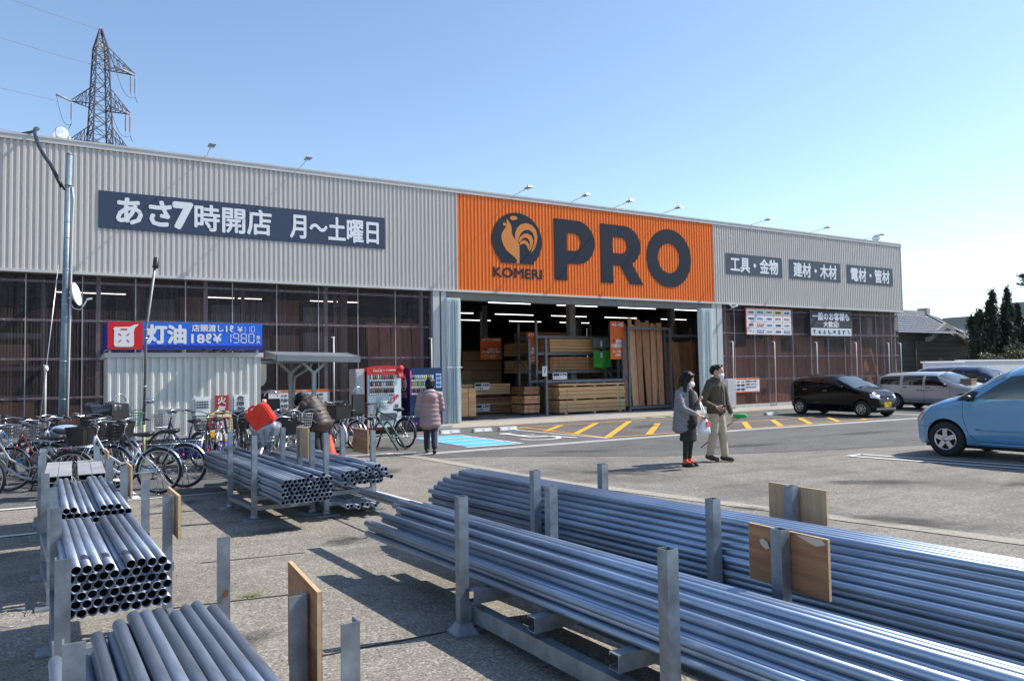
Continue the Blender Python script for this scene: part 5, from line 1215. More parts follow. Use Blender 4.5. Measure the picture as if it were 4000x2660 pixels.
def bicycle(label, x, y, deg, col=(.4,.4,.42), basket='wire', seat=m_black, rear=None, fender=m_chrome, turn=0.0, chain=None, lean=0.0, bar='swan', frame='low'):
    t = thing('bicycle', label, 'bicycle', (x,y,.006), R(deg), 'parked bicycles')
    t.rotation_euler = (R(lean),0,R(deg))
    pm = paint(col); A = V((-.53,0,WR)); B = V((.55,0,WR)); bb = V((-.08,0,.29)); st = V((-.27,0,.74)); hd = V((.37,0,.84)); hl = V((.41,0,.70))
    wheel(t,'rear_wheel',-.53); wheel(t,'front_wheel',.55,turn)
    mb = MB()
    if frame == 'low': mb.tube([hl,V((.25,0,.45)),V((.08,0,.33)),bb],.021,8); mb.tube([hd,V((.22,0,.58)),V((.0,0,.44)),V((-.16,0,.47))],.015,8)
    else: mb.tube([hl,bb],.019,8); mb.tube([hd+V((0,0,-.03)),V((-.24,0,.64))],.016,8)
    mb.tube([bb,st],.016,8); mb.tube([hd,hl],.024,8)
    for s in (-.055,.055):
        mb.tube([bb+V((0,s*.4,0)),A+V((0,s,0))],.010,6); mb.tube([V((-.23,s*.25,.62)),A+V((0,s,0))],.008,6)
    mb.build('frame', pm, t)
    mb = MB()
    for s in (-.05,.05): mb.tube([hl+V((.01,s*.5,-.0)),V((.45,s,.62)),B+V((0,s,0))],.011,6)
    mb.build('fork', pm, t)
    c,s_ = math.cos(turn),math.sin(turn); Z = lambda px,py,pz: V((.35+c*px-s_*py, s_*px+c*py, pz))
    mb = MB(); mb.tube([hd,Z(-.02,0,.98)],.013,8)
    if bar == 'swan':
        H = [(-.24,.28),(-.12,.25),(.0,.17),(.05,.07),(.0,0),(.05,-.07),(.0,-.17),(-.12,-.25),(-.24,-.28)]; zz = [1.02,1.03,1.05,1.03,.98,1.03,1.05,1.03,1.02]
    else:
        H = [(-.04,.30),(.0,.18),(.02,.06),(.02,0),(.02,-.06),(.0,-.18),(-.04,-.30)]; zz = [1.0]*7
    pts = [Z(h[0],h[1],z) for h,z in zip(H,zz)]; mb.tube(pts,.011,8)
    hb = mb.build('handlebar', m_chrome, t)
    for e in (0,-1):
        d = (pts[e]-pts[1 if e==0 else -2]).normalized(); mb = MB(); mb.cyl(pts[e]-d*.10,pts[e]+d*.01,.017,n=8); mb.build('grip', m_black, hb)
        mb = MB(); mb.tube([pts[e]-d*.13+V((0,0,-.01)),pts[e]-d*.12+V((.05*c,.05*s_,-.035)),pts[e]-d*.02+V((.055*c,.05*s_,-.05))],.006,5); mb.build('brake_lever', m_chrome, hb)
    mb = MB(); mb.tube([st,st+V((-.03,0,.09))],.012,8); mb.build('seat_post', m_chrome, t)
    sm = MB(); sc = V((-.31,0,.85)); 
    prof = [(-.14,.02,.02),(-.12,.085,.035),(-.05,.10,.04),(.02,.065,.032),(.09,.03,.025),(.14,.022,.02),(.155,.008,.008)]
    n = 12; vs=[]; fs=[]
    for (px,w,h) in prof:
        for k in range(n): a=2*math.pi*k/n; vs.append(sc+V((px,w*math.cos(a),h*math.sin(a)+(.015 if px<-.1 else 0))))
    for i in range(len(prof)-1):
        for k in range(n): fs.append((i*n+k,i*n+(k+1)%n,(i+1)*n+(k+1)%n,(i+1)*n+k))
    fs += [tuple(range(n)),tuple(range((len(prof)-1)*n,len(prof)*n))]
    sm.add(vs,fs,True); sm.build('saddle', seat, t)
    for (cx,a0,a1,nm) in ((-.53,R(-15),R(165),'rear_mudguard'),(.55,R(20),R(150),'front_mudguard')):
        mb = MB(); N=16; vs=[];fs=[]
        for i in range(N+1):
            a = a0+(a1-a0)*i/N if nm[0]=='f' else R(15)+(R(195)-R(15))*i/N
            for yv,rr_ in ((-.026,WR+.008),(-.014,WR+.022),(.014,WR+.022),(.026,WR+.008)):
                vs.append((cx+rr_*math.cos(a) if nm[0]!='f' else cx+rr_*math.cos(a), yv, WR+rr_*math.sin(a)))
        for i in range(N):
            for k in range(3): fs.append((i*4+k,i*4+k+1,(i+1)*4+k+1,(i+1)*4+k))
        mb.add(vs,fs,True); mb.build(nm, fender, t, fix=False)
    mb = MB(); mb.tube([(-.53,.04,WR),(-.55,.13,.0)],.007,6); mb.tube([(-.53,-.04,WR),(-.55,-.13,.0)],.007,6); mb.tube([(-.55,.13,.006),(-.55,-.13,.006)],.007,6); mb.build('stand', m_chrome, t)
    mb = MB(); mb.torus((-.08,-.05,.29),(0,1,0),.085,.008,18,5); mb.tube([(-.08,-.05,.29),(-.02,-.06,.13)],.009,6); mb.tube([(-.08,.06,.29),(-.14,.06,.45)],.009,6); mb.obox((-.02,-.11,.13),(.035,0,0),(0,.045,0),(0,0,.01)); mb.obox((-.14,.11,.45),(.035,0,0),(0,.045,0),(0,0,.01)); mb.build('crank', m_black, t)
    mb = MB(); mb.bar((-.06,-.055,.31),(-.50,-.055,.35),.012,.10,(0,1,0)) ; mb.build('chain_guard', paint(chain) if chain else m_black, t)
    mb = MB()
    for s in (-.06,.06): mb.tube([(-.33,s,.70),(-.80,s,.715)],.006,5); mb.tube([(-.74,s,.71),(-.53,s*.8,WR)],.005,5)
    for q in (-.42,-.55,-.68,-.80): mb.tube([(q,-.06,.71),(q,.06,.71)],.005,5)
    mb.build('carrier', m_chrome, t)
    mb = MB(); mb.lathe([(0,.0),(.022,.0),(.022,.012),(0,.014)],(-.87,0,.55),(-1,0,0),10); mb.build('reflector', ink((.55,.02,.02)), t)
    def bask(c0, w, l, h, taper, m, name, solid=False):
        mb = MB(); c0 = V(c0)
        def rect(f, z): ww,ll = w*(1-taper*(1-f)),l*(1-taper*(1-f)); return [c0+V((sx*ll/2,sy*ww/2,z)) for sx,sy in ((-1,-1),(1,-1),(1,1),(-1,1))]
        if solid:
            a = rect(0,0); b = rect(1,h); mb.add(a+b,[(3,2,1,0),(0,1,5,4),(1,2,6,5),(2,3,7,6),(3,0,4,7)]); mb.tube(b,.010,6,closed=True); mb.box(c0.x-l*.40,c0.x+l*.40,c0.y-w*.40,c0.y+w*.40,c0.z+h*.75,c0.z+h*.8)
        else:
            for k in range(6): mb.tube(rect(k/5,h*k/5),.005 if k in (0,5) else .0028,5,closed=True)
            a = rect(0,0); b = rect(1,h)
            for e in range(4):
                for k in range(9): mb.tube([a[e].lerp(a[(e+1)%4],k/9),b[e].lerp(b[(e+1)%4],k/9)],.0028,4,caps=False)
            for k in range(1,7): mb.tube([a[0].lerp(a[1],k/7),a[3].lerp(a[2],k/7)],.0028,4,caps=False)
        return mb.build(name, m, t, fix=solid)
    if basket:
        bm_ = {'wire':m_rim,'black':m_black,'brown':ink((.14,.07,.045)),'grey':m_alu,'green':ink((.05,.22,.10)),'solid':m_black}[basket]
        b = bask((.58,0,.72),.36,.26,.25,.22,bm_,'basket',basket=='solid')
        mb = MB(); mb.tube([(.42,0,.72),(.62,0,.70)],.009,6); mb.tube([(.60,.05,.71),(.55,.06,WR)],.006,5); mb.tube([(.60,-.05,.71),(.55,-.06,WR)],.006,5); mb.build('basket_stay', m_chrome, t)
        mb = MB(); mb.lathe([(0,.06),(.03,.055),(.035,.0),(0,-.04)],(.60,0,.62),(1,0,0),12); mb.build('headlight', m_black, t)
    if rear == 'basket': bask((-.60,0,.73),.40,.36,.28,.12,m_black,'rear_basket',True)
    if rear == 'child':
        mb = MB(); mb.box(-.72,-.42,-.16,.16,.73,.80); mb.box(-.76,-.70,-.17,.17,.78,1.22); mb.box(-.72,-.45,-.18,-.15,.78,.98); mb.box(-.72,-.45,.15,.18,.78,.98); mb.box(-.60,-.50,-.22,-.16,.42,.76); mb.box(-.60,-.50,.16,.22,.42,.76); mb.build('child_seat', m_black, t, bev=.015)
        mb = MB(); mb.torus((-.73,0,1.26),(1,0,0),.12,.014,16,6,0,math.pi,(0,1,0)); mb.build('seat_hoop', m_chrome, t)
    return t
def cover_bundle(t, c, r, m, name, taper=.7):
    """a sheet draped over a load: puckered top, hanging folds that narrow downwards, ragged hem"""
    mb = MB(); nu = 44; vs=[]; fs=[]; rr = random.Random(5); ph = [rr.uniform(0,6) for _ in range(8)]; c = V(c)
    prof = [(.35,1.0),(.85,.97),(1.0,.86),(.99,.45),(.94,.05),(.88,-.4),(.80,-.8),(.74,-1.15)]
    for i,(pr,pz) in enumerate(prof):
        f = i/(len(prof)-1); k = 1-(1-taper)*max(0,f-.4)/.6
        for j in range(nu):
            a = 2*math.pi*j/nu; sq = 1/max(abs(math.cos(a)),abs(math.sin(a)))**.55
            w = pr*k*sq*(1+f*(.10*math.sin(6*a+ph[0]+f)+.07*math.sin(11*a+ph[1]-2*f)+.04*math.sin(19*a+ph[2])))
            vs.append(c+V((r[0]*w*math.cos(a), r[1]*w*math.sin(a), r[2]*(pz+.10*math.sin(3*a+ph[3])*(1-f)+(.16*math.sin(4*a+ph[4])+.10*math.sin(9*a+ph[5]) if i == len(prof)-1 else 0)))))
    n = len(prof)
    for i in range(n-1):
        for j in range(nu): fs.append((i*nu+j,i*nu+(j+1)%nu,(i+1)*nu+(j+1)%nu,(i+1)*nu+j))
    fs.append(tuple(range(nu)))
    mb.add(vs,fs,True); return mb.build(name, m, t, fix=False)
m_silver = mat('silver_cover',(.30,.33,.38),.30,.55,var=.25,sc=9,bump=.5,bsc=12)
m_saddleb = mat('brown_leather',(.12,.075,.05),.5,var=.2)
# right of the left racks
b = bicycle('white and pale blue city bicycle with black saddle nearest the left pipe rack', .62,12.05,150,(.62,.68,.78),'solid',fender=m_chrome,chain=(.25,.50,.75))
bicycle('dark grey bicycle half hidden behind the white and pale blue one', 1.0,12.45,152,(.06,.065,.08),'black',fender=m_alu)
bicycle('dark blue bicycle with wire basket alone in front of the shed hatch', 1.78,15.1,118,(.02,.05,.13),'wire',turn=R(28),rear=None,fender=m_chrome)
b = bicycle('bicycle with a green front basket and a round mirror behind the white one', .90,16.0,78,(.45,.45,.43),'green',fender=m_chrome)
mb = MB(); mb.tube([(.30,-.22,1.03),(.22,-.34,1.17)],.006,6); mb.build('mirror_stem', m_black, b); mb = MB(); mb.sphere((.22,-.37,1.21),(.02,.085,.055)); mb.build('mirror', m_chrome, b)
# left cluster
L = [('maroon bicycle at the left edge with wire basket',-.30,13.25,158,(.13,.03,.035),'wire',None,R(10),m_chrome),('grey bicycle at the very left edge in front of the others',-.52,12.25,163,(.30,.32,.34),'brown',None,R(-14),m_black),
     ('silver step-through bicycle with swan handlebar in the left cluster',-.02,13.95,150,(.55,.57,.60),'wire',None,R(15),m_chrome),('blue bicycle with a pale blue carrier bag in the left cluster',-.62,14.4,156,(.05,.20,.42),'black',None,R(-8),m_alu),
     ('navy bicycle with brown saddle left of the steel pole',-.15,14.9,150,(.03,.05,.12),'black','basket',R(5),m_chrome),('black bicycle with a big front basket right of the steel pole',.16,13.45,-28,(.02,.02,.025),'solid',None,R(12),m_black),
     ('white framed bicycle with black tyres between the pole and the green basket bicycle',.42,14.5,132,(.60,.60,.62),'brown',None,R(-20),m_chrome),('black covered bicycle with child seat by the steel pole',.35,15.4,120,(.03,.03,.035),'black','child',R(0),m_black),
     ('pale bicycle standing against the smoked wall at the far left',-.95,15.6,160,(.42,.46,.5),'grey',None,R(5),m_chrome)]
for lb,x,y,dg,col,bk,re,tu,fe in L:
    b = bicycle(lb,x,y,dg,col,bk,m_saddleb if 'brown' in lb else m_black,re,fe,tu)
    if 'carrier bag' in lb: mb = MB(); mb.sphere((-.58,0,.82),(.26,.17,.10)); mb.build('carrier_bag', ink((.30,.42,.62)), b)
    if 'covered' in lb: cover_bundle(b,(-.35,0,.92),(.42,.25,.30),mat('rain_cover',(.045,.05,.06),.25,var=.3,sc=6,bump=.3,bsc=8),'rain_cover')
# centre cluster
L = [('dark red bicycle in front of the yellow stand sign',2.25,14.7,-112,(.10,.02,.02),'black',None,R(12),m_chrome),('black bicycle crowded left of the red fuel can, nearer one',2.55,13.7,-108,(.02,.02,.022),'black','basket',R(0),m_black),
     ('black bicycle crowded left of the red fuel can, farther one',2.75,14.6,-100,(.025,.025,.03),'solid',None,R(-15),m_black),('dark bicycle with rear basket behind the red fuel can',3.15,14.1,-104,(.03,.03,.05),'black','child',R(10),m_alu),
     ('grey bicycle whose saddle shows left of the stooping person',3.45,13.1,72,(.25,.26,.28),'grey',None,R(12),m_alu),('black bicycle with wire basket behind the stooping person',3.6,15.2,75,(.03,.03,.035),'wire',None,R(0),m_chrome),
     ('dark bicycle right behind the silver basket cover',3.0,12.6,80,(.05,.05,.06),'black','basket',R(0),m_alu)]
for lb,x,y,dg,col,bk,re,tu,fe in L: bicycle(lb,x,y,dg,col,bk,m_black,re,fe,tu)
b = bicycle('cream framed bicycle with a silver plastic cover over its front basket', 2.75,11.75,-122,(.52,.44,.30),'grey',fender=m_alu,rear=None)
cover_bundle(b,(.56,0,.80),(.18,.22,.18),m_silver,'basket_cover',.55)
jc = thing('fuel_can','red plastic kerosene can lying on the silver basket cover','jerry can',(2.43,11.17,.975),R(-28))
jc.rotation_euler = (R(6),R(-33),R(-33))
m_can = mat('red_can',(.78,.035,.02),.38,var=.08,sc=4)
mb = MB(); mb.prism([(-.17,-.02),(-.15,-.04),(.15,-.04),(.17,-.02),(.17,.24),(.13,.29),(.03,.29),(.0,.265),(-.08,.265),(-.11,.29),(-.15,.29),(-.17,.26)], lambda u,v,q:(u,q,v), -.09, .09); cb = mb.build('can_body', m_can, jc, bev=.022)
mb = MB()
for a,c in (((-.08,.20),(-.02,.13)),((.08,.20),(.02,.13)),((-.08,.04),(-.02,.10)),((.08,.04),(.02,.10))): mb.cap((a[0],-.092,a[1]),(c[0],-.092,c[1]),.010)
mb.build('rib', m_can, jc)
mb = MB(); mb.cyl((.15,0,.25),(.185,0,.30),.03,n=14); mb.build('cap', ink((.75,.45,.4)), jc)
mb = MB(); mb.tube([(-.10,0,.28),(-.08,0,.31),(.0,0,.31),(.03,0,.285)],.018,8); mb.build('handle', m_can, jc)
# right cluster
bicycle('lavender bicycle with white headset near the orange cones',5.15,16.2,112,(.48,.46,.62),'black',fender=m_chrome,turn=R(15),rear=None)
bicycle('black bicycle with white child seat behind the lavender one',5.35,16.9,106,(.04,.04,.05),'black',rear='child',fender=m_alu)
bicycle('grey bicycle close beside the stooping person',4.75,16.2,108,(.3,.3,.33),'wire',fender=m_alu,rear='basket')
bicycle('dark green sports bicycle with straight handlebar in front of the drinks machines',6.22,16.05,112,(.03,.09,.075),'black',turn=R(-35),bar='flat',frame='high',fender=m_black)
t = thing('bike_stand','dark green steel parking stand under the green sports bicycle','stand',(6.0,15.6,0),R(112))
mb = MB()
for s in (-.07,.16): mb.tube([(-.42,s-.1,.01),(-.05,s,.55),(.05,s,.62),(.15,s,.55),(.50,s-.1,.01)],.022,8)
mb.tube([(-.25,-.12,.28),(-.25,.1,.28)],.018,6); mb.tube([(.25,-.12,.28),(.25,.1,.28)],.018,6); mb.build('frame', ink((.045,.11,.09)), t)

# ================================================================== CARS
def interp(P, x):
    if x <= P[0][0]: return P[0][1]
    for (a,va),(b,vb) in zip(P[:-1],P[1:]):
        if x <= b:
            f = (x-a)/(b-a); f2 = f*f*(3-2*f); return va+(vb-va)*(f*.6+f2*.4)
    return P[-1][1]
def car(name, label, loc, rz, S):
    t = thing(name, label, S.get('cat','car'), loc, rz)
    top,bot,belt,wid = S['top'],S['bot'],S['belt'],S['wid']; n = S.get('n',2.7); x0,x1 = top[0][0],top[-1][0]
    def yside(x,z):
        T,B,b,w = interp(top,x),interp(bot,x),interp(belt,x),interp(wid,x); b = min(b,T-.015)
        if z <= b:
            q = (b-z)/max(.05,b-B); return w*(1-.085*q**2.2 - .012*math.sin(min(1,q*2.2)*math.pi))
        q = min(1,(z-b)/max(.02,T-b)); 
        return w*max(0,(1-q**n))**(1/n)
    def zroof(x,y):
        T,b,w = interp(top,x),interp(belt,x),interp(wid,x); b = min(b,T-.015); q = min(.999,abs(y)/w)
        return b+(T-b)*(1-q**n)**(1/n)
    K = 15; NX = 84; rings = []
    for i in range(NX+1):
        f = i/NX; f = .5-.5*math.cos(math.pi*f) if S.get('cosx',True) else f; x = x0+(x1-x0)*f
        T,B = interp(top,x),interp(bot,x); b = min(interp(belt,x),T-.015); h = []
        h.append((0,B)); h.append((yside(x,B)*.86,B)); h.append((yside(x,B+.03)*.97,B+.02))
        for k in range(5): z = B+.06+(b-B-.06)*k/4; h.append((yside(x,z),z))
        for k in range(1,K): a = math.pi/2*k/K; z = b+(T-b)*math.sin(a)**(2/n); y = interp(wid,x)*math.cos(a)**(2/n); h.append((y,z))
        h.append((0,T)); rings.append((x,h))
    m_ = len(rings[0][1]); N = 2*m_-2; vs=[]; fs=[]
    for x,h in rings:
        vs += [(x,y,z) for y,z in h]+[(x,-y,z) for y,z in reversed(h[1:-1])]
    for i in range(NX):
        for j in range(N): fs.append((i*N+j,i*N+(j+1)%N,(i+1)*N+(j+1)%N,(i+1)*N+j))
    fs += [tuple(range(N)),tuple(range(NX*N,NX*N+N))]
    me = bpy.data.meshes.new('b'); me.from_pydata(vs,[],fs)
    bm = bmesh.new(); bm.from_mesh(me); bmesh.ops.recalc_face_normals(bm,faces=bm.faces); bm.to_mesh(me); bm.free()
    me.materials.append(S['paint']); me.materials.append(m_rubber)
    ob = bpy.data.objects.new('b',me); COL.objects.link(ob); cut = []
    wr = S['wr']; hw_ = max(w for _,w in wid)
    for wx in S['wheels']:
        for sy in (-1,1):
            mb = MB(); mb.cyl((wx,sy*(hw_-.24),wr+.015),(wx,sy*(hw_+.3),wr+.015),wr+.045,n=30)
            cme = bpy.data.meshes.new('c'); cme.from_pydata([tuple(p) for p in mb.v],[],mb.f); bm = bmesh.new(); bm.from_mesh(cme); bmesh.ops.recalc_face_normals(bm,faces=bm.faces); bm.to_mesh(cme); bm.free(); cme.materials.append(m_rubber)
            co = bpy.data.objects.new('c',cme); COL.objects.link(co); md = ob.modifiers.new('b','BOOLEAN'); md.operation='DIFFERENCE'; md.solver='EXACT'; md.object=co
            try: md.material_mode='TRANSFER'
            except Exception: pass
            cut.append(co)
    dg = bpy.context.evaluated_depsgraph_get(); r = bpy.data.meshes.new_from_object(ob.evaluated_get(dg))
    for o in cut+[ob]: bpy.data.objects.remove(o)
    r.polygons.foreach_set('use_smooth',[True]*len(r.polygons))
    try: r.set_sharp_from_angle(angle=R(38))
    except Exception: pass
    body = link('body', r, t)
    def sidepatch(c, m, nm, off=.004, par=t, nx=10, nz=6, both=True):
        """four side-view corners: front-bottom, rear-bottom, rear-top, front-top"""
        for sy in ((1,-1) if both else (1,)):
            vs=[];fs=[]
            for a in range(nz+1):
                for b_ in range(nx+1):
                    u,v = b_/nx,a/nz; p = V(c[0]).lerp(V(c[1]),u).lerp(V(c[3]).lerp(V(c[2]),u),v); vs.append((p.x,sy*(yside(p.x,p.y)+off),p.y))
            for a in range(nz):
                for b_ in range(nx): k=a*(nx+1)+b_; fs.append((k,k+1,k+nx+2,k+nx+1))
            mb = MB(); mb.add(vs,fs,True); mb.build(nm, m, par, fix=False)
    def toppatch(xa,xb,fy,m,nm,off=.005,nx=12,ny=12,dx=0.0,fy2=None):
        vs=[];fs=[]
        for a in range(nx+1):
            x = xa+(xb-xa)*a/nx; w = interp(wid,x)*(fy+((fy2 or fy)-fy)*a/nx)
            for b_ in range(ny+1): y = -w+2*w*b_/ny; vs.append((x+dx,y,zroof(x,y)+off))
        for a in range(nx):
            for b_ in range(ny): k=a*(ny+1)+b_; fs.append((k,k+1,k+ny+2,k+ny+1))
        mb = MB(); mb.add(vs,fs,True); return mb.build(nm, m, t, fix=False)
    def fx(y,z,sgn=1):
        x = x1 if sgn>0 else x0
        for _ in range(160):
            if interp(bot,x)-.02 <= z <= interp(top,x)+.005 and yside(x,z) >= abs(y): return x
            x -= sgn*.01
        return x
    def frontpatch(ya,yb,za,zb,m,nm,off=.008,sgn=1,ny=8,nz=5,par=t,skew=0.0):
        vs=[];fs=[]
        for a in range(nz+1):
            for b_ in range(ny+1):
                z = za+(zb-za)*a/nz; y = ya+(yb-ya)*b_/ny; z += skew*(b_/ny); vs.append((fx(y,z,sgn)+sgn*off,y,z))
        for a in range(nz):
            for b_ in range(ny): k=a*(ny+1)+b_; fs.append((k,k+1,k+ny+2,k+ny+1))
        mb = MB(); mb.add(vs,fs,True); return mb.build(nm, m, par, fix=False)
    for c in S['windows']: sidepatch(c, S.get('wglass',m_glass), 'side_window')
    for c in S.get('trims',[]): sidepatch(c, m_black, 'window_trim', .0025)
    a,b_,f1,f2 = S['screen']; toppatch(a,b_,f1,m_glassl,'windscreen',.006,fy2=f2)
    if 'backlight' in S: a,b_,f1,f2 = S['backlight']; toppatch(a,b_,f1,m_glass,'rear_window',.006,fy2=f2)
    for P in S['seams']:
        for sy in (1,-1):
            pts = []
            for (p,q) in zip(P[:-1],P[1:]):
                for k in range(6): w = V(p).lerp(V(q),k/6); pts.append((w.x,sy*(yside(w.x,w.y)+.0005),w.y))
            pts.append((P[-1][0],sy*yside(*P[-1]),P[-1][1])); mb = MB(); mb.tube(pts,.004,5); mb.build('door_seam', m_black, t, fix=False)
    for (x,z) in S['handles']:
        for sy in (1,-1):
            mb = MB(); y = sy*(yside(x,z)+.012); mb.obox((x,y,z),(.085,0,0),(0,.010,0),(0,0,.014)); mb.build('door_handle', S.get('hm',S['paint']), t, bev=.005)
    mx,mz = S['mirror']
    for sy in (1,-1):
        y = sy*(yside(mx,mz)); mb = MB(); mb.sphere((mx,y+sy*.09,mz+.01),(.06,.085,.06)); mb.cyl((mx,y-sy*.02,mz-.03),(mx,y+sy*.06,mz-.01),.02,n=8); mi = mb.build('wing_mirror', S.get('mm',S['paint']), t)
    for args in S.get('front',[]): frontpatch(*args)
    for args in S.get('sidefront',[]): sidepatch(*args)
    rm = S['rim']
    for wx in S['wheels']:
        for sy in (1,-1):
            yo = hw_-.03; mb = MB(); mb.lathe([(wr*.62,-.19),(wr*.93,-.185),(wr,-.15),(wr,-.03),(wr*.93,.0),(wr*.66,.004),(wr*.62,-.01)],(wx,sy*yo,wr),(0,sy,0),34); wb = mb.build('wheel', m_rubber, t)
            mb = MB(); rr_ = wr*.63; mb.lathe([(rr_,-.01),(rr_*.97,.008),(rr_*.90,.004),(rr_*.86,-.02)],(wx,sy*yo,wr),(0,sy,0),34)
            ns = S.get('spokes',5)
            for k in range(ns):
                a = 2*math.pi*k/ns+.3; d = V((math.cos(a),0,math.sin(a))); pr = V((-d.z,0,d.x)); c = V((wx,sy*(yo-.012),wr))
                wa,wb_ = (.30,.20) if ns == 5 else (.13,.10)
                vs = [c+d*rr_*.1-pr*rr_*wa*.7,c+d*rr_*.1+pr*rr_*wa*.7,c+d*rr_*.93+pr*rr_*wb_,c+d*rr_*.93-pr*rr_*wb_]; o_ = V((0,sy*.016,0))
                mb.add(vs+[p+o_ for p in vs],[(3,2,1,0),(4,5,6,7),(0,1,5,4),(1,2,6,5),(2,3,7,6),(3,0,4,7)])
            mb.lathe([(0,.014),(rr_*.2,.012),(rr_*.25,-.01)],(wx,sy*yo,wr),(0,sy,0),16); mb.build('rim', rm, wb)
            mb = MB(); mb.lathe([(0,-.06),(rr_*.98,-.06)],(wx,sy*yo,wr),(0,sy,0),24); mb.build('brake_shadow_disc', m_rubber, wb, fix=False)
    mb = MB(); mb.box(x0+.25,x1-.25,-hw_+.22,hw_-.22,interp(bot,0)-.05,interp(bot,0)+.02); mb.build('underbody', m_rubber, t)
    return t,fx,yside
carblack = mat('black_car_paint',(.004,.004,.006),.10,0,spec=.38)
carblue = mat('blue_car_paint',(.135,.335,.56),.25,.22,coat=1.0)
carsilv = mat('silver_car_paint',(.50,.50,.52),.28,.45,coat=.8)
carnavy = mat('navy_car_paint',(.02,.03,.07),.15,.2,coat=1.0)
rimm = mat('alloy_rim',(.58,.58,.60),.3,.8,var=.1)
# black kei hatchback, nose towards the lane
S = dict(paint=carblack, wr=.27, rim=rimm, spokes=8, wheels=(-1.22,1.23),
  top=[(-1.70,.60),(-1.66,1.02),(-1.50,1.27),(-1.2,1.37),(-.6,1.415),(.0,1.41),(.3,1.34),(.62,1.18),(1.02,.965),(1.25,.91),(1.5,.84),(1.66,.70),(1.70,.55)],
  bot=[(-1.70,.40),(-1.6,.25),(-1.3,.19),(1.3,.19),(1.6,.21),(1.70,.30)], belt=[(-1.7,.98),(-1.2,1.0),(.4,.94),(.95,.88),(1.35,.78),(1.7,.56)],
  wid=[(-1.70,.52),(-1.62,.64),(-1.4,.715),(-.6,.737),(.6,.737),(1.2,.725),(1.5,.66),(1.64,.54),(1.70,.42)], n=2.9,
  windows=[((.62,.955),(-.22,.985),(-.20,1.27),(.22,1.275)),((-.30,.985),(-1.02,1.02),(-.98,1.26),(-.29,1.28)),((-1.08,1.03),(-1.36,1.07),(-1.28,1.19),(-1.06,1.24))],
  screen=(.30,.99,.82,.88), backlight=(-1.64,-1.45,.70,.74), seams=[[(.72,.93),(.70,.5),(.62,.28)],[(-.26,1.28),(-.26,.6),(-.30,.28)],[(-1.05,1.0),(-.98,.6),(-.85,.38)],[(.62,.25),(-.85,.25)]],
  handles=[(-.10,.86),(-.92,.90)], hm=m_chrome, mm=carblack, mirror=(.60,.97),
  front=[(-.45,.45,.52,.62,m_black,'grille',.006),(-.22,.22,.36,.52,m_black,'lower_grille',.006),(.34,.62,.60,.74,m_lamp,'headlight',.010,1,8,5,None,.06),(-.34,-.62,.60,.74,m_lamp,'headlight',.010,1,8,5,None,.06),(-.165,.165,.34,.50,ink((.75,.55,.02)),'number_plate',.030)], sidefront=[])
S['front'] = []
bc,fx,ys = car('parked_car','small black hatchback with a yellow number plate parked nose out',(22.93,16.30,.006),R(-91.5),S)
def fpatch(t, fx, ya,yb,za,zb,m,nm,off=.008,skew=0.0,ny=8,nz=5):
    vs=[];fs=[]
    for a in range(nz+1):
        for b_ in range(ny+1):
            y = ya+(yb-ya)*b_/ny; z = za+(zb-za)*a/nz+skew*(b_/ny); vs.append((fx(y,z)+off,y,z))
    for a in range(nz):
        for b_ in range(ny): k=a*(ny+1)+b_; fs.append((k,k+1,k+ny+2,k+ny+1))
    mb = MB(); mb.add(vs,fs,True); return mb.build(nm, m, t, fix=False)
fpatch(bc,fx,-.42,.42,.50,.62,m_black,'grille'); fpatch(bc,fx,-.5,.5,.24,.30,m_alu,'bumper_lip',.012)
for s in (1,-1): fpatch(bc,fx,s*.36,s*.64,.60,.72,m_lamp,'headlight',.012,.05)
def plate(t,x,y,z,w,h,m,txt,sub):
    mb = MB(); mb.box(x,x+.012,y-w/2,y+w/2,z,z+h); mb.build('number_plate', m, t)
    mb = MB(); lettering(mb,txt,(x+.012,y-w*.40,z+h*.10),(0,1,0),UZ,w*.8,h*.5,.04,.001); lettering(mb,sub,(x+.012,y-w*.25,z+h*.70),(0,1,0),UZ,w*.5,h*.2,.03,.001); mb.build('plate_lettering', m_dark, t, fix=False)
plate(bc,1.70,0,.33,.33,.165,ink((.75,.52,.02)),'・・・44','580')
mb = MB(); mb.lathe([(.04,.0),(.045,.012),(.0,.014)],(1.70,0,.58),(1,0,0),14); mb.build('badge', m_chrome, bc)
mb = MB(); mb.tube([(-.95,0,1.40),(-1.08,0,1.54)],.006,6); mb.build('aerial', m_black, bc)
mb = MB(); mb.tube([(1.0,-.45,.985),(.92,.0,1.03),(.95,.2,1.02)],.008,5); mb.build('wiper', m_black, bc)
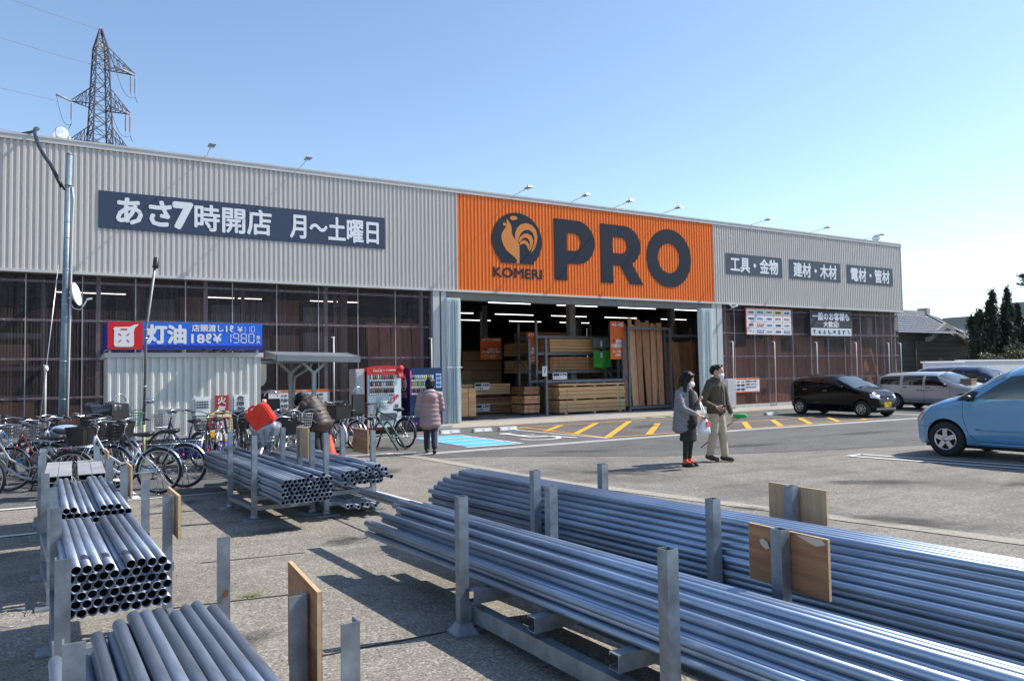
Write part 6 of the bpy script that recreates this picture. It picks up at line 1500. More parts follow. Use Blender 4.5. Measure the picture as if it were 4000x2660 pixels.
# silver estate van
S = dict(paint=carsilv, wr=.29, rim=ink((.35,.35,.36)), spokes=8, wheels=(-1.2,1.38),
  top=[(-2.10,.60),(-2.06,1.0),(-1.92,1.30),(-1.6,1.40),(-.6,1.43),(.3,1.42),(.6,1.33),(1.2,1.03),(1.45,.94),(1.85,.86),(2.05,.72),(2.10,.5)],
  bot=[(-2.10,.42),(-1.95,.28),(-1.5,.24),(1.6,.24),(2.0,.26),(2.10,.34)], belt=[(-2.1,.90),(-1.5,.92),(.6,.90),(1.3,.84),(1.8,.74),(2.1,.52)],
  wid=[(-2.10,.60),(-2.0,.74),(-1.7,.82),(1.0,.83),(1.7,.78),(2.0,.62),(2.10,.5)], n=3.2,
  windows=[((.80,.90),(.02,.92),(.04,1.27),(.42,1.27)),((-.08,.92),(-.86,.93),(-.84,1.28),(-.06,1.28)),((-.98,.93),(-1.80,.95),(-1.76,1.24),(-.97,1.28))],
  screen=(.48,1.22,.84,.90), seams=[[(.95,.90),(.92,.5),(.85,.30)],[(-.02,1.28),(-.03,.6),(-.06,.30)],[(-.92,1.28),(-.92,.6),(-.86,.40)],[(.85,.33),(-.86,.33)]], handles=[(-.02+.14,.84),(-.78,.85)], hm=m_black, mirror=(.80,.92), mm=m_black)
van,fxv,ysv = car('estate_van','silver estate van parked beyond the black hatchback with a box on its bonnet',(28.25,16.0,.006),R(-91),S)
for s in (1,-1): fpatch(van,fxv,s*.40,s*.68,.66,.80,m_lamp,'headlight',.012,.03)
mb = MB(); mb.tube([(.70,-.70,1.36),(1.22,-.70,1.62)],.012,6) ; mb.build('aerial', m_alu, van)
mb = MB(); lettering(mb,'株式会社設備工業',(.30,-ysv(.3,.72)-.004,.69),(-1,0,0),UZ,.62,.075,.02,.003); mb.build('lettering', ink((.1,.1,.25)), van, fix=False)
mb = MB(); mb.box(-.26,.26,-.18,.18,0,.20); mb.box(-.28,.28,-.20,.20,.20,.235); t = thing('tool_box','brown lidded tool box standing on the bonnet of the silver van','box',(28.0,14.72,.935),R(8)); mb.build('case', ink((.22,.14,.10)), t, bev=.01)
mb = MB(); mb.tube([(-.07,0,.235),(-.05,0,.27),(.05,0,.27),(.07,0,.235)],.012,6); mb.build('handle', m_black, t)
# navy people carrier
S = dict(paint=carnavy, wr=.31, rim=rimm, spokes=8, wheels=(-1.35,1.35),
  top=[(-2.2,.70),(-2.15,1.2),(-2.0,1.5),(-1.6,1.60),(-.4,1.63),(.5,1.60),(.9,1.45),(1.4,1.12),(1.7,1.0),(2.0,.88),(2.18,.72),(2.2,.5)],
  bot=[(-2.2,.42),(-2.0,.28),(-1.5,.24),(1.6,.24),(2.1,.26),(2.2,.34)], belt=[(-2.2,1.0),(.6,.96),(1.4,.90),(1.9,.76),(2.2,.55)],
  wid=[(-2.2,.62),(-2.1,.76),(-1.7,.84),(1.0,.85),(1.8,.78),(2.1,.62),(2.2,.5)], n=3.0,
  windows=[((1.0,.98),(.1,1.0),(.12,1.42),(.6,1.42)),((.02,1.0),(-.9,1.0),(-.88,1.44),(.04,1.44)),((-1.0,1.0),(-1.9,1.02),(-1.85,1.40),(-.98,1.44))],
  screen=(.70,1.45,.84,.90), seams=[[(1.05,.95),(1.0,.5),(.95,.3)],[(.06,1.4),(.04,.6),(0,.3)]], handles=[(.16,.90),(-.8,.90)], mirror=(1.0,1.02))
nv,fxn,ysn = car('people_carrier','dark navy people carrier parked behind the silver van',(32.6,17.0,.006),R(-90),S)
for s in (1,-1): fpatch(nv,fxn,s*.40,s*.7,.70,.84,m_lamp,'headlight',.012,.03)
# pale blue compact minivan at the right edge, nose towards the shop
S = dict(paint=carblue, wr=.315, rim=rimm, spokes=5, wheels=(-1.30,1.20),
  top=[(-1.95,.6),(-1.92,1.1),(-1.78,1.5),(-1.4,1.63),(-.5,1.69),(.0,1.66),(.35,1.54),(.72,1.32),(1.0,1.14),(1.20,1.08),(1.50,.99),(1.75,.84),(1.87,.66),(1.90,.5)],
  bot=[(-1.95,.40),(-1.8,.25),(-1.4,.21),(1.4,.21),(1.75,.18),(1.90,.28)], belt=[(-1.95,1.0),(.1,.995),(.8,.96),(1.3,.86),(1.6,.74),(1.9,.52)],
  wid=[(-1.95,.60),(-1.85,.72),(-1.5,.82),(-.5,.845),(.7,.845),(1.25,.835),(1.6,.77),(1.80,.62),(1.90,.40)], n=2.75,
  wglass=mat('clear_car_glass',(.05,.068,.068),.04,0,spec=.9), windows=[((.66,1.055),(-.42,1.07),(-.36,1.50),(.10,1.45)),((-.52,1.06),(-1.30,1.08),(-1.26,1.48),(-.46,1.51))],
  trims=[((.98,1.02),(.68,1.02),(.60,1.18),(.80,1.20))],
  screen=(.20,1.00,.84,.90), seams=[[(.86,1.0),(.88,.75),(.80,.45),(.68,.32)],[(-.47,1.45),(-.47,.6),(-.50,.32)],[(.68,.30),(-.95,.30)],[(1.85,.55),(1.55,.52),(1.45,.62)]], handles=[(-.30,.93),(-1.12,.95)], mirror=(.72,1.06), mm=m_black)
bl_,fxb,ysb = car('compact_minivan','pale blue compact minivan cut off by the right edge of the picture',(14.55,6.48,.006),R(91.5),S)
for s in (1,-1):
    q = [V((1.83,.62)),V((1.66,.66)),V((1.42,.93)),V((1.62,.915))]; vs=[];fs=[]
    for a in range(9):
        for b_ in range(9): p = q[0].lerp(q[1],b_/8).lerp(q[3].lerp(q[2],b_/8),a/8); vs.append((p.x+.006,s*(ysb(p.x,p.y)+.008),p.y))
    for a in range(8):
        for b_ in range(8): k=a*9+b_; fs.append((k,k+1,k+10,k+9))
    mb = MB(); mb.add(vs,fs,True); mb.build('headlight', m_lamp, bl_, fix=False)
for s in (1,-1):
    mb = MB(); mb.tube([(x,s*(ysb(x,.52)+.006),.52) for x in [.66-.18*k for k in range(12)]],.016,6); mb.build('side_moulding', carblue, bl_)
    mb = MB(); mb.tube([(x,s*(ysb(x,.27)+.004),.27) for x in [.70-.18*k for k in range(9)]],.014,6); mb.build('sill_strip', carblue, bl_)
mb = MB(); mb.tube([(.5,.2,1.43),(.52,.2,1.50)],.02,8); mb.build('sensor', m_black, bl_)

# ================================================================== PEOPLE  (local: +x faces forward, +y left, z up)
def hand(mb, wrist, d, pn, s=1.0, curl=.5):
    """palm, four bent fingers and a thumb; d: pointing direction, pn: palm normal"""
    d = V(d).normalized(); pn = V(pn).normalized(); pn = (pn-d*pn.dot(d)).normalized(); sd = d.cross(pn); w = V(wrist)
    mb.cap(w, w+d*.075*s, .026*s, .030*s, 10, (pn,.55)); kn = w+d*.085*s
    for i,(o,l) in enumerate(((-.030,.070),(-.010,.080),(.010,.075),(.029,.058))):
        a = kn+sd*o*s; b = a+(d*math.cos(curl*.7)+pn*math.sin(curl*.7))*l*.5*s; c = b+(d*math.cos(curl*1.7)+pn*math.sin(curl*1.7))*l*.5*s
        mb.cap(a,b,.0095*s,.009*s,8); mb.cap(b,c,.009*s,.0075*s,8)
    a = w+d*.02*s-sd*.026*s; b = a+(d*.6-sd*.7+pn*.3).normalized()*.04*s; mb.cap(a,b,.012*s,.010*s,8); mb.cap(b,b+(d*.9+pn*.35).normalized()*.03*s,.010*s,.008*s,8)
def head(mb, c, f, u, s=1.0):
    f = V(f).normalized(); u = V(u); u = (u-f*u.dot(f)).normalized(); l = u.cross(f); c = V(c); A = (f,l,u)
    mb.sphere(c+u*.02*s,(.098*s,.078*s,.105*s),16,12,A); mb.sphere(c+f*.028*s-u*.05*s,(.062*s,.058*s,.065*s),14,10,A)
    mb.cap(c+f*.088*s-u*.0*s,c+f*.108*s-u*.03*s,.010*s,.015*s,8)
    for q in (1,-1): mb.sphere(c+l*q*.078*s-u*.01*s,(.022*s,.012*s,.033*s),8,6,A); mb.sphere(c+f*.083*s+l*q*.03*s+u*.018*s,(.012*s,.02*s,.008*s),8,6,A)
    mb.sphere(c+f*.088*s-u*.062*s,(.014*s,.028*s,.010*s),8,6,A)
    return f,u,l
m_wcoat = mat('grey_coat',(.20,.20,.215),.75,var=.14,sc=14,bump=.25,bsc=22); m_blackcloth = mat('black_cloth',(.018,.018,.02),.8,var=.25,sc=18)
m_olive = mat('olive_jacket',(.075,.057,.036),.7,var=.2,sc=12,bump=.25,bsc=16); m_khaki = mat('khaki_trousers',(.46,.39,.28),.8,var=.10,sc=10,bump=.2,bsc=14)
m_brownq = mat('brown_puffer',(.060,.043,.036),.55,var=.35,sc=9,bump=.5,bsc=12); m_pinkq = mat('mauve_puffer',(.30,.20,.205),.6,var=.10,sc=10,bump=.2,bsc=16); m_navyt = mat('navy_trousers',(.018,.020,.04),.75,var=.2)
def quilts(mb, axis0, axis1, rings, rx, ry, n=20):
    """soft padded rings between two points for puffer coats"""
    a,b = V(axis0),V(axis1)
    for k in range(rings): c = a.lerp(b,(k+.5)/rings); f = (k+.5)/rings; mb.sphere(c,(rx(f),ry(f),(b-a).length/rings*1.25),n,8)
def person(label, x, y, deg): return thing('person', label, 'person', (x,y,.006), R(deg))
# woman in the grey coat
w = person('person in a long grey quilted coat looking at a phone', 9.12,9.50,-80)
B = MB(); head(B,(.05,.0,1.475),(1,.0,-.42),(.3,0,1),.98); B.cap((.0,0,1.27),(.03,0,1.42),.05,.047); B.cap((0,0,.9),(0,0,1.25),.13,.15,12,((1,0,0),.7))
for sy in (1,-1):
    B.cap((.0,sy*.075,.88),(.03,sy*.06,.48),.075,.055); B.cap((.03,sy*.06,.48),(-.01,sy*.055,.10),.055,.036); B.cap((-.03,sy*.055,.05),(.12,sy*.06,.03),.036,.03)
B.cap((.0,-.19,1.24),(.10,-.22,.99),.05,.042); B.cap((.10,-.22,.99),(.33,-.13,.89),.040,.030); hand(B,(.34,-.125,.885),(.85,.3,-.35),(0,.4,-.9),.95,.7)
B.cap((.0,.19,1.24),(.04,.24,1.0),.05,.042); B.cap((.04,.24,1.0),(.20,.10,1.13),.040,.030); hand(B,(.21,.09,1.135),(.5,-.7,.4),(.7,.5,-.2),.95,.9)
body = remeshed(B,'body',m_skin,w,.0085,3)
B = MB()
quilts(B,(-.03,0,1.27),(-.05,0,.60),8,lambda f:.14+.05*f,lambda f:.21+.055*f)
B.cap((-.02,-.16,1.255),(-.02,.16,1.255),.075,.075,12)
for P in (((0,-.205,1.24),(.10,-.235,.99),(.30,-.145,.90)),((0,.205,1.24),(.045,.25,1.0),(.17,.13,1.10))):
    for p,q,n_ in ((P[0],P[1],4),(P[1],P[2],4)):
        for k in range(n_): B.sphere(V(p).lerp(V(q),(k+.5)/n_),(.066-.008*k/n_ if p==P[0] else .058-.012*k/n_,)*3,12,8)
B.torus((.0,0,1.33),(.25,0,1),.085,.032,18,8)
remeshed(B,'coat',m_wcoat,w,.014,7)
B = MB(); B.cap((.085,0.02,1.25),(.125,.02,.75),.085,.10,14,((1,0,0),.6)); B.tube([(.03,0,.80),(.03,0,.60),(.02,0,.43)],[.15,.165,.175],18,fl=((1,0,0),.75)); remeshed(B,'dress',m_blackcloth,w,.014,4)
B = MB()
for sy in (1,-1): B.cap((.03,sy*.06,.50),(-.01,sy*.055,.12),.060,.043)
remeshed(B,'leggings',m_blackcloth,w,.012,3)
for sy in (1,-1):
    B = MB(); B.cap((-.01,sy*.055,.13),(-.0,sy*.055,.06),.044,.045); B.cap((.0,sy*.055,.06),(.07,sy*.058,.055),.042,.036); remeshed(B,'sock',ink((.62,.07,.03)),w,.01,3)
    B = MB(); B.cap((-.045,sy*.055,.03),(.15,sy*.062,.025),.042,.032,12,((0,0,1),.8)); B.cap((.06,sy*.06,.05),(.13,sy*.062,.035),.036,.03); remeshed(B,'shoe',m_black,w,.01,2)
B = MB(); B.sphere((.03,0,1.515),(.125,.108,.125),16,12); B.sphere((-.02,0,1.46),(.105,.115,.14),16,12); B.cap((-.055,0,1.44),(-.075,0,1.25),.10,.085,14,((1,0,0),.7))
for sy in (1,-1): B.cap((.045,sy*.085,1.50),(.055,sy*.10,1.29),.045,.035)
B.cap((.13,-.05,1.555),(.13,.05,1.555),.028,.028); remeshed(B,'hair',m_hair,w,.011,3)
B = MB(); B.sphere((.125,0,1.40),(.045,.062,.055),14,10); remeshed(B,'face_mask',m_mask,w,.009,2)
def wpt(root,p): return (Matrix.Translation(root.location) @ Matrix.Rotation(root.rotation_euler.z,4,'Z')) @ V(p)
def held(name,label,cat,root,base,mbs):
    t = thing(name,label,cat,wpt(root,base),root.rotation_euler.z)
    for mb,nm,m in mbs: mb.v = [p-V(base) for p in mb.v]; mb.build(nm,m,t)
    return t
B1 = MB(); B1.obox((.435,-.085,.845),(.045,.02,-.012),(-.018,.036,.0),(.002,0,.006)); B2 = MB(); B2.lathe([(0,.008),(.02,.008),(.02,0)],(.44,-.085,.85),(.2,0,1),14)
held('phone','small dark phone in the hand of the person in the grey coat','phone',w,(.43,-.085,.84),[(B1,'case',m_black),(B2,'screen',m_glass)])
BG = MB(); n=18; vs=[];fs=[]
prof=[(.86,.015,.02),(.80,.05,.06),(.72,.075,.11),(.64,.085,.14),(.58,.08,.135),(.555,.05,.09)]
for (z,a,b_) in prof:
    for j in range(n): an=2*math.pi*j/n; k=1+.10*math.sin(5*an+z*20); vs.append((.36+a*k*math.cos(an),-.01+b_*k*math.sin(an),z))
for i in range(len(prof)-1):
    for j in range(n): fs.append((i*n+j,i*n+(j+1)%n,(i+1)*n+(j+1)%n,(i+1)*n+j))
fs.append(tuple(range((len(prof)-1)*n,len(prof)*n))); BG.add(vs,fs,True)
BH = MB(); BH.tube([(.36,-.03,.85),(.27,.05,.98),(.19,.11,1.11)],.013,6); BH.tube([(.36,.01,.85),(.30,.07,.98),(.20,.12,1.10)],.013,6)
BR = MB(); BR.box(.425,.445,-.05,.06,.69,.78)
held('shopping_bag','white plastic shopping bag hanging from the arm of the person in the grey coat','bag',w,(.36,0,.55),[(BG,'bag_body',mat('white_plastic',(.70,.70,.72),.4,var=.06,bump=.4,bsc=9)),(BH,'handle',m_white),(BR,'red_print',ink((.55,.10,.12)))])
# man in the olive jacket
mn = person('person in an olive jacket and khaki trousers holding a green brush, walking right', 10.02,9.68,-80)
B = MB(); head(B,(.06,0,1.595),(1,.05,-.38),(.3,0,1),1.02); B.cap((.0,0,1.38),(.035,0,1.53),.058,.055); B.cap((0,0,.95),(0,0,1.36),.14,.16,12,((1,0,0),.7))
B.cap((0,.08,.95),(.06,.085,.52),.09,.065); B.cap((.06,.085,.52),(.10,.085,.10),.062,.045); B.cap((0,-.08,.95),(-.01,-.08,.52),.09,.065); B.cap((-.01,-.08,.52),(-.10,-.08,.12),.062,.045)
B.cap((0,-.21,1.35),(-.06,-.31,1.07),.055,.048); B.cap((-.06,-.31,1.07),(.14,-.22,.98),.045,.033); hand(B,(.15,-.215,.98),(.85,.55,.05),(-.3,.7,-.3),1.0,.8)
B.cap((0,.21,1.35),(.02,.28,1.07),.055,.048); B.cap((.02,.28,1.07),(.12,.30,.84),.045,.033); hand(B,(.125,.30,.83),(.45,.05,-.85),(-.6,-.2,-.4),1.0,1.2)
remeshed(B,'body',m_skin,mn,.0085,3)
B = MB(); B.cap((-.005,0,1.34),(0,0,.97),.19,.20,16,((1,0,0),.76)); B.tube([(.0,0,1.0),(.01,0,.86)],[.20,.205],18,fl=((1,0,0),.80)); B.cap((-.0,-.17,1.345),(0,.17,1.345),.085,.085,12);
for P in (((0,-.215,1.35),(-.06,-.315,1.07),(.12,-.235,.985)),((0,.215,1.35),(.02,.285,1.07),(.105,.30,.865))):
    B.cap(P[0],P[1],.078,.065); B.cap(P[1],P[2],.064,.048)
B.torus((.02,0,1.44),(.25,0,1),.075,.030,18,8); B.sphere((-.10,0,1.42),(.07,.13,.06)); remeshed(B,'jacket',m_olive,mn,.012,3)
B = MB(); B.tube([(.145,.0,1.36),(.16,.0,1.2),(.165,.0,1.0),(.172,.0,.88)],.009,6); B.build('zip',m_black,mn)
B = MB(); B.cap((0,.075,.95),(.06,.085,.52),.105,.082); B.cap((.06,.085,.52),(.10,.085,.12),.080,.066); B.cap((0,-.075,.95),(-.01,-.08,.52),.105,.082); B.cap((-.01,-.08,.52),(-.10,-.08,.14),.080,.066); B.cap((0,-.06,.95),(0,.06,.95),.12,.12,14,((1,0,0),.85)); remeshed(B,'trousers',m_khaki,mn,.013,4)
for px,sy,tilt in ((.10,.085,0),(-.10,-.08,.02)):
    B = MB(); B.cap((px-.05,sy,.055+tilt),(px+.15,sy,.04),.048,.040,12,((0,1,0),.95)); B.cap((px,sy,.10+tilt),(px+.03,sy,.05),.05,.045); remeshed(B,'shoe',ink((.06,.045,.035)),mn,.011,2)
B = MB(); B.sphere((.025,0,1.665),(.105,.090,.075),16,12); B.sphere((-.025,0,1.63),(.085,.088,.085),16,12); rh = random.Random(2)
for k in range(16): a = k*.393+rh.uniform(-.1,.1); q = V((.03+.085*math.cos(a),.078*math.sin(a),1.70-.02*(k%3))); B.cap(q,q+V((.035*math.cos(a)+.01,.03*math.sin(a),rh.uniform(-.035,.03))),.022,.010)
B.sphere((.075,0,1.69),(.065,.082,.05),14,10); B.cap((.115,-.05,1.695),(.135,-.02,1.655),.026,.012); B.cap((.11,.03,1.69),(.135,.04,1.655),.022,.010); remeshed(B,'hair',m_hair,mn,.010,2)
B = MB(); B.sphere((.125,.0,1.545),(.042,.070,.056),14,10); remeshed(B,'face_mask',m_mask,mn,.009,2)
B1 = MB(); B1.cap((.24,-.15,.99),(.30,-.10,1.02),.028,.024,10,((0,0,1),.6)); held('wallet','small dark wallet in the right hand of the person in the olive jacket','wallet',mn,(.26,-.13,.98),[(B1,'case',m_black)])
B1 = MB(); B1.cyl((.22,.32,.76),(-.36,.02,.22),.012,n=8); B2 = MB(); B2.cap((.14,.33,.80),(.30,.44,.80),.042,.042,12); B3 = MB(); B3.tube([(.22,.32,.76),(.20,.34,.72),(.24,.37,.76)],.014,6)
held('cleaning_brush','brush with a bright green head and long stick carried by the person in olive','brush',mn,(.1,.2,.7),[(B1,'stick',ink((.33,.21,.12))),(B2,'bristles',ink((.02,.36,.09))),(B3,'clip',m_alu)])
# person in the mauve coat, walking away towards the machines
p = person('person in a mauve padded coat seen from behind in front of the drinks machines', 6.42,14.2,66)
B = MB(); head(B,(.05,0,1.42),(1,0,-.15),(.1,0,1),.95); B.cap((0,0,1.20),(.03,0,1.36),.05,.045); B.cap((0,0,.85),(0,0,1.2),.13,.15,12,((1,0,0),.7))
B.cap((0,.08,.82),(.10,.07,.45),.08,.06); B.cap((.10,.07,.45),(.10,.07,.09),.055,.04); B.cap((0,-.08,.82),(-.04,-.08,.45),.08,.06); B.cap((-.04,-.08,.45),(-.20,-.08,.14),.055,.04)
for sy in (1,-1): B.cap((0,sy*.18,1.2),(-.02,sy*.25,.95),.05,.042); B.cap((-.02,sy*.25,.95),(.17,sy*.16,.92),.04,.03); hand(B,(.18,sy*.155,.92),(.8,-sy*.5,.1),(0,-sy*.6,-.6),.92,.8)
remeshed(B,'body',m_skin,p,.009,3)
B = MB(); quilts(B,(0,0,1.22),(-.02,0,.56),7,lambda f:.15+.02*f,lambda f:.20+.035*f); B.cap((0,-.15,1.22),(0,.15,1.22),.08,.08)
for sy in (1,-1):
    for k in range(4): B.sphere(V((0,sy*.21,1.2)).lerp(V((-.02,sy*.265,.93)),k/3),(.07-.004*k,)*3,12,8)
    for k in range(3): B.sphere(V((-.02,sy*.26,.93)).lerp(V((.14,sy*.18,.92)),k/2),(.06-.006*k,)*3,12,8)
B.sphere((-.13,0,1.17),(.07,.14,.10)); remeshed(B,'coat',m_pinkq,p,.014,3)
B = MB(); B.torus((-.02,0,1.285),(.2,0,1),.085,.035,18,8); remeshed(B,'collar',ink((.50,.45,.44)),p,.012,3)
B = MB(); B.cap((0,.08,.80),(.10,.07,.45),.10,.078); B.cap((.10,.07,.45),(.10,.07,.10),.076,.064); B.cap((0,-.08,.80),(-.04,-.08,.45),.10,.078); B.cap((-.04,-.08,.45),(-.20,-.08,.15),.076,.060); remeshed(B,'trousers',m_navyt,p,.013,3)
B = MB(); B.cap((.0,-.155,.78),(-.04,-.155,.46),.012,.012); B.cap((-.04,-.152,.46),(-.20,-.14,.17),.012,.012); B.build('side_stripe',ink((.35,.34,.45)),p)
for a,b_ in (((.06,.07,.05),(.24,.07,.04)),((-.27,-.08,.075),(-.13,-.08,.03))): B = MB(); B.cap(a,b_,.045,.038); remeshed(B,'shoe',m_black,p,.011,2)
B = MB(); B.sphere((.015,0,1.465),(.118,.10,.105),16,12); B.sphere((-.02,0,1.40),(.095,.098,.10),16,12); remeshed(B,'hair',m_hair,p,.011,3)
# stooping person
p = person('person in a brown padded jacket stooping over a bicycle', 4.28,14.95,128)
B = MB(); head(B,(.42,0,1.16),(.75,0,-.75),(.75,0,.7),1.0); B.cap((.24,0,1.12),(.35,0,1.15),.055,.05); B.cap((-.04,0,.80),(.20,0,1.10),.14,.15)
for sy in (1,-1): B.cap((-.05,sy*.085,.84),(.02,sy*.085,.46),.09,.065); B.cap((.02,sy*.085,.46),(-.06,sy*.085,.09),.06,.043); B.cap((.20,sy*.20,1.08),(.30,sy*.22,.78),.055,.045); B.cap((.30,sy*.22,.78),(.44,sy*.13,.62),.045,.033); hand(B,(.45,sy*.125,.61),(.7,-sy*.2,-.6),(0,-sy*.4,-.8),1.0,1.0)
remeshed(B,'body',m_skin,p,.009,3)
B = MB(); a = V((.20,0,1.14)); b_ = V((-.12,0,.62)); ax = (b_-a).normalized(); q = ax.cross(V((0,1,0))).normalized()
for k in range(7):
    c = a.lerp(b_,(k+.3)/6.6)-q*.02; B.sphere(c,(.185+.014*math.sin(k*.5),.230+.006*k,.115),22,10,(q,V((0,1,0)),ax))
B.cap((.16,-.15,1.12),(.16,.15,1.12),.11,.11)
for sy in (1,-1):
    for k in range(5): B.sphere(V((.18,sy*.225,1.07)).lerp(V((.31,sy*.24,.78)),k/4),(.088-.004*k,)*3,14,8)
    for k in range(4): B.sphere(V((.31,sy*.24,.77)).lerp(V((.43,sy*.15,.63)),k/3),(.072-.007*k,)*3,14,8)
B.cap((.26,0,1.15),(.30,0,1.16),.11,.095); remeshed(B,'jacket',m_brownq,p,.013,6)
B = MB()
for sy in (1,-1): B.cap((-.05,sy*.085,.80),(.02,sy*.085,.46),.115,.09); B.cap((.02,sy*.085,.46),(-.06,sy*.085,.10),.088,.070)
remeshed(B,'trousers',m_blackcloth,p,.013,3)
for sy in (1,-1): B = MB(); B.cap((-.10,sy*.085,.045),(.09,sy*.085,.04),.045,.038); remeshed(B,'shoe',m_black,p,.011,2)
B = MB(); B.sphere((.43,0,1.20),(.125,.105,.12),16,12); B.sphere((.36,0,1.17),(.10,.105,.10),16,12); B.sphere((.50,0,1.12),(.06,.09,.08),14,10); remeshed(B,'hair',m_hair,p,.011,3)
bagp = MB(); bagp.obox((.02,.27,.72),(.13,0,.09),(.0,.045,0),(-.06,0,.09)); bs = MB(); bs.tube([(-.02,.27,.80),(-.04,.16,1.0),(.0,.0,1.22),(.10,-.14,1.27),(.20,-.24,1.18)],.013,6)
held('shoulder_bag','black shoulder bag on the back of the stooping person','bag',p,(.06,.2,.7),[(bagp,'pouch',m_black),(bs,'strap',m_black)])

# ================================================================== NEIGHBOURING HOUSE, FENCE, TREES
m_tile = mat('roof_tile',(.23,.235,.245),.32,0,var=.35,sc=7,coat=.3); m_oldwood = wood_mat('weathered_boards',(.085,.072,.062),(.045,.038,.034),'X',.1,2); m_plaster = mat('grey_plaster',(.30,.29,.275),.8,var=.12)
HY = 28.0
HS = .9
hs = thing('tiled_house','old wooden house with a grey tiled gable roof beyond the shop corner','house',(49.5,HY+3,0))
XF[hs.name] = Matrix.Translation(V((-49.5,-HY-3,0))); hs.location.x += HS
def tiled(mb, o, du, dv, nu, nv):       # wavy tiles on the plane o + u*du + v*dv
    o,du,dv = V(o),V(du),V(dv); n = du.cross(dv).normalized()
    if n.z < 0: n = -n
    S_ = 4; vs=[]; fs=[]
    for j in range(nv):
        for e in (0,1):
            for i in range(nu*S_+1): vs.append(o+du*(i/(nu*S_))+dv*((j+e)/nv)+n*(.055*(.5+.5*math.cos(2*math.pi*i/S_))+(.05 if e == 0 else .0)))
    W_ = nu*S_+1
    for r in range(2*nv-1):
        for i in range(nu*S_): fs.append((r*W_+i,r*W_+i+1,(r+1)*W_+i+1,(r+1)*W_+i))
    return mb.add(vs,fs,False)
# gable faces the camera side; ridge runs left-right then the gable end is on the right
mb = MB(); mb.box(45.0,53.2,HY+.6,HY+6,0,3.7); mb.build('wall', m_oldwood, hs, world=True)
mb = MB(); mb.prism([(HY+.6,3.7),(HY+6,3.7),(HY+3.3,5.2)], lambda u,v,q:(q,u,v), 45.0,53.2); mb.build('gable', m_plaster, hs, world=True)
mb = MB(); tiled(mb,(44.2,HY-.1,3.75),(7.2,0,0),(0,2.6,1.55),24,9); tiled(mb,(44.2,HY+6.8,3.55),(9.6,0,0),(0,-3.5,1.85),32,9); mb.build('roof', m_tile, hs, world=True, fix=False)
mb = MB(); mb.box(44.0,51.8,HY+2.3,HY+2.9,5.28,5.55); mb.box(51.55,52.0,HY+2.25,HY+2.95,5.25,5.75); mb.bar((51.7,HY+2.55,5.42),(54.6,HY+1.2,4.2),.16,.14); mb.bar((51.7,HY+2.5,5.40),(51.5,HY-.2,3.85),.18,.14); mb.build('ridge', m_tile, hs, world=True)
for k in range(9):
    mb = MB(); z = .5+k*.36; mb.box(45.0,53.22,HY+.555-.02*0,HY+.60,z,z+.33); mb.build('weatherboard', m_oldwood, hs, world=True)
mb = MB(); mb.prism([(48.2,3.55),(50.4,4.55),(52.9,3.6),(52.9,3.3),(50.4,4.2),(48.2,3.25)], lambda u,v,q:(u,q,v), HY+.2,HY+.5); mb.build('barge_board', m_plaster, hs, world=True)
mb = MB(); mb.prism([(48.6,3.3),(50.4,4.1),(52.6,3.35)], lambda u,v,q:(u,q,v), HY+.42,HY+.54); mb.build('porch_gable', m_oldwood, hs, world=True)
mb = MB(); tiled(mb,(52.6,HY-.4,3.25),(3.6,0,0),(0,2.6,1.0),12,6); mb.build('roof', m_tile, hs, world=True, fix=False); mb = MB(); mb.box(53.25,56.0,HY+.8,HY+5,0,3.3); mb.build('annex_wall', m_oldwood, hs, world=True)
mb = MB(); mb.box(52.5,56.3,HY-.46,HY-.36,3.16,3.27); mb.build('gutter', m_alu, hs, world=True)
mb = MB(); mb.cyl((47.0,HY+.45,3.4),(47.0,HY+.45,.0),.05,n=8); mb.build('downpipe', ink((.12,.10,.09)), hs, world=True)
for k,(x0,x1,z0,z1,y,lb) in enumerate(((62,76,0,6.9,60,'distant grey flat-roofed building behind the trees at the right edge'),)):
    t = thing('distant_building',lb,'building',((x0+x1)/2,y,0)); mb = MB(); mb.box(x0+64,x1+90,y,y+10,0,9.6); mb.box(x0+74,x0+80,y+1,y+4,9.6,12.0); mb.build('wall', ink((.22,.24,.24)), t, world=True)
    for q in range(8): mb = MB(); mb.box(x0+66+q*4,x0+68.5+q*4,y-.04,y-.002,7.2,8.6); mb.build('window', m_glass, t, world=True)
t = thing('white_fence','low white panel wall beyond the parked cars','fence',(43,22,0)); mb = MB(); mb.box(37.8,41.4,22.0,22.12,0,1.80); mb.box(41.4,66,22.3,22.42,0,1.86); mb.build('wall', mat('fence_white',(.58,.58,.60),.6,var=.08,sc=1.5), t, world=True)
mb = MB(); mb.box(37.7,41.45,21.95,22.17,1.80,1.88); mb.box(41.4,66,22.25,22.47,1.86,1.94); mb.build('coping', m_white, t, world=True)
m_jun = mat('juniper_leaf',(.020,.038,.018),.8,var=.5,sc=3,rnd=.15); m_bush = mat('bush_leaf',(.10,.105,.055),.5,var=.6,sc=5); m_bark = mat('bark',(.09,.07,.055),.9,var=.3); m_pine = mat('pine_leaf',(.016,.03,.018),.8,var=.4)
def leafcloud(pts, size, rr, upb=.5):
    mb = MB()
    for p in pts:
        d = V((rr.gauss(0,1),rr.gauss(0,1),rr.gauss(0,1)+upb*2)).normalized(); n = d.orthogonal().normalized(); n.rotate(Matrix.Rotation(rr.uniform(0,6.28),3,d)); s = size*rr.uniform(.6,1.4)
        mb.add([p-n*s*.35,p+n*s*.35,p+d*s*1.6],[(0,1,2)])
    return mb
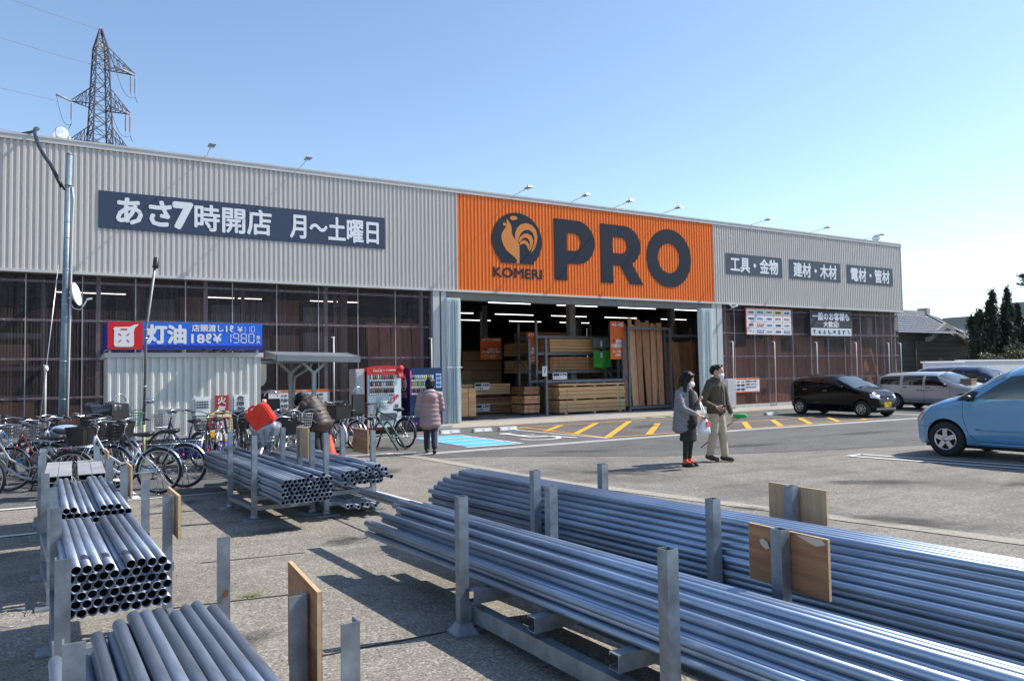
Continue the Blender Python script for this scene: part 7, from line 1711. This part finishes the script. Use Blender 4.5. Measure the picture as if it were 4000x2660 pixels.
def juniper(x,y,h,r,seed,lb):
    rr = random.Random(seed); t = thing('juniper_tree',lb,'tree',(x,y,0),0,'dark juniper trees behind the white wall')
    mb = MB(); mb.tube([(0,0,0),(.05,0,h*.5),(.0,.05,h*.92)],[.12,.08,.02],8); mb.build('trunk', m_bark, t)
    pts=[]; cl=[]
    for k in range(46):
        f = rr.random()**.8; z = h*(.12+.86*f); rad = r*(1-f)**.55*(.55+.6*rr.random()); a = rr.uniform(0,6.28); cl.append((V((rad*math.cos(a)*.75,rad*math.sin(a)*.75,z)), .12+.26*r*(1-f*.7)))
    for k in range(12): cl.append((V((rr.gauss(0,.04)+.10*math.sin(k*.6+seed),rr.gauss(0,.04),h*(.82+.20*k/12))), .13-.008*k))
    for c,s in cl:
        for _ in range(58): pts.append(c+V((rr.gauss(0,s*.45),rr.gauss(0,s*.45),rr.gauss(0,s*1.0))))
    mb = leafcloud(pts,.10,rr,.9); mb.build('crown', m_jun, t, fix=False)
for i,(x,y,h,r,lb) in enumerate(((49.5,25.2,5.0,.8,'short juniper at the left of the juniper row'),(50.7,25.0,6.25,.75,'tall slim juniper, second of the juniper row'),(51.6,25.6,5.6,.8,'juniper with a forked tip in the middle of the row'),(52.6,25.2,5.4,.75,'juniper of middle height right of the forked one'),(53.5,25.4,6.6,.8,'tallest juniper with a bent tip near the right edge'),(55.2,25.6,5.6,.9,'broad juniper at the right picture edge'),(50.1,26.0,4.6,.9,'low broad juniper in the shade of the tall slim one'),(52.3,26.2,5.2,1.0,'dense juniper filling the gap before the tallest one'),(54.3,24.6,4.4,1.1,'low dense juniper in front of the tallest one'),(51.9,24.7,4.3,1.0,'low dense juniper in front of the forked one'))): juniper(x,y,h,r,20+i,lb)
def bush(x,y,w,h,seed,m,lb,n=60):
    rr = random.Random(seed); t = thing('round_bush',lb,'bush',(x,y,0)); mb = MB()
    for k in range(5): a = k*1.26; mb.tube([(0,0,0),(w*.2*math.cos(a),w*.2*math.sin(a),h*.4),(w*.4*math.cos(a),w*.4*math.sin(a),h*.75)],[.05,.035,.01],6)
    mb.build('stems', m_bark, t); pts=[]
    for k in range(n):
        a = rr.uniform(0,6.28); e = math.asin(rr.uniform(-.1,1)); q = rr.uniform(.75,1.02); c = V((w/2*q*math.cos(e)*math.cos(a),w/2*q*math.cos(e)*math.sin(a),h*.35+h*.62*q*math.sin(e)))
        for _ in range(60): pts.append(c+V((rr.gauss(0,.14),rr.gauss(0,.14),rr.gauss(0,.09))))
    leafcloud(pts,.065,rr,.2).build('crown', m, t, fix=False)
bush(50.6,23.6,2.9,3.0,5,m_bush,'large round light-leaved bush behind the white wall'); bush(47.6,23.8,2.0,2.5,6,m_bush,'smaller light-leaved bush in front of the house annex',40)
bush(52.6,23.4,2.6,2.7,9,m_bush,'round reddish-green bush at the right picture edge behind the white wall',50)
bush(36.6,23.2,1.0,1.7,8,m_bush,'small leafy bush between the shop corner and the white wall',16)
rr = random.Random(77); t = thing('bare_tree','bare pale twiggy tree between the house and the junipers','tree',(53.5,31,0)); mb = MB()
def branch(p,d,l,r,k):
    q = p+d*l; mb.tube([p,p.lerp(q,.5)+V((rr.gauss(0,.03),rr.gauss(0,.03),.02)),q],[r,r*.8,r*.6],5)
    if k:
        for _ in range(3): branch(q if rr.random()<.6 else p.lerp(q,.7),(d+V((rr.gauss(0,.5),rr.gauss(0,.5),rr.gauss(.1,.25)))).normalized(),l*.72,r*.6,k-1)
branch(V((0,0,0)),V((0,0,1)),2.4,.09,0); branch(V((0,0,2.3)),V((-.3,0,1)).normalized(),1.0,.05,4); branch(V((0,0,2.4)),V((.3,.1,1)).normalized(),1.0,.05,4); mb.build('branches', ink((.26,.20,.18)), t)
rr = random.Random(5); t = thing('pine_tree','dark pine whose branch tip enters at the right picture edge','tree',(42.3,17.5,0)); mb = MB(); mb.tube([(0,0,0),(.1,0,4),(0,0,7)],[.2,.15,.08],10)
pts=[]
for k,z in enumerate((5.55,5.75,5.95,6.3,6.6)):
    a = R(122)+rr.uniform(-.22,.22); L_ = (1.9,1.75,1.9,1.1,.9)[k]; e = V((L_*math.cos(a),L_*math.sin(a),z+.12)); mb.tube([(0,0,z-.1),e],[.05,.015],6)
    for q in range(30): c = V((0,0,z)).lerp(e,.25+.75*rr.random()); pts += [c+V((rr.gauss(0,.10),rr.gauss(0,.10),rr.gauss(.03,.04))) for _ in range(10)]
mb.build('trunk', m_bark, t); leafcloud(pts,.08,rr,.5).build('crown', m_pine, t, fix=False)
